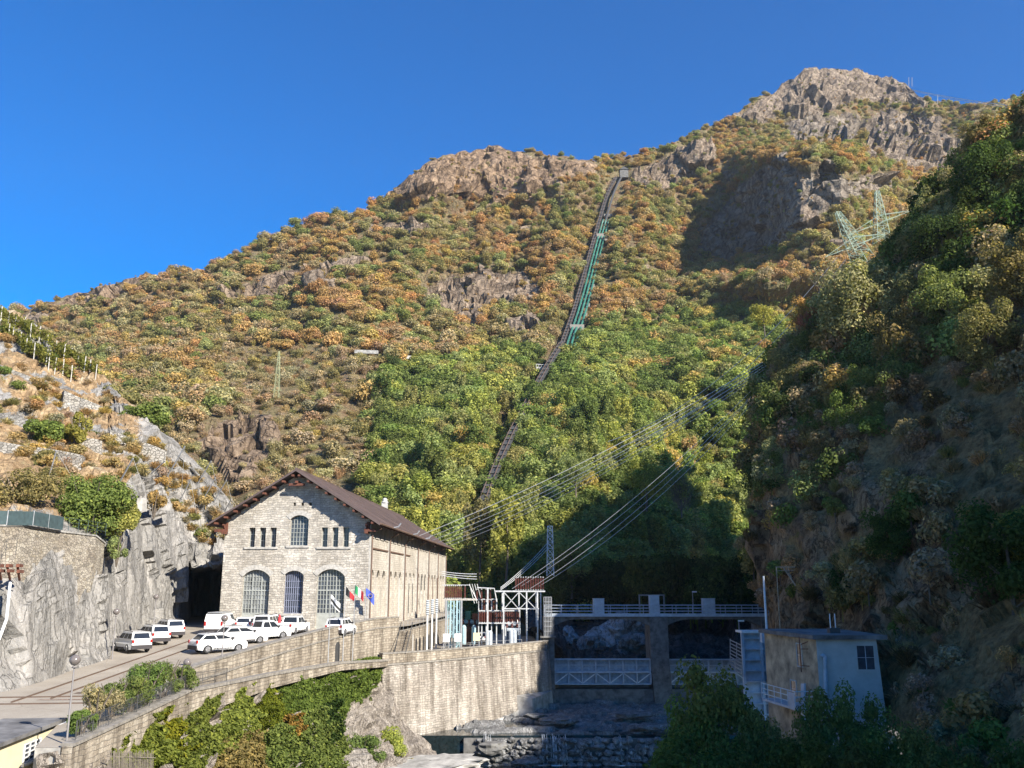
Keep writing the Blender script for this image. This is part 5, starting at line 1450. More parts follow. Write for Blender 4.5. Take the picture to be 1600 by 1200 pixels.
for i, (px, py, Y, cols, vert, lab) in enumerate(flags):
    xw = P(px, py, Y)[0]
    b_ = Vector((xw, Y, pz(Y))); top_ = P(px, py, Y)[2]
    r_ = empty('flagpole', b_, 0, lab, 'flagpole', 'flagpoles along the yard wall')
    MB().tube([(0, 0, 0), (0, 0, top_ - b_.z)], [.05, .03], 6).build('pole', M['galv'], r_)
    fl_ = flag_cloth(cols, vert, 1.0, .8, .8, seed=i * 1.7).build('flag', [M[c] for c in cols], r_); fl_.location = (.03, 0, top_ - b_.z - .05)
    if i == 3:
        mb = MB()
        for k in range(12):
            t_ = 2 * math.pi * k / 12; mb.box(.48 + .2 * math.cos(t_) - .025, .48 + .2 * math.cos(t_) + .025, -.3, -.24, -.78 + .2 * math.sin(t_) - .025, -.78 + .2 * math.sin(t_) + .025)
        s_ = mb.build('star', M['cyellow'], r_); s_.location = (.03, .07, top_ - b_.z - .05); s_.parent = r_
# white drain pipe on the masonry at far left
dp = MB().tube([P(16, 910, 58.6), P(10, 968, 57.8), P(-2, 1000, 57.0)], .09, 8).build('drain_pipe', M['white'])
tag(dp, 'white drain pipe bending down the rock at the left edge', 'pipe')

# ------------------------------------------------------------------ masonry terrace wall above the cliff, screens, pergola brackets
tw_ = empty('terrace_wall', (-30, 64, 0), 0, 'coarse rubble terrace wall standing on the cliff at left', 'wall')
wp = [(-60, 57.4), (0, 59.3), (42, 61.7), (100, 66.9), (160, 72.6), (176, 75.5)]
ptw = [Vector(P(px, 912, Y)) for px, Y in wp]
zt_ = [P(px, py, Y)[2] for (px, Y), py in zip(wp, (822, 822, 822, 831, 838, 850))]
MB().ribbon([Vector((p.x, p.y, 0)) for p in ptw], -1.6, -.9, [-1.6] * 6, zt_).build('wall', M['rubble'], tw_, True)
MB().ribbon([Vector((p.x, p.y, 0)) for p in ptw], -1.65, -.82, zt_, [z + .12 for z in zt_]).build('coping', M['concrete'], tw_, True)
MB().ribbon([Vector((p.x, p.y, 0)) + Vector((0, 0, 0)) for p in ptw[:2]] , -.9, -.8, [-1.2] * 2, [-.2] * 2).build('plaster_patch', M['concrete'], tw_, True)
scn = empty('green_screen_fence', (ptw[0].x, ptw[0].y, zt_[0]), 0, 'dark green screened fence on top of the terrace wall at left', 'fence')
sp = [Vector((p.x - .6, p.y + 1.0, z + .12)) for p, z in zip(ptw, zt_)]
ends = [sp[0], sp[1], sp[2], sp[2] + (sp[3] - sp[2]) * .82]
for a, c in zip(ends, ends[1:]):
    d_ = (c - a); n_ = max(1, round(d_.length / 1.9))
    for k in range(n_):
        p_, q_ = a + d_ * k / n_, a + d_ * (k + 1) / n_
        MB().prism([p_, q_, q_ + Vector((0, 0, .95)), p_ + Vector((0, 0, .95))], (0.02, .03, 0)).build('screen_panel', M['screen'], scn, True)
        MB().tube([p_, p_ + Vector((0, 0, 1.0))], .035, 6).build('post', M['galv'], scn, True)
railing('terrace_railing', [ends[-1], sp[3], sp[4]], .95, 1.6, 'thin green railing right of the screened fence before the round bush', 'railing', M['screen'], 3, .025, .035)
for i, (px, py, Y, lab) in enumerate([(0, 884, 58.6, 'upper left'), (14, 884, 59.0, 'upper middle'), (30, 884, 59.8, 'upper right'), (2, 892, 58.6, 'lower left'), (16, 892, 59.0, 'lower middle'), (31, 893, 59.8, 'lower right')]):
    q = Vector(P(px, py, Y)); m_ = MB(); m_.bar(q + Vector((0, .3, 0)), q + Vector((.3, -.75, 0)), .2); m_.bar(q + Vector((0, .1, -.55)), q + Vector((.22, -.6, -.05)), .12)
    tag(m_.build('rusty_bracket', M['rust']), lab + ' rusty bracket of the cluster on the rubble wall at left', 'bracket', 'rusty brackets on the rubble wall')
# stair railing at far left
railing('stair_railing', [P(0, 885, 57.7), P(8, 870, 57.9), P(24, 868, 58.3)], 1.1, .5, 'dark vertical bar railing against the rubble wall at the left edge', 'railing', M['darksteel'], 2, .03, .03)
# concrete stub walls on the cliff top
for a, c, h_, lab in [((214, 778, 90), (222, 778, 91), 1.3, 'pale concrete post block at the cliff top beside the round bush'), ((226, 782, 94), (261, 786, 99), .8, 'pale concrete beam on the cliff top above the netted rock')]:
    A_, C_ = Vector(P(*a)), Vector(P(*c)); tag(MB().prism([A_, C_, C_ - Vector((0, 0, h_)), A_ - Vector((0, 0, h_))], (.3, .8, 0)).build('concrete_beam', M['concrete']), lab, 'concrete block')
# dry stone terraces on the spur
def rub(px0, py0, Y0, px1, py1, Y1, h, lab, nseg=6):
    pts_ = []
    for k in range(nseg + 1):
        t_ = k / nseg; pts_.append(Vector(P(px0 + (px1 - px0) * t_, py0 + (py1 - py0) * t_ + 3 * math.sin(5 * t_), Y0 + (Y1 - Y0) * t_ - .6)))
    o = MB().ribbon(pts_, -1.3, .25, -h, [.0 + .2 * math.sin(7 * k) for k in range(nseg + 1)]).build('dry_stone_wall', M['drystone'])
    tag(o, lab, 'stone wall', 'dry stone terrace walls on the spur'); return o
rub(172, 672, 104, 260, 706, 107, 2.6, 'curved dry stone wall crowning the netted rock below the green shrub')
rub(122, 682, 98, 160, 690, 99, 3.2, 'short tall dry stone wall left of the curved crowning one')
rub(-20, 640, 98, 90, 668, 97, 2.4, 'broken dry stone wall under the vineyard at the left edge')
rub(0, 690, 90, 130, 712, 92, 2.0, 'low dry stone wall above the dry grass strip')
rub(-20, 560, 112, 70, 600, 112, 2.6, 'upper dry stone wall under the first vine row')
rub(100, 610, 110, 165, 640, 113, 2.4, 'dry stone wall at the right end of the lower vine row')
# rockfall barrier posts
for i, (x0, y0, x1, y1) in enumerate([(72, 750, 88, 704), (182, 757, 208, 716), (248, 762, 289, 697), (272, 794, 298, 750), (305, 754, 330, 720), (312, 790, 337, 746), (331, 783, 354, 750), (351, 795, 361, 780), (228, 742, 258, 720)]):
    g_ = spur_at(x0, y0); tpt = Vector(P(x1, y1, g_.y - 1.5))
    lab = ['leftmost rockfall post in the dry grass', 'rockfall post above the round bush', 'longest rockfall post with cross wires at the rock crest', 'rockfall post over the netted face left of the hall roof', 'rockfall post in front of the dark red outcrop', 'middle rockfall post leaning near the hall roof', 'short rockfall post close above the left roof edge', 'tiny rockfall post just behind the left roof edge', 'low slanted rockfall strut left of the longest post'][i]
    r_ = empty('rockfall_post', g_, 0, lab, 'barrier post', 'rockfall barrier posts on the spur')
    MB().bar(g_ - Vector((0, 0, .5)), tpt, .11 if i < 3 else .09).build('post', M['galv'], r_, True)
    MB().tube([tpt, g_ + Vector((2.2, 1.5, -.5))], .018, 4).build('stay_cable', M['wire'], r_, True)
# vineyard posts and vine rows
vine_rows = [[(-10, 498), (25, 515), (60, 537), (100, 563), (130, 583), (160, 600)], [(0, 520), (30, 545), (60, 568), (90, 585), (118, 600)]]
VROWS = []
k_ = 0
for ri, row in enumerate(vine_rows):
    L = []
    for a, c in zip(row, row[1:]):
        for t_ in np.linspace(0, 1, 4)[:-1]: L.append((a[0] + (c[0] - a[0]) * t_, a[1] + (c[1] - a[1]) * t_))
    pts_ = [spur_at(*p) for p in L]; VROWS.append(pts_)
    for k, p in enumerate(pts_):
        o = MB().tube([(0, 0, -.4), (.03 * ((k * 7) % 5 - 2), 0, 2.3)], .06, 5).build('vineyard_post', M['vine_post']); o.location = p
        tag(o, ['pale post of the upper vine row on the left ridge', 'pale post of the lower vine row on the left spur'][ri], 'post', ['posts of the upper vine row', 'posts of the lower vine row'][ri])

# ------------------------------------------------------------------ switchyard
TZ = -8.0
ins0 = None
def insulator(loc, h=1.7, r=.13):
    "stack of sheds on a metal cap; shared meshes, scaled"
    global ins0
    if ins0 is None:
        r_ = empty('post_insulator', (0, 0, 0), 0, 'brown ribbed porcelain insulator in the switchyard steelwork', 'insulator', 'brown post insulators of the switchyard')
        prof = []
        for k in range(9): prof += [(.07, k * .1 + .02), (.13, k * .1 + .05), (.07, k * .1 + .08)]
        MB().lathe(prof, (0, 0, .06), 8).build('porcelain', M['insul'], r_)
        MB().lathe([(.09, 0), (.09, .06)], (0, 0, 0), 8).add([], []).lathe([(.08, .98), (.08, 1.06)], (0, 0, 0), 8).build('cap', M['galv'], r_)
        ins0 = r_; o = r_
    else: o = copy_tree(ins0)
    o.location = loc; o.scale = (r / .13, r / .13, h); return o
def bx(px, Y): return P(px, 960, Y)[0]
def bz(py, Y): return P(780, py, Y)[2]
# right gantry
gy0, gy1 = 122.0, 127.0
gan = empty('switchyard_gantry', (bx(805, gy0), gy0, TZ), 0, 'white steel gantry with crossed braces at the right end of the switchyard', 'gantry')
zt2 = bz(925, gy0)
cxs = [bx(px, gy0) for px in (787, 823, 840)]
for px, Y in [(787, gy0), (823, gy0), (840, gy0), (785, gy1), (811, gy1), (838, gy1), (845, gy1)]:
    x = bx(px, Y); MB().box(x - .09, x + .09, Y - .09, Y + .09, TZ, zt2).build('column', M['gantry'], gan, True)
for Y in (gy0, gy1):
    MB().box(bx(774, Y), bx(852, Y), Y - .1, Y + .1, zt2, zt2 + .17).build('beam', M['gantry'], gan, True)
    zc = bz(952, Y)
    MB().box(bx(787, Y), bx(842, Y), Y - .07, Y + .07, zc, zc + .14).build('cross_beam', M['gantry'], gan, True)
    for a, c in ((787, 811), (811, 838)):
        MB().bar((bx(a, Y), Y, zt2), (bx(c, Y), Y, zc), .09).build('brace', M['gantry'], gan, True); MB().bar((bx(a, Y), Y, zc), (bx(c, Y), Y, zt2), .09).build('brace', M['gantry'], gan, True)
for px in (787, 811, 840): MB().bar((bx(px, gy0), gy0, zt2 + .1), (bx(px, gy1), gy1, zt2 + .1), .14).build('beam', M['gantry'], gan, True)
for k in range(12): insulator((bx(806 + k * 3.9, gy0 + 1 + (k % 2) * 3), gy0 + 1 + (k % 2) * 3, zt2 + .22), 1.7, .15)
# hanging / standing insulator bank in the middle
bk_ = empty('insulator_rack', (bx(775, 125), 125, TZ), 0, 'white steel rack carrying two tiers of brown insulators in mid switchyard', 'rack')
for Y, x0, x1, ya, yb in [(124, 748, 776, 937, 956), (123.5, 748, 812, 955, 973)]:
    z1_, z0_ = bz(ya, Y), bz(yb, Y)
    MB().box(bx(x0 - 1, Y), bx(x1 + 1, Y), Y - .1, Y + .1, z1_, z1_ + .13).build('beam', M['gantry'], bk_, True)
    MB().box(bx(x0 - 1, Y), bx(x1 + 1, Y), Y - .1, Y + .1, z0_ - .13, z0_).build('beam', M['gantry'], bk_, True)
    n_ = int((x1 - x0) / 3.6)
    for k in range(n_ + 1): insulator((bx(x0 + 1.5 + k * (x1 - x0 - 3) / n_, Y), Y, z0_), z1_ - z0_, .15)
for px in (748, 753, 760, 768, 776, 790, 812):
    MB().box(bx(px, 123.8) - .07, bx(px, 123.8) + .07, 123.8, 124.05, TZ, bz(955 if px > 776 else 938, 124)).build('column', M['gantry'], bk_, True)
for px in (762, 766, 799, 804):
    MB().lathe([(.3, 0), (.3, 2.0), (.18, 2.2)], (bx(px, 122.8), 122.8, TZ), 8).build('tank', M['damblue'], bk_, True)
# left busbar frame
lf = empty('busbar_frame', (bx(712, 124), 124, TZ), 0, 'grey steel busbar frame with brown insulators beside the hall at left of the switchyard', 'frame')
for Y in (120.0, 125.0):
    z1_, z0_ = bz(914, 124), bz(935, 124)
    MB().box(bx(692, Y), bx(744, Y), Y - .1, Y + .1, z0_ - .2, z0_).build('beam', M['trimstone'], lf, True)
    for px in (697, 704, 714, 721):
        MB().box(bx(px, Y) - .11, bx(px, Y) + .11, Y - .1, Y + .1, TZ, z0_ - .2).build('column', M['paleblue'] if px in (704, 714) else M['galv'], lf, True)
for k in range(11):
    for Y in (120.5, 124.5): 
        if (k + int(Y)) % 2 == 0 or k < 8: insulator((bx(695 + k * 3.1, Y), Y, z0_), 1.65, .14)
for Y in (120.5, 124.5): MB().tube([(bx(690, Y), Y, z0_ + 1.75), (bx(733, Y), Y, z0_ + 1.75), (bx(745, Y), Y, z0_ - .2)], .055, 6).build('busbar', M['gantry'], lf, True)
for k in range(4): MB().tube([(bx(733 + k * 4, 121 + k), 121 + k, z0_ + 1.9), (bx(741 + k * 4, 121 + k), 121 + k, z0_ - .6)], .045, 5).build('busbar', M['gantry'], lf, True)
MB().tube([(bx(745, 122), 122, z0_ + 1.4), (bx(772, 122), 122, z0_ + 1.3), (bx(776, 122), 122, z0_ - .4)], .09, 5).build('busbar', M['gantry'], lf, True)
MB().box(bx(762, 122) - .1, bx(762, 122) + .1, 121.9, 122.1, TZ, z0_ + 1.35).build('column', M['gantry'], lf, True)
for k in range(4): insulator((bx(745 + k * 7, 122.5), 122.5, z0_ - .2), 1.4, .17)
# braces of lattice on the pale columns
for px, Y in ((704, 120), (714, 120)):
    m_ = MB(); x = bx(px, Y)
    for s2 in (-.35, .35): m_.bar((x + s2, Y, TZ), (x + s2, Y, z0_ - .2), .09)
    for k in range(9):
        z = TZ + (z0_ - .2 - TZ) * k / 9; z2 = TZ + (z0_ - .2 - TZ) * (k + 1) / 9; m_.bar((x - .35 * (-1) ** k, Y, z), (x + .35 * (-1) ** k, Y, z2), .06)
    m_.build('lattice', M['paleblue'], lf, True)
# transformers
for px, Y, s_, lab, mt in [(733, 126, 1.0, 'rust brown transformer with pale blue cylinders between the left frame and the rack', 'rust'), (800, 127, .9, 'shaded grey transformer under the right gantry', 'damblue')]:
    t_ = empty('power_transformer', (bx(px, Y), Y, TZ), 0, lab, 'transformer')
    MB().box(-1.3 * s_, 1.3 * s_, -.9, .9, .35, 2.6 * s_).build('tank', M[mt], t_, bevel=.05)
    m_ = MB()
    for k in range(9): m_.box(-1.2 * s_ + k * .3 * s_, -1.14 * s_ + k * .3 * s_ + .03, -1.45, -.9, .6, 2.3 * s_)
    m_.build('radiator', M[mt], t_)
    for k in (-1, 0, 1): MB().lathe([(.09, 0), (.2, .15), (.1, .3), (.2, .45), (.1, .6), (.18, .75), (.06, 1.1)], (k * .8 * s_, 0, 2.6 * s_), 8).build('bushing', M['insul'], t_)
    MB().tube([(-1.2 * s_, .3, 3.2 * s_), (1.1 * s_, .3, 3.2 * s_)], .32, 10).build('oil_drum', M['paleblue'] if mt == 'rust' else M[mt], t_)
    if mt == 'rust':
        for k in (-.6, .75): MB().lathe([(.28, .0), (.32, .1), (.32, 2.2), (.15, 2.5)], (k, -1.75, .35), 10).build('cylinder', M['paleblue'], t_)
        MB().box(-.5, .2, -.3, .4, 3.5, 4.6).build('drive_box', M['xgreen'], t_); MB().box(.45, 1.2, -.4, .2, 3.5, 4.3).build('drive_box', M['rust'], t_)
for i, (px, Y) in enumerate([(698, 118.5), (716, 119), (745, 121)]):
    MBc = empty('control_box', (bx(px, Y), Y, TZ), 0, ['white control box on legs at the foot of the leftmost pale blue column', 'white control box on legs left of the rust brown transformer', 'cream control box on legs beside the small white car'][i], 'control box', 'control boxes of the switchyard')
    MB().box(-.42, .42, -.3, .3, 1.0, 2.0).build('body', M['white'] if i < 2 else M['cream'], MBc)
    for sx in (-.35, .35): MB().box(sx - .04, sx + .04, -.1, .1, 0, 1.0).build('leg', M['galv'], MBc)
railing('switchyard_railing', [(bx(690, 104), 104.5, TZ), (bx(735, 112), 112, TZ), (bx(815, 119), 118.6, TZ)], 1.3, 3, 'pale blue grey railing behind the switchyard parapet', 'railing', M['galv'], 2, .04, .05)
for i in range(3):
    Y = 112 + i * 4.2; x = -11.0 + (Y - 115) * .05 + .9
    r_ = empty('bushing_column', (x, Y, TZ), 0, ['nearest', 'middle', 'farthest'][i] + ' of three white bushing columns before the hall side wall', 'bushing column', 'white bushing columns by the hall')
    MB().tube([(0, 0, 0), (0, 0, 4.5)], .11, 8).build('column', M['white'], r_)
    m_ = MB()
    for k in range(7): m_.lathe([(.12, 0), (.26, .12), (.12, .24)], (0, 0, 4.5 + k * .26), 8)
    m_.build('sheds', M['damblue'], r_); MB().tube([(0, 0, 6.3), (0, 0, 7.6), (.0, .0, 9)], .05, 5).build('conductor', M['brownpipe'], r_)

# ------------------------------------------------------------------ penstock on the mountain
pen = [(887, 566), (893, 548), (899, 525), (906, 502), (914, 470), (922, 440), (931, 405), (938, 375), (946, 350), (951, 330), (958, 308), (966, 290), (971, 280)]
pp3 = [surf(*p) for p in pen]
# smooth
for _ in range(3): pp3 = [pp3[0]] + [(pp3[i - 1] + pp3[i] * 2 + pp3[i + 1]) / 4 for i in range(1, len(pp3) - 1)] + [pp3[-1]]
rootp = empty('penstock', pp3[0], 0, 'green steel penstock pipes climbing the mountain in a straight line', 'penstock')
up = Vector((0, -2.2, 2.6)); sx = Vector((1, 0, 0))
for off in (-1.9, 0, 1.9):
    MB().tube([p + up + sx * off for p in pp3[:9]], 0.55, 8).build('pipe', M['xgreen'], rootp, True, smooth=True)
MB().tube([p + up for p in pp3[8:]], 0.7, 8).build('pipe', M['darksteel'], rootp, True)
m_ = MB()
for a, c in zip(pp3[:9], pp3[1:]):
    for t_ in (0, .5):
        q = a + (c - a) * t_ + up - Vector((0, 0, 1.2)); m_.box(q.x - 2.7, q.x + 2.7, q.y - .4, q.y + .4, q.z - 1.6, q.z + .2)
m_.build('saddle', M['coping'], rootp, True)
m_ = MB()
for i in (2, 7):
    q = pp3[i] + up; m_.box(q.x - 3.3, q.x + 3.3, q.y - 1.5, q.y + 1.5, q.z - 4, q.z + .8)
m_.build('anchor_block', M['coping'], rootp, True)
trk = empty('inclined_track', pp3[0], 0, 'dark inclined service track running along the left of the green pipes', 'track')
trp = [surf(*p) for p in [(740, 868), (757, 812), (775, 765), (797, 715), (815, 676), (835, 640), (846, 612), (860, 588), (876, 566)] ]
for _ in range(3): trp = [trp[0]] + [(trp[i - 1] + trp[i] * 2 + trp[i + 1]) / 4 for i in range(1, len(trp) - 1)] + [trp[-1]]
L = [p + Vector((0, -4, 7.0)) for p in trp] + [p + up - sx * 4.4 for p in pp3]
for o_ in (-.7, .7): MB().tube([p + sx * o_ for p in L], .14, 4).build('rail', M['rail'], trk, True)
m_ = MB()
for a, c in zip(L, L[1:]):
    n_ = max(1, int((c - a).length / 5))
    for k in range(n_):
        q = a + (c - a) * k / n_; m_.box(q.x - 1.2, q.x + 1.2, q.y - .4, q.y + .5, q.z - .8, q.z - .25)
m_.build('sleepers', M['darksteel'], trk, True)
m_ = MB().ribbon(L, -1.0, 1.0, -1.8, -.9); m_.build('track_bed', M['darksteel'], trk, True)
th_ = pp3[-1] + Vector((1, -3, 2)); vh = empty('valve_house', th_, 0, 'small dark valve house at the top of the penstock', 'hut')
MB().box(-3, 3, -2, 3, -2, 4).build('wall', M['concrete_dam'], vh); MB().prism([(-3.5, -2.5, 4), (3.5, -2.5, 4), (0, -2.5, 6.2)], (0, 6, 0)).build('roof', M['darksteel'], vh)
# road viaduct on the slope
va = empty('road_viaduct', surf(850, 575), 0, 'short concrete road viaduct end with railing beside the foot of the green pipes', 'bridge')
q = Vector(P(838, 573, surf(850, 575).y - 12)); w = Vector((7, 2, 0))
MB().prism([q, q + w, q + w + Vector((0, 8, 0)), q + Vector((-3, 8, 0))], (0, 0, -1.1)).build('deck', M['concrete'], va, True)
m_ = MB().prism([q + Vector((0, 1, -1.1)), q + w + Vector((0, 1, -1.1)), q + w + Vector((-1, 1, -3.0))], (0, 5, 0)); m_.build('girder', M['concrete'], va, True)
m_ = MB()
for k in range(8): m_.bar(q + w * k / 7, q + w * k / 7 + Vector((0, 0, 1.1)), .1)
m_.bar(q + Vector((0, 0, 1.1)), q + w + Vector((0, 0, 1.1)), .1); m_.build('railing', M['white'], va, True)
for i, (x0, x1, y, lab) in enumerate([(556, 592, 558, 'pale roadside wall glimpsed left of the dark tree on the slope'), (612, 650, 566, 'pale roadside wall right of the dark tree on the slope'), (668, 750, 572, 'long pale roadside wall in the middle of the wood')]):
    a = surf(x0, y) + Vector((0, -3, 2.4)); c = surf(x1, y + 2) + Vector((0, -3, 2.4))
    tag(MB().prism([a, c, c - Vector((0, 0, 1.5)), a - Vector((0, 0, 1.5))], (0, 1, 0)).build('roadside_wall', M['concrete']), lab, 'wall', 'roadside walls on the slope')

# ------------------------------------------------------------------ pylons and power lines
def pylon(base, h, w, mat, label, arms=(), t=.16, arm_w=5, lean=0.0, waist=.12, group=None):
    r_ = empty('lattice_pylon', base, 0, label, 'pylon', group)
    n = 8; lv = []
    for k in range(n + 1):
        t_ = k / n; ww = w / 2 * (1 - t_) + waist * w * t_; z = h * (1 - (1 - t_) ** 1.15)
        lv.append((ww, z, lean * z))
    m_ = MB()
    for sx_, sy_ in ((-1, -1), (1, -1), (1, 1), (-1, 1)):
        for (w0, z0, l0), (w1, z1, l1) in zip(lv, lv[1:]): m_.bar((sx_ * w0 + l0, sy_ * w0, z0), (sx_ * w1 + l1, sy_ * w1, z1), t)
    m_.build('leg', mat, r_)
    m_ = MB()
    for i, ((w0, z0, l0), (w1, z1, l1)) in enumerate(zip(lv, lv[1:])):
        cs = [(-1, -1), (1, -1), (1, 1), (-1, 1)]
        for a, c in zip(cs, cs[1:] + cs[:1]):
            m_.bar((a[0] * w0 + l0, a[1] * w0, z0), (c[0] * w1 + l1, c[1] * w1, z1), t * .6); m_.bar((c[0] * w0 + l0, c[1] * w0, z0), (a[0] * w1 + l1, a[1] * w1, z1), t * .6)
            m_.bar((a[0] * w1 + l1, a[1] * w1, z1), (c[0] * w1 + l1, c[1] * w1, z1), t * .6)
    m_.build('lattice', mat, r_)
    for z, aw, dz in arms:
        for s_ in (-1, 1):
            m2 = MB(); l_ = lean * z
            for yy_ in (-.3, .3): m2.bar((l_, yy_, z), (l_ + s_ * aw, 0, z + dz * s_), t * .8); m2.bar((l_, yy_, z + 1.6), (l_ + s_ * aw, 0, z + dz * s_), t * .8)
            for q_ in (.3, .6): m2.bar((l_ + s_ * aw * q_, 0, z + dz * s_ * q_), (l_ + s_ * aw * q_, 0, z + 1.6 * (1 - q_) + dz * s_ * q_), t * .6)
            m2.build('cross_arm', mat, r_)
    return r_
p1b = Vector(P(1348, 405, 150)); p2b = Vector(P(1378, 378, 165))
pylon(p1b, P(1318, 340, 150)[2] - p1b.z + 1, 3.0, M['pylongreen'], 'green lattice pylon leaning left above the pale bush on the right slope', [(2.6, 5.5, 2.2)], .085, lean=-.42)
pylon(p2b, P(1380, 299, 165)[2] - p2b.z, 2.6, M['pylongreen'], 'upright green lattice pylon behind the leaning one on the right slope', [(4.0, 6.5, 2.6)], .085)
q = surf(433, 622); pb = Vector(P(432, 622, q.y - 6)); pylon(pb, P(432, 549, pb.y)[2] - pb.z, 1.9, M['pylonpale'], 'thin pale yellow green lattice pylon on the slope above the hall', [(3.0, 2.0, 0)], .09, group=None)
pb = Vector(P(860, 900, 150)); pylon(pb, P(860, 822, 150)[2] - pb.z, 1.15, M['white'], 'slim white lattice mast behind the switchyard', [], .09, waist=.35)

for px, lab in ((1420, 'left pale mast stub on the peak shoulder'), (1425, 'right pale mast stub on the peak shoulder')):
    tag(MB().tube([P(px, 135, 690), P(px, 121, 690)], .22, 5).build('summit_mast', M['pole']), lab, 'mast', 'mast stubs on the peak shoulder')
def line(a, c, sag, r=.045, label='', group=None):
    a, c = Vector(a), Vector(c); pts_ = []
    for k in range(17):
        t_ = k / 16; p = a.lerp(c, t_); p.z -= sag * 4 * t_ * (1 - t_); pts_.append(p)
    return tag(MB().tube(pts_, r, 4).build('power_line', M['wire']), label, 'cable', group)
g1 = 'high voltage cables from the hall to the right slope'
for i in range(6):
    Y = 112 + i * 9; e_ = Vector(ph.matrix_basis @ Vector((PHW + ov, 26 + i * 6.5, ez + .2)))
    line(e_, P(1192 + (i % 3) * 3, 566 + i * 2.6, 112), 1.2 + i * .15, .028 if i % 2 else .036, 'pale high voltage cable running from the hall eave to the right slope', g1)
g2 = 'high voltage cables from the switchyard to the right slope'
for i in range(4):
    a = P(800 + i * 14, 920 - (i % 2) * 4, 122.5 + (i % 2) * 3)
    line(a, P(1196 + (i % 2) * 4, 588 + i * 4.5, 112), 1.5 + .2 * i, .026, 'pale high voltage cable running from the switchyard gantry to the right slope', g2)
g3 = 'thin cables up to the leaning green pylon'
for i in range(2): line(P(950 + i * 20, 690 + i * 8, 185), P(1308 + i * 14, 402 + i * 3, 149), 5, .06, 'thin cable climbing to the leaning green pylon', g3)
g4 = 'ropeway cables off the peak'
for i in range(2): line(P(1425, 140 + i * 1.5, 690), P(1640, 172 + i * 4, 420), 1.5, .22 - .06 * i, 'pale ropeway cable crossing the sky right of the peak', g4)
line(P(1465, 148, 660), P(1465, 162, 660), 0, .25, 'short vertical hanger under the ropeway cable right of the peak', None)
for i in range(3): line(P(690, 893 + i * 3, 128), P(745, 897 + i * 4, 128), .1, .05, 'short low cable between the hall corner and the busbar frame', 'short cables at the hall corner')
for i in range(3): line(P(858, 845 + 5 * i, 149), P(782, 918 + i * 2, 127), .4, .04, 'cable dropping from the slim white mast to the right gantry', 'cables from the slim white mast')
# ------------------------------------------------------------------ vegetation
def leaf_quads(C, Nv, size, rng, asp=.6):
    "rhombic leaf clumps at C facing Nv"
    n = len(C); Nv = Nv / (np.linalg.norm(Nv, axis=1, keepdims=True) + 1e-9)
    a = np.cross(Nv, rng.normal(size=(n, 3))); a /= np.linalg.norm(a, axis=1, keepdims=True) + 1e-9
    b_ = np.cross(Nv, a)
    s_ = size * rng.uniform(.6, 1.35, (n, 1))
    V = np.stack([C - a * s_, C - b_ * s_ * asp + Nv * s_ * .15, C + a * s_, C + b_ * s_ * asp + Nv * s_ * .15], 1).reshape(-1, 3)
    return V, np.arange(n * 4).reshape(n, 4)
def crown_pts(n, R_, H, z0, lobes, rng, fill=.25, lobe_r=.45, droop=0.0):
    th = rng.uniform(0, 2 * np.pi, lobes); rr = np.sqrt(rng.uniform(0, 1, lobes)) * (1 - lobe_r * .8); zz = rng.uniform(lobe_r * .7, 1 - lobe_r * .55, lobes)
    prof = np.sqrt(np.clip(1 - (zz * 1.7 - .75) ** 2, .12, 1))
    LC = np.stack([np.cos(th) * rr * prof, np.sin(th) * rr * prof, zz], 1); LR = rng.uniform(.6, 1.15, lobes) * lobe_r
    k = rng.integers(0, lobes, n); d = rng.normal(size=(n, 3)); d[:, 2] = d[:, 2] * .8 + .25; d /= np.linalg.norm(d, axis=1, keepdims=True)
    rad = LR[k] * np.where(rng.uniform(size=n) < fill, rng.uniform(.3, .9, n), rng.uniform(.85, 1.12, n))
    p = LC[k] + d * rad[:, None] * np.array([1, 1, .62])
    p = p * np.array([R_, R_, H]) + np.array([0, 0, z0])
    nv = d * .9 + rng.normal(size=(n, 3)) * .38 + np.array([0, 0, .15])
    return p, nv
def twig_quads(n, R_, H, rng, w=.03, up=.8):
    "thin slivers fanning from the base: bare branches"
    th = rng.uniform(0, 2 * np.pi, n); sp_ = rng.uniform(0, 1, n) ** .7
    base = np.stack([np.cos(th) * sp_ * R_ * .35, np.sin(th) * sp_ * R_ * .35, rng.uniform(0, .5, n) * H], 1)
    L_ = H * rng.uniform(.25, .6, n)
    d = np.stack([np.cos(th) * sp_ * R_ * 1.0, np.sin(th) * sp_ * R_ * 1.0, H * up * np.ones(n)], 1) + rng.normal(size=(n, 3)) * .22 * H; d /= np.linalg.norm(d, axis=1, keepdims=True)
    tip = base + d * L_[:, None]
    s_ = np.cross(d, rng.normal(size=(n, 3))); s_ /= np.linalg.norm(s_, axis=1, keepdims=True) + 1e-9
    V = np.stack([base - s_ * w, base + s_ * w, tip + s_ * w * .3, tip - s_ * w * .3], 1).reshape(-1, 3)
    return V, np.arange(n * 4).reshape(n, 4)
def trunk_mb(h, r, rng, limbs=5, spread=.5):
    mb = MB(); pts_ = [(0, 0, -.8)]; x = y = 0
    for k in range(1, 5): x += rng.uniform(-.06, .06) * h * .3; y += rng.uniform(-.06, .06) * h * .3; pts_.append((x, y, h * k / 4))
    mb.tube(pts_, [r, r * .9, r * .7, r * .5, r * .25], 6)
    for k in range(limbs):
        t_ = rng.uniform(.35, .85); i = min(3, int(t_ * 4)); a = rng.uniform(0, 6.28); p = Vector(pts_[i]); L_ = h * spread * rng.uniform(.5, 1) * (1.1 - t_)
        q = p + Vector((math.cos(a) * L_, math.sin(a) * L_, L_ * .8)); mid = p.lerp(q, .5) + Vector((0, 0, -L_ * .08)); mb.tube([p, mid, q], [r * .4, r * .28, r * .1], 5)
    return mb
proto_rng = np.random.default_rng(5)
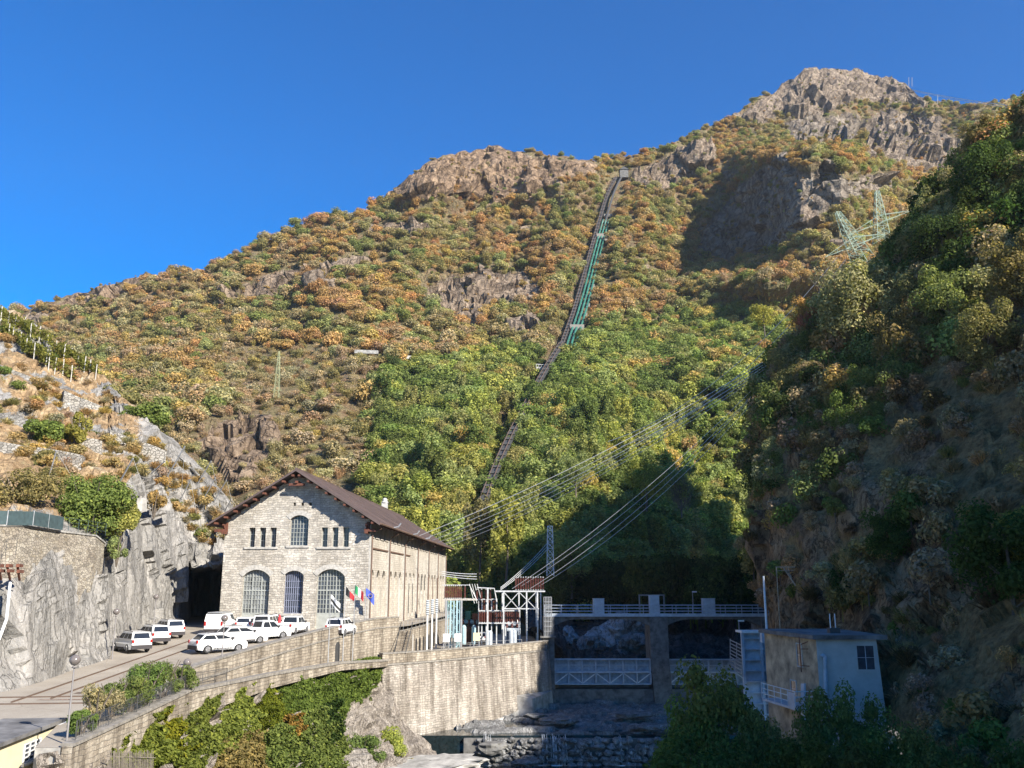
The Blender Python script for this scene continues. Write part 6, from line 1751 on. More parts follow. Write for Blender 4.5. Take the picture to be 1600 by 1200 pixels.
def mesh_of(mb, name, mat):
    o = mb.build(name, mat); me = o.data; bpy.data.objects.remove(o); return me
CR = {}; TR = {}
def make_type(key, n, R_, H, z0, leaf, lobes, asp=.6, fill=.25, lobe_r=.45, twigs=0, tw=.03, trunk_r=.16, limbs=5):
    rng = np.random.default_rng(abs(hash(key)) % 1000 if False else sum(map(ord, key)) * 7)
    p, nv = crown_pts(n, R_, H, z0, lobes, rng, fill, lobe_r); V, Fq = leaf_quads(p, nv, leaf, rng, asp)
    CR[key] = quads('crown_' + key, V, Fq, M['leaf'])
    mb = trunk_mb(z0 + H * .75, trunk_r, rng, limbs)
    if twigs:
        V2, F2 = twig_quads(twigs, R_, (z0 + H), rng, tw); mb.add(V2.tolist(), F2.tolist())
    TR[key] = mesh_of(mb, 'trunk_' + key, M['paletrunk'] if twigs else M['bark'])
for k in range(3): make_type('far%d' % k, 1100, 3.5, 5.2, .6, .33, 9 + k * 2, fill=.2, limbs=2)
for k in range(4): make_type('mid%d' % k, 1900, 3.2, 6.0, 1.0, .24, 13 + k * 3, fill=.2, lobe_r=.36)
make_type('tall', 2200, 2.4, 9.5, 1.2, .24, 20, fill=.25, lobe_r=.30)
for k in range(2): make_type('dry%d' % k, 620, 2.6, 4.2, .5, .22, 9, fill=.55, twigs=170, tw=.04)
make_type('shrub', 900, 1.8, 2.6, .0, .17, 8, fill=.3, limbs=2, trunk_r=.07)
make_type('tuft', 0 + 60, 1.2, 1.2, .0, .14, 5, fill=.7, twigs=260, tw=.035, trunk_r=.03, limbs=1)
for k in range(2): make_type('near%d' % k, 9000, 3.2, 6.2, .9, .115, 26 + 6 * k, fill=.35, lobe_r=.27, trunk_r=.14, limbs=9)
for k in range(2): make_type('open%d' % k, 4200, 3.2, 6.0, 1.3, .11, 26, fill=.5, lobe_r=.22, twigs=420, tw=.018, trunk_r=.12, limbs=10)

PAL = {'green': (.095, .120, .038), 'dgreen': (.045, .066, .022), 'ygreen': (.185, .185, .052), 'lgreen': (.148, .165, .068), 'olive': (.145, .125, .055), 'orange': (.27, .165, .078), 'rust': (.23, .130, .075),
       'brown': (.215, .155, .098), 'gold': (.26, .19, .07), 'pale': (.22, .20, .115), 'greybrown': (.225, .18, .13), 'drab': (.085, .062, .034), 'straw': (.25, .175, .09), 'red': (.24, .10, .065)}
def pick(w, rng):
    ks = list(w); s_ = sum(w.values()); r_ = rng.uniform(0, s_)
    for k in ks:
        r_ -= w[k]
        if r_ <= 0: return k
    return ks[-1]
def jit(c, rng, a=.22):
    f = 1.62 + rng.uniform(-a, a); return tuple(max(.005, x * f * (1 + rng.uniform(-.10, .10))) for x in PAL[c])
TREES = []   # (loc, scale3, rotz, type, tint, kindkey)
rng = np.random.default_rng(11)
# --- mountain
A00 = G[:-1, :-1]; ar = np.linalg.norm(np.cross(G[1:, :-1] - A00, G[:-1, 1:] - A00), axis=-1)
vis = (PX[:-1, :-1] > -60) & (PX[:-1, :-1] < 1660)
dist = np.linalg.norm(A00, axis=-1)
wgt = ar * vis * (1 - .82 * (MROCK[:-1, :-1] > .45)) * np.interp(dist, [150, 260, 400, 800], [1.5, 1.15, 1.0, .8])
zon = fbm(np.stack([PX / 70, PY / 45, 0 * PX + 2], -1), 3, 77)
zon2 = fbm(np.stack([PX / 40, PY / 28, 0 * PX + 7], -1), 3, 79)
dens = fbm(np.stack([PX / 90, PY / 50, 0 * PX + 1], -1), 3, 80)
green_line = np.interp(PX, [-500, 300, 560, 600, 640, 860, 960, 1040, 1100, 1200, 1700], [1200, 960, 850, 600, 560, 545, 520, 505, 490, 470, 430])
gpart = sstep(-14, 14, PY - green_line + 25 * zon)
dryz = poly_mask(PX + 30 * zon, PY + 30 * zon2, [(330, 560), (480, 545), (590, 560), (585, 700), (570, 760), (560, 900), (250, 900), (250, 690), (330, 640)])
wgt = wgt * (1 - .25 * dryz[:-1, :-1]) * (1 + .3 * gpart[:-1, :-1])
pw = np.array([p[:] for p in L])   # track polyline clear of crowns
wgt = (wgt / wgt.sum()).ravel()
NT = 21000
idx = rng.choice(len(wgt), NT, p=wgt); ii, jj = np.unravel_index(idx, A00.shape[:2])
fu, fv = rng.uniform(size=NT), rng.uniform(size=NT)
pts_m = A00[ii, jj] + fu[:, None] * (G[ii + 1, jj] - A00[ii, jj]) + fv[:, None] * (G[ii, jj + 1] - A00[ii, jj])
trackpx = np.array([proj(p) for p in L]); 
def near_track(px, py):
    xs_ = np.interp(-py, -trackpx[:, 1], trackpx[:, 0]); return px - xs_
kcount = 0
for n_ in range(NT):
    i, j = ii[n_], jj[n_]; px, py = PX[i, j], PY[i, j]
    p = pts_m[n_]; d_ = float(np.linalg.norm(p))
    dt = near_track(px, py)
    if 270 < py < 570 and -8 - 1200 / d_ < dt < 22 + 3000 / d_: continue
    if 570 < py < 880 and -11 < dt < 15 and rng.uniform() < .96: continue
    z1_, z2_ = zon[i, j], 1.3 * zon2[i, j] + rng.uniform(-.12, .12)
    if dryz[i, j]:
        w = {'greybrown': 4, 'brown': 3, 'olive': 2, 'pale': 1, 'gold': .3}; ty = 'dry%d' % rng.integers(0, 2) if rng.uniform() < .8 else 'far%d' % rng.integers(0, 3)
        s_ = rng.uniform(.6, 1.15); kk = 'dry'
    elif gpart[i, j] > .5:
        w = {'green': 4, 'dgreen': 1.6, 'ygreen': 2.0, 'lgreen': 3, 'olive': 1.2, 'gold': .25, 'orange': .12}
        if z2_ > .25: w = {'ygreen': 3, 'lgreen': 3, 'gold': .6, 'olive': 1}
        elif z2_ < -.25: w = {'green': 4, 'dgreen': 3}
        if px > 1000 and py < 600: w['gold'] = 1; w['orange'] = .8
        ty = ('mid%d' % rng.integers(0, 4)) if d_ < 330 else 'far%d' % rng.integers(0, 3)
        if d_ < 330 and rng.uniform() < .15: ty = 'tall'
        s_ = (.6 + .95 * rng.uniform() ** 1.5) * np.interp(d_, [170, 300, 500], [1.0, 1.05, .9]); kk = 'green'
    else:
        w = {'orange': 2.0, 'olive': 2.8, 'brown': 2.2, 'green': .8, 'rust': .6, 'gold': .7, 'pale': 1.2, 'lgreen': 1.0}
        if z2_ > .22: w = {'orange': 3.5, 'rust': 1.5, 'gold': 1.2, 'brown': 1.5}
        elif z2_ < -.22: w = {'green': 1.2, 'olive': 4, 'lgreen': 1.6, 'pale': 1.5}
        if z1_ < -.3: w['brown'] = 3; w['greybrown'] = 2.5
        if px < 380: w = dict(w, olive=4, brown=3, greybrown=2, orange=1)
        if px > 1150 and py < 240: w = {'olive': 3, 'brown': 2, 'orange': 1, 'green': 1.5, 'pale': 1}
        ty = 'far%d' % rng.integers(0, 3)
        s_ = (.42 + .95 * rng.uniform() ** 1.6) * np.interp(py, [100, 220, 330, 500], [.62, .85, 1.12, 1.2]); kk = 'autumn'
        if rng.uniform() < .12: ty = 'dry0'
    if MROCK[i, j] > .45: s_ *= .4
    tall = rng.uniform(.65, 1.15); tc = np.array(jit(pick(w, rng), rng)); tc = tuple(tc * .88 + np.array((.215, .170, .085) if kk != 'green' else (.19, .205, .065)) * .28 * 1.3)
    TREES.append((p - np.array([0, 0, .6 * s_]), (s_ * rng.uniform(.8, 1.45), s_ * rng.uniform(.8, 1.3), s_ * tall), rng.uniform(0, 6.28), ty, tc, kk))
# --- right slope
hw_ = np.linalg.norm(np.cross(HG2[1:, :-1] - HG2[:-1, :-1], HG2[:-1, 1:] - HG2[:-1, :-1]), axis=-1)
cx_ = hpx[:-1, :-1]; cy_ = hpy[:-1, :-1]; vy = HG2[:-1, :-1, 1]
crest = np.interp(cx_, [1190, 1262, 1350, 1450, 1540, 1640], [606, 530, 455, 360, 255, 185])
hvis = (vy > 22) & (cx_ > 1150) & (cx_ < 1700)
top_z = sstep(300, 40, cy_ - crest)
wd = hw_ * np.where(hvis, .6 + 2.4 * top_z, .20 * (HG2[:-1, :-1, 2] > 20)) * np.where(HG2[:-1, :-1, 2] < -9, .3, 1)
wd = (wd / wd.sum()).ravel(); NH = 7000
idx = rng.choice(len(wd), NH, p=wd); ii, jj = np.unravel_index(idx, hw_.shape)
for n_ in range(NH):
    i, j = ii[n_], jj[n_]; p = HG2[i, j] + rng.uniform(-.6, .6, 3) * np.array([1, 1, .2]); px, py = cx_[i, j], cy_[i, j]; d_ = float(np.linalg.norm(p))
    if py > 950 and px < 1400 and p[1] > 0: continue
    u = rng.uniform(); tz = top_z[i, j]
    off = not hvis[i, j]
    if off: ty = 'mid%d' % rng.integers(0, 4); w = {'green': 1, 'olive': 1}; s_ = rng.uniform(.8, 1.2)
    elif rng.uniform() < tz:
        w = {'olive': 3, 'green': 2.2, 'pale': 2.2, 'dgreen': 1.5, 'brown': 1, 'lgreen': 1, 'gold': .3, 'orange': .3}
        ty = ['near1', 'mid3', 'shrub', 'mid1', 'mid2', 'shrub', 'near1', 'shrub'][rng.integers(0, 8)]; s_ = rng.uniform(.5, 1.0)
        if 1180 < px < 1290: s_ *= .8
    else:
        w = {'drab': 1.5, 'brown': 3, 'straw': 3.4, 'olive': 2, 'green': .9, 'greybrown': 2}
        ty = ['tuft', 'tuft', 'shrub', 'shrub', 'shrub', 'tuft'][rng.integers(0, 6)]; s_ = rng.uniform(.4, 1.3) * (1.2 if ty == 'tuft' else .8)
    TREES.append((p - np.array([0, 0, (.4 if ty in ('tuft', 'shrub') else 3.6) * s_]), (s_, s_, s_ * rng.uniform(.85, 1.2)), rng.uniform(0, 6.28), ty, jit(pick(w, rng), rng), 'offslope' if off else 'slope' if ty in ('tuft', 'shrub') else 'slopetree'))
# --- left spur shrubs
for n_ in range(260):
    px = rng.uniform(-20, 350); top_ = np.interp(px, [0, 60, 110, 165, 210, 255, 292, 350], [478, 512, 556, 592, 635, 676, 715, 790]); py = top_ + rng.uniform(0, 1) ** .8 * (215 if px < 200 else 110)
    q = spur_at(px, py)
    if q.z < 5: continue
    w = {'straw': 4, 'greybrown': 2, 'olive': 1.5, 'gold': .8, 'green': .4}; ty = 'tuft' if rng.uniform() < .75 else 'shrub'
    TREES.append((np.array(q) - np.array([0, 0, .2]), (1, 1, .8) if ty == 'tuft' else (.6, .6, .5), rng.uniform(0, 6), ty, jit(pick(w, rng), rng), 'spur'))
# upstream trees behind the dam in the gorge
for n_ in range(150):
    px = rng.uniform(855, 1200); py = rng.uniform(900, 968); Y = rng.uniform(140, 185)
    if px < 1000 and Y < 160: continue
    p = np.array(P(px, py, Y)); p[2] = min(p[2], -1) - 2.5
    TREES.append((p, (.9, .9, rng.uniform(.9, 1.4)), rng.uniform(0, 6), 'mid%d' % rng.integers(0, 4), tuple(.55 * q for q in jit(pick({'dgreen': 3, 'green': 2}, rng), rng)), 'green'))  # tint darkened: the gorge's deep shade is painted into the leaf colour

def tree_obj(name, p, s_, rz, ty, tint, label, cat='tree', group=None, trunk=True):
    r_ = empty(name, p, rz, label, cat, group); r_.scale = s_
    c = link(bpy.data.objects.new('crown', CR[ty])); c.parent = r_; c['tint'] = [float(t_) for t_ in tint]
    if trunk:
        t_ = link(bpy.data.objects.new('trunk', TR[ty])); t_.parent = r_
    return r_
def app_size(t_):
    p = t_[0]
    px, py = proj(p)
    if t_[5] in ('offslope', 'spur') or not (-20 < px < 1620 and -20 < py < 1220) or p[1] < 15: return 0
    hid = (340 < px < 700 and py > 850) or (py > 950)
    return 0 if hid else t_[1][2] * 6 / float(np.linalg.norm(p)) * (0.45 if t_[3] == 'tuft' else 1)
order = sorted(range(len(TREES)), key=lambda i: -app_size(TREES[i]))
NIND = 270
sel = set([i for i in order if TREES[i][3] not in ('tuft',)][:NIND])
LAB = {'green': ('broadleaf_tree', 'leafy broadleaf tree in the dense green wood low on the mountain', 'broadleaf trees of the lower wood'),
       'dry': ('dry_tree', 'dry grey brown tree on the bare slope above the hall roof', 'dry trees above the hall'),
       'autumn': ('autumn_tree', 'autumn coloured tree on the upper mountainside', 'autumn trees on the mountain'),
       'slope': ('hillside_shrub', 'drab shrub on the steep dry slope right of the river', 'shrubs on the right slope'),
       'slopetree': ('hillside_tree', 'sparse leafed tree on the steep shaded slope right of the river', 'trees on the right slope')}
for i in sorted(sel):
    p, s_, rz, ty, tint, kk = TREES[i]; nm, lab, grp = LAB[kk]
    tree_obj(nm, p, s_, rz, ty, tint, lab, 'shrub' if kk == 'slope' else 'tree', grp)
# the rest: one woodland object instancing crowns and trunks through geometry nodes
types = sorted(CR)
protos = bpy.data.collections.new('tree_kinds')
for k in types:
    me = CR[k].copy(); nb0 = len(me.polygons)
    import bmesh
    bm = bmesh.new(); bm.from_mesh(CR[k]); bm.from_mesh(TR[k]); bm.faces.ensure_lookup_table()
    for f_ in bm.faces[nb0:]: f_.material_index = 1
    bm.to_mesh(me); bm.free()
    me.materials.clear(); me.materials.append(M['leaf']); me.materials.append(TR[k].materials[0])
    protos.objects.link(bpy.data.objects.new('kind_' + k, me))
def scatter(name, items, label, cat):
    n = len(items)
    me = bpy.data.meshes.new(name); me.vertices.add(n)
    me.vertices.foreach_set('co', np.array([t_[0] for t_ in items], np.float32).ravel())
    for nm, dt_, arr in (('scl', 'FLOAT_VECTOR', [t_[1] for t_ in items]), ('rot', 'FLOAT_VECTOR', [(0, 0, t_[2]) for t_ in items]), ('tint', 'FLOAT_VECTOR', [t_[4] for t_ in items])):
        at = me.attributes.new(nm, dt_, 'POINT'); at.data.foreach_set('vector', np.array(arr, np.float32).ravel())
    at = me.attributes.new('kindex', 'INT', 'POINT'); at.data.foreach_set('value', np.array([types.index(t_[3]) for t_ in items], np.int32))
    o = link(bpy.data.objects.new(name, me))
    ng = bpy.data.node_groups.new(name + '_nodes', 'GeometryNodeTree')
    ng.interface.new_socket('Geometry', in_out='INPUT', socket_type='NodeSocketGeometry'); ng.interface.new_socket('Geometry', in_out='OUTPUT', socket_type='NodeSocketGeometry')
    gi, go = ng.nodes.new('NodeGroupInput'), ng.nodes.new('NodeGroupOutput')
    iop = ng.nodes.new('GeometryNodeInstanceOnPoints'); ci = ng.nodes.new('GeometryNodeCollectionInfo')
    ci.inputs['Collection'].default_value = protos; ci.inputs['Separate Children'].default_value = True; ci.inputs['Reset Children'].default_value = True
    def na(nm, dt_):
        q = ng.nodes.new('GeometryNodeInputNamedAttribute'); q.data_type = dt_; q.inputs['Name'].default_value = nm; return q.outputs['Attribute']
    lk = ng.links.new
    lk(gi.outputs[0], iop.inputs['Points']); lk(ci.outputs[0], iop.inputs['Instance']); iop.inputs['Pick Instance'].default_value = True
    lk(na('kindex', 'INT'), iop.inputs['Instance Index']); lk(na('rot', 'FLOAT_VECTOR'), iop.inputs['Rotation']); lk(na('scl', 'FLOAT_VECTOR'), iop.inputs['Scale'])
    lk(iop.outputs[0], go.inputs[0])
    md = o.modifiers.new('scatter', 'NODES'); md.node_group = ng
    tag(o, label, cat, kind='stuff'); return o
rest = [t_ for i, t_ in enumerate(TREES) if i not in sel]
scatter('woodland', [t_ for t_ in rest if t_[5] in ('green', 'autumn', 'dry')], 'dense autumn woodland covering the mountainside', 'woodland')
scatter('hillside_scrub', [t_ for t_ in rest if t_[5] in ('slope', 'slopetree', 'offslope')], 'dry scrub and brushwood on the shaded slope at right', 'scrub')
scatter('dry_grass', [t_ for t_ in rest if t_[5] == 'spur'], 'dry grass tufts and low scrub on the terraced spur at left', 'grass')

# --- particular trees and bushes
def T(px, py, Y): return P(px, py, Y)
SPECIAL = [
 ('tree', (893, 925, 160), 1.45, 'near0', 'lgreen', 'rounded sunlit green tree right of the slim white mast'),
 ('tree', (748, 905, 172), 1.5, 'tall', 'olive', 'tall narrow olive green tree behind the busbar frame'),
 ('tree', (790, 910, 168), 1.55, 'tall', 'ygreen', 'tall yellow green tree left of the slim white mast'),
 ('tree', (716, 905, 190), 1.2, 'near1', 'green', 'green tree rising at the far end of the hall roof'),
 ('tree', (1010, 790, 190), 1.5, 'near1', 'ygreen', 'bright yellow green tree under the cable bundle'),
 ('tree', (1065, 800, 195), 1.5, 'open0', 'lgreen', 'thin pale tree at the shadow edge under the cables'),
 ('tree', (900, 770, 215), 1.4, 'near0', 'lgreen', 'light green round crowned tree in the middle of the wood'),
 ('tree', (1195, 520, 250), 1.3, 'mid1', 'ygreen', 'light green tree on the skyline of the right slope above the cables'),
 ('tree', (1345, 535, 88), 1.5, 'near1', 'pale', 'big pale leafed bushy tree below the leaning green pylon'),
 ('tree', (1318, 520, 92), 1.3, 'open1', 'pale', 'pale leafed tree left below the big pale one'),
 ('tree', (1262, 520, 110), .9, 'near0', 'gold', 'yellow topped tree at the left of the right slope crest'),
 ('tree', (1275, 540, 100), .75, 'open0', 'red', 'small reddish tree on the right slope crest'),
 ('tree', (1545, 330, 92), 1.35, 'near1', 'dgreen', 'dark green tree high at the right edge'),
 ('tree', (1480, 430, 90), 1.2, 'near0', 'dgreen', 'broad dark tree right of the big pale leafed one'),
 ('tree', (1590, 330, 80), .8, 'near0', 'gold', 'golden brown tree near the right edge'),
 ('tree', (1490, 520, 75), 1.0, 'near1', 'lgreen', 'fresh green slender tree on the right slope'),
 ('tree', (1550, 570, 62), .8, 'near1', 'olive', 'olive leafed tree below the golden brown one at right'),
 ('tree', (1600, 480, 60), .9, 'near0', 'olive', 'dull olive tree rising at the right edge'),
 ('tree', (1400, 570, 80), .9, 'near0', 'olive', 'olive tree in the middle of the right slope'),
 ('tree', (1540, 250, 110), 1.0, 'near0', 'olive', 'olive tree on the skyline right of the rocky peak'),
 ('tree', (1612, 900, 40), .55, 'near0', 'ygreen', 'sunlit yellow green branches at the right edge'),
 ('tree', (1330, 940, 74), .65, 'near1', 'dgreen', 'dark green bush growing on the rock above the hut roof'),
 ('tree', (1395, 880, 72), .8, 'near0', 'dgreen', 'dark green tree on the rock right above the hut'),
 ('tree', (1585, 960, 52), 1.1, 'near0', 'dgreen', 'dark tree on the slope at the right edge beside the sunlit branches'),
 ('tree', (610, 590, 0), 1.2, 'mid2', 'dgreen', 'dark isolated conifer like tree beside the pale roadside wall'),
]
for kind, (px, py, Y), s_, ty, colr, lab in SPECIAL:
    if Y == 0: q = surf(px, py); p = (q.x, q.y - 4, q.z)
    else: p = T(px, py, Y)
    zs = s_ * (1.25 if kind == 'shrub' else 1.0)
    if px > 1240 and py < 1000 and 30 < Y < 130 and kind == 'tree':
        a_, b_ = proj(HG2.transpose(2, 0, 1)); dd_ = (a_ - px) ** 2 + (b_ - py) ** 2 + (HG2[..., 1] < 25) * 1e6 + (HG2[..., 1] > 125) * 1e6
        k_ = np.unravel_index(np.argmin(dd_), dd_.shape); q_ = HG2[k_]; s_ *= q_[1] / Y; zs *= q_[1] / Y; p = (q_[0], q_[1], q_[2] - 1.1 * s_)
    tree_obj('riverside_shrub' if kind == 'shrub' else 'tree', p, (s_, s_, zs), rng.uniform(0, 6), ty, jit(colr, rng, .06), lab, kind)
RIV = [((1118, 1012), 52, -13.5, 2.6, 'near0', 'green', 'tall dark green riverside shrub in front of the right gate'),
 ((1075, 1075), 51, -13.5, 2.0, 'near1', 'green', 'left shoulder growth of dark foliage beside the tall riverside shrub'),
 ((1160, 1080), 50, -13.5, 2.0, 'near1', 'green', 'shrub between the tall riverside shrub and the pale blue tower'),
 ((1090, 1130), 46, -13.0, 2.6, 'near0', 'dgreen', 'dark riverside shrub low before the tall one'),
 ((1290, 1046), 52, -13.5, 2.0, 'near1', 'green', 'dark green shrub in front of the pale hut wall'),
 ((1345, 1075), 53, -13.5, 1.9, 'near0', 'green', 'green shrub hiding the right foot of the hut'),
 ((1212, 1108), 50, -13.5, 1.7, 'near0', 'olive', 'olive brown shrub between the two groups of riverside shrubs'),
 ((1250, 1130), 46, -13.0, 2.2, 'near1', 'dgreen', 'low dark shrub at the bottom edge below the hut balcony'),
 ((1330, 1140), 45, -13.0, 2.2, 'near0', 'dgreen', 'low dark shrub at the bottom edge under the hut window'),
 ((1448, 1118), 46, -13.0, 1.7, 'near0', 'green', 'green shrub standing apart at the bottom right of the hut'),
 ((1405, 1128), 47, -13.0, 2.3, 'near1', 'green', 'low shrub left below the one standing apart'),
 ((1520, 1150), 42, -13.0, 2.0, 'near1', 'dgreen', 'dark shrub near the bottom right corner'),
 ((1590, 1120), 42, -12.5, 1.8, 'near0', 'dgreen', 'dark shrub in the bottom right corner')]
for (px, py), Y, zb2, rad, ty, colr, lab in RIV:
    top_ = P(px, py, Y); h_ = (top_[2] - zb2) / 7.5; s_ = rad / 2.8
    tree_obj('riverside_shrub', (top_[0], Y, zb2), (s_, s_, h_), rng.uniform(0, 6), ty, jit(colr, rng, .06), lab, 'shrub')
# bushes with their own dense crowns
def bush(name, p, rx, ry, rz_, n, leaf, colr, label, cat='bush', lobes=22, seed=1, group=None, asp=.55, lobe_r=.32, stems=6):
    rg = np.random.default_rng(seed); pp_, nv = crown_pts(n, 1.0, 1.0, 0.0, lobes, rg, .2, lobe_r); pp_ = pp_ * np.array([rx, ry, rz_])
    V, Fq = leaf_quads(pp_, nv, leaf, rg, asp); r_ = empty(name, p, 0, label, cat, group)
    c = link(bpy.data.objects.new('foliage', quads('foliage', V, Fq, M['leaf']))); c.parent = r_; c['tint'] = [float(x) for x in jit(colr, rg, .05)]
    mb = MB()
    for k in range(stems):
        a = 6.28 * k / stems; mb.tube([(0, 0, -.4), (math.cos(a) * rx * .3, math.sin(a) * ry * .3, rz_ * .5), (math.cos(a) * rx * .6, math.sin(a) * ry * .6, rz_ * .85)], [.07, .05, .02], 5)
    mb.build('stem', M['bark'], r_); return r_
bush('round_bush', P(140, 845, 76), 3.6, 3.0, 5.6, 15000, .13, 'green', 'large rounded dark green bush on the terrace above the cliff', lobes=34, seed=3)
bush('round_bush', P(185, 850, 77.5), 1.7, 1.6, 4.0, 5000, .13, 'ygreen', 'yellow green side of growth at the right of the large rounded bush', lobes=14, seed=4)
bush('terrace_bush', P(32, 815, 72), 3.6, 2.0, 4.4, 4200, .12, 'olive', 'loose olive bush behind the green screened fence at left', lobes=26, seed=5)
bush('terrace_bush', P(182, 878, 75.5), .9, .9, 2.2, 1800, .12, 'lgreen', 'light green tangle hanging at the wall end below the large bush', lobes=9, seed=6)
bush('spur_bush', P(68, 700, 95), 3.0, 2.2, 3.6, 3500, .17, 'green', 'green bush among the broken dry stone walls on the spur', lobes=14, seed=7)
bush('spur_bush', P(118, 700, 96), 1.7, 1.5, 4.2, 2200, .17, 'ygreen', 'yellowish bush left of the short tall dry stone wall', lobes=10, seed=8)
bush('spur_bush', P(218, 668, 115), 3.8, 2.5, 3.2, 3500, .19, 'green', 'low bright green shrub over the curved dry stone wall', lobes=14, seed=9)
bush('spur_bush', P(178, 640, 122), 4.2, 2.5, 3.6, 3500, .2, 'olive', 'olive shrubs below the end of the vine rows', lobes=14, seed=10)
bush('vine_climber', P(240, 805, 85.5), 1.2, .8, 2.6, 1500, .12, 'gold', 'yellowish climber beside the concrete blocks at the cliff top', lobes=7, seed=12)
for i, (px, py, s_, lab) in enumerate([(158, 1130, 1.0, 'pale leafed oleander shrub nearest the lamp post'), (183, 1116, .95, 'oleander shrub second from the lamp post'), (212, 1108, 1.0, 'oleander shrub in the middle of the fence row'), (235, 1098, 1.15, 'tall oleander shrub in the fence row'), (262, 1088, 1.2, 'largest oleander shrub near the curved wall end'), (288, 1078, .9, 'oleander shrub in front of the wall end pillar'), (135, 1148, .6, 'low oleander sprout at the fence by the lamp post')]):
    q = on_yard(px, py + 4); bush('oleander_shrub', (q[0] - .3, q[1], q[2]), 1.25 * s_, 1.5 * s_, 2.1 * s_, 2600, .10, 'green' if i else 'pale', lab, 'shrub', 10, 20 + i, 'oleander shrubs along the iron fence', .28)
# vine rows
for ri, pts_ in enumerate(VROWS):
    rg = np.random.default_rng(40 + ri); C_ = []
    for a, c in zip(pts_, pts_[1:]):
        a, c = np.array(a), np.array(c); n_ = int(np.linalg.norm(c - a) * 120)
        t_ = rg.uniform(0, 1, (n_, 1)); q = a + (c - a) * t_; q[:, 2] += rg.uniform(.5, 2.1, n_) + .3 * np.sin(q[:, 0] * 2); q[:, 1] += rg.uniform(-.4, 1.4, n_); q[:, 0] += rg.uniform(-.5, .5, n_); C_.append(q)
    C_ = np.concatenate(C_); V, Fq = leaf_quads(C_, rg.normal(size=C_.shape) + np.array([0, -.3, .7]), .2, rg)
    o = link(bpy.data.objects.new('vine_row', quads('vine_row', V, Fq, M['leaf']))); o['tint'] = [.18, .18, .05]
    tag(o, ['upper leafy vine row along the left skyline ridge', 'lower leafy vine row on the left spur'][ri], 'vine row')
# ivy and creepers on the river bank
def ivy(name, polys, n, leaf, cols_, label, seed, thick=.45, cat='creeper'):
    rg = np.random.default_rng(seed); m_ = np.zeros(bpx.shape)
    wo = 10 * fbm(BG2 / 1.3, 3, seed); 
    for q in polys: m_ = np.maximum(m_, poly_mask(bpx + wo, bpy_ + wo, q))
    a = np.linalg.norm(np.cross(BG2[1:, :-1] - BG2[:-1, :-1], BG2[:-1, 1:] - BG2[:-1, :-1]), axis=-1) * (m_[:-1, :-1] > .5)
    a = a * (.6 + np.clip(.6 + 1.0 * fbm(BG2[:-1, :-1] / 1.6, 3, seed + 1), 0, 1.6)); a = a / a.sum()
    k = rg.choice(a.size, n, p=a.ravel()); i, j = np.unravel_index(k, a.shape)
    p = BG2[i, j] + rg.uniform(0, 1, (n, 1)) * (BG2[i + 1, j] - BG2[i, j]) + rg.uniform(0, 1, (n, 1)) * (BG2[i, j + 1] - BG2[i, j])
    nr = bn[i, j]; clump = np.clip(.5 + fbm(p / .9, 3, seed + 2), .05, 1.3)
    p = p + nr * (clump * thick * rg.uniform(.2, 1.3, n))[:, None]
    V, Fq = leaf_quads(p, nr * .6 + np.array([0, 0, .45]) + rg.normal(size=(n, 3)) * .5, leaf, rg, .7)
    o = link(bpy.data.objects.new(name, quads(name, V, Fq, M['leaf']))); o['tint'] = list(cols_)
    return tag(o, label, cat)
ivy('ivy', [[(425, 1060), (470, 1040), (560, 1028), (602, 1024), (592, 1060), (545, 1105), (530, 1130), (480, 1120), (440, 1110)]], 39000, .125, (.12, .165, .04), 'thick even green ivy curtain hanging below the path beside the river wall', 101)
ivy('ivy', [[(398, 1062), (425, 1052), (430, 1080), (445, 1130), (430, 1160), (400, 1130)]], 10500, .125, (.13, .15, .022), 'bright yellow green ivy strip left of the thick even curtain', 102)
ivy('ivy', [[(340, 1070), (388, 1062), (390, 1140), (370, 1200), (345, 1180)]], 9000, .125, (.18, .21, .05), 'light green ivy strip between the bare rock ribs', 103)
ivy('ivy', [[(280, 1098), (322, 1082), (322, 1150), (310, 1205), (285, 1205)]], 8250, .125, (.14, .165, .04), 'olive ivy strip right of the leafy mass over the palisade', 104)
ivy('ivy', [[(165, 1130), (200, 1115), (250, 1100), (278, 1092), (275, 1150), (270, 1210), (165, 1190)]], 25500, .125, (.16, .185, .04), 'broad leafy creeper mass above the wooden palisade', 105, .6)
ivy('ivy', [[(235, 1108), (272, 1100), (272, 1180), (250, 1200), (235, 1150)]], 4500, .125, (.17, .17, .02), 'yellow creeper leaves at the right of the broad mass', 106, .7)
ivy('scrub', [[(420, 1130), (480, 1110), (530, 1130), (540, 1165), (520, 1215), (400, 1215), (395, 1160)]], 22500, .125, (.14, .175, .05), 'mixed scrub at the foot of the ivy curtain', 107, 1.0)
ivy('scrub', [[(435, 1125), (455, 1120), (460, 1150), (440, 1160)]], 2700, .125, (.27, .17, .05), 'small patch of orange leaves amid the scrub', 108, 1.1)
ivy('scrub', [[(345, 1150), (400, 1150), (410, 1215), (330, 1215)]], 7500, .125, (.24, .19, .08), 'dry brownish scrub at the bottom of the rock ribs', 109, .6)
ivy('scrub', [[(495, 1100), (520, 1095), (525, 1150), (505, 1165), (492, 1140)]], 7500, .125, (.035, .06, .018), 'dark bush hanging under the ivy curtain', 110, 1.0)
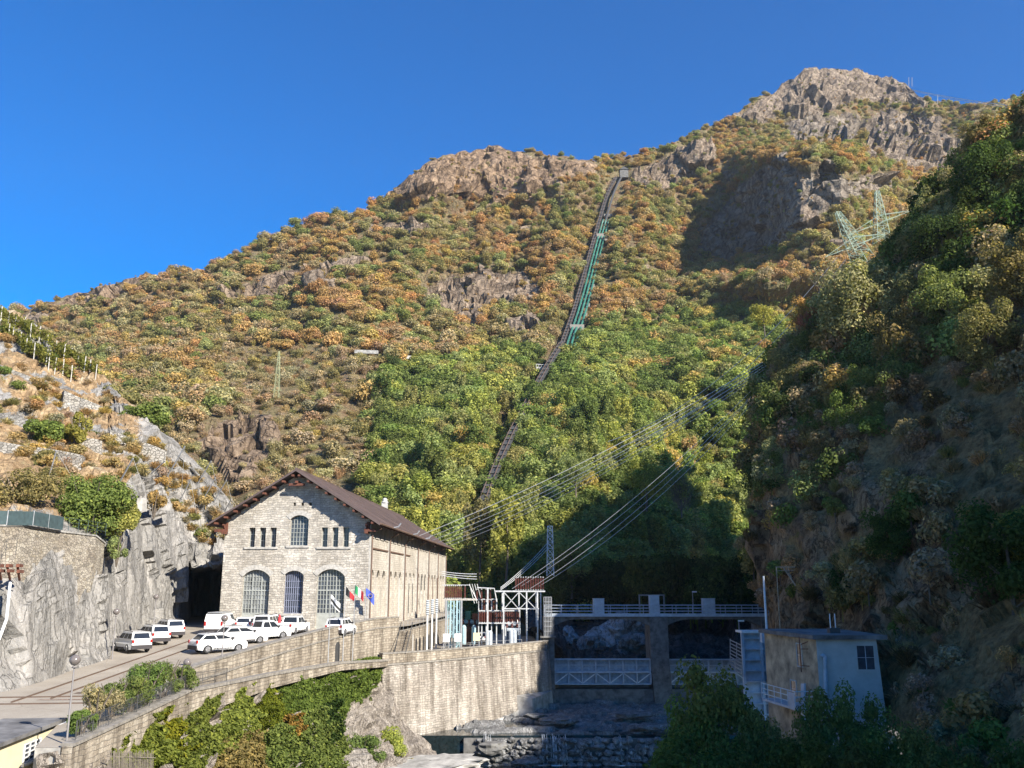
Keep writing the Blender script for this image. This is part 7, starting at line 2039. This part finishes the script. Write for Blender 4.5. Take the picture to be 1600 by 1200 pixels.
bush('bank_bush', P(592, 1188, 90), 2.6, 2.2, 3.0, 7000, .11, 'ygreen', 'round yellow green bush at the left foot of the river wall', lobes=20, seed=31)
bush('bank_bush', P(560, 1205, 84), 2.6, 2.0, 3.2, 6000, .11, 'green', 'dark green bush left of the round yellow green one', lobes=20, seed=32)
bush('bank_bush', P(577, 1140, 92.5), .7, .7, 3.0, 1500, .11, 'green', 'narrow green climber at the corner of the river wall', lobes=8, seed=33)
bush('bank_bush', P(630, 1205, 90), 1.5, 1.2, 1.2, 1200, .11, 'olive', 'low olive shrub at the left end of the concrete footing', lobes=8, seed=34)
rock_lump('bank_rock', P(500, 1195, 80), (4.2, 2.4, 1.6), M['bank'], 41, 3, .3, 0, 'pale broken rock outcrop at the bottom beside the bushes', 'rock', rz=.3)
rock_lump('bank_rock', P(590, 1196, 88), (3.0, 1.6, .9), M['bank'], 42, 3, .3, 0, 'long pale rock shelf below the round yellow green bush', 'rock', rz=-.3)
# wooden palisade at the bottom
pf = empty('palisade_fence', P(170, 1205, 46), 0, 'grey weathered palisade of thin stakes below the creepers', 'fence')
m_ = MB(); rr = random.Random(3)
for k in range(44):
    px = 168 + k * 1.65; Y = 45.5 + k * .09; a = Vector(P(px, 1215, Y)); c = Vector(P(px + rr.uniform(-1, 1), 1171 + rr.uniform(0, 5) + k * .02, Y)); m_.bar(a, c, .022)
m_.build('stakes', M['stakewood'], pf, True)
m_ = MB(); m_.bar(P(167, 1182, 45.6), P(243, 1184, 49.4), .03); m_.build('rail', M['stakewood'], pf, True)
# ------------------------------------------------------------------ air
hz = MB(); hz.box(-950, 950, -420, 1250, -26, 620)
m = bpy.data.materials.new('air'); m.use_nodes = True; nt = m.node_tree
nt.nodes.remove(nt.nodes['Principled BSDF'])
pv = nt.nodes.new('ShaderNodeVolumePrincipled'); pv.inputs['Color'].default_value = (.82, .9, 1, 1); pv.inputs['Density'].default_value = 0.00007; pv.inputs['Anisotropy'].default_value = .2
nt.links.new(pv.outputs[0], nt.nodes['Material Output'].inputs['Volume'])
tag(hz.build('haze', m), 'faint blue haze in the valley air', 'haze', kind='stuff')
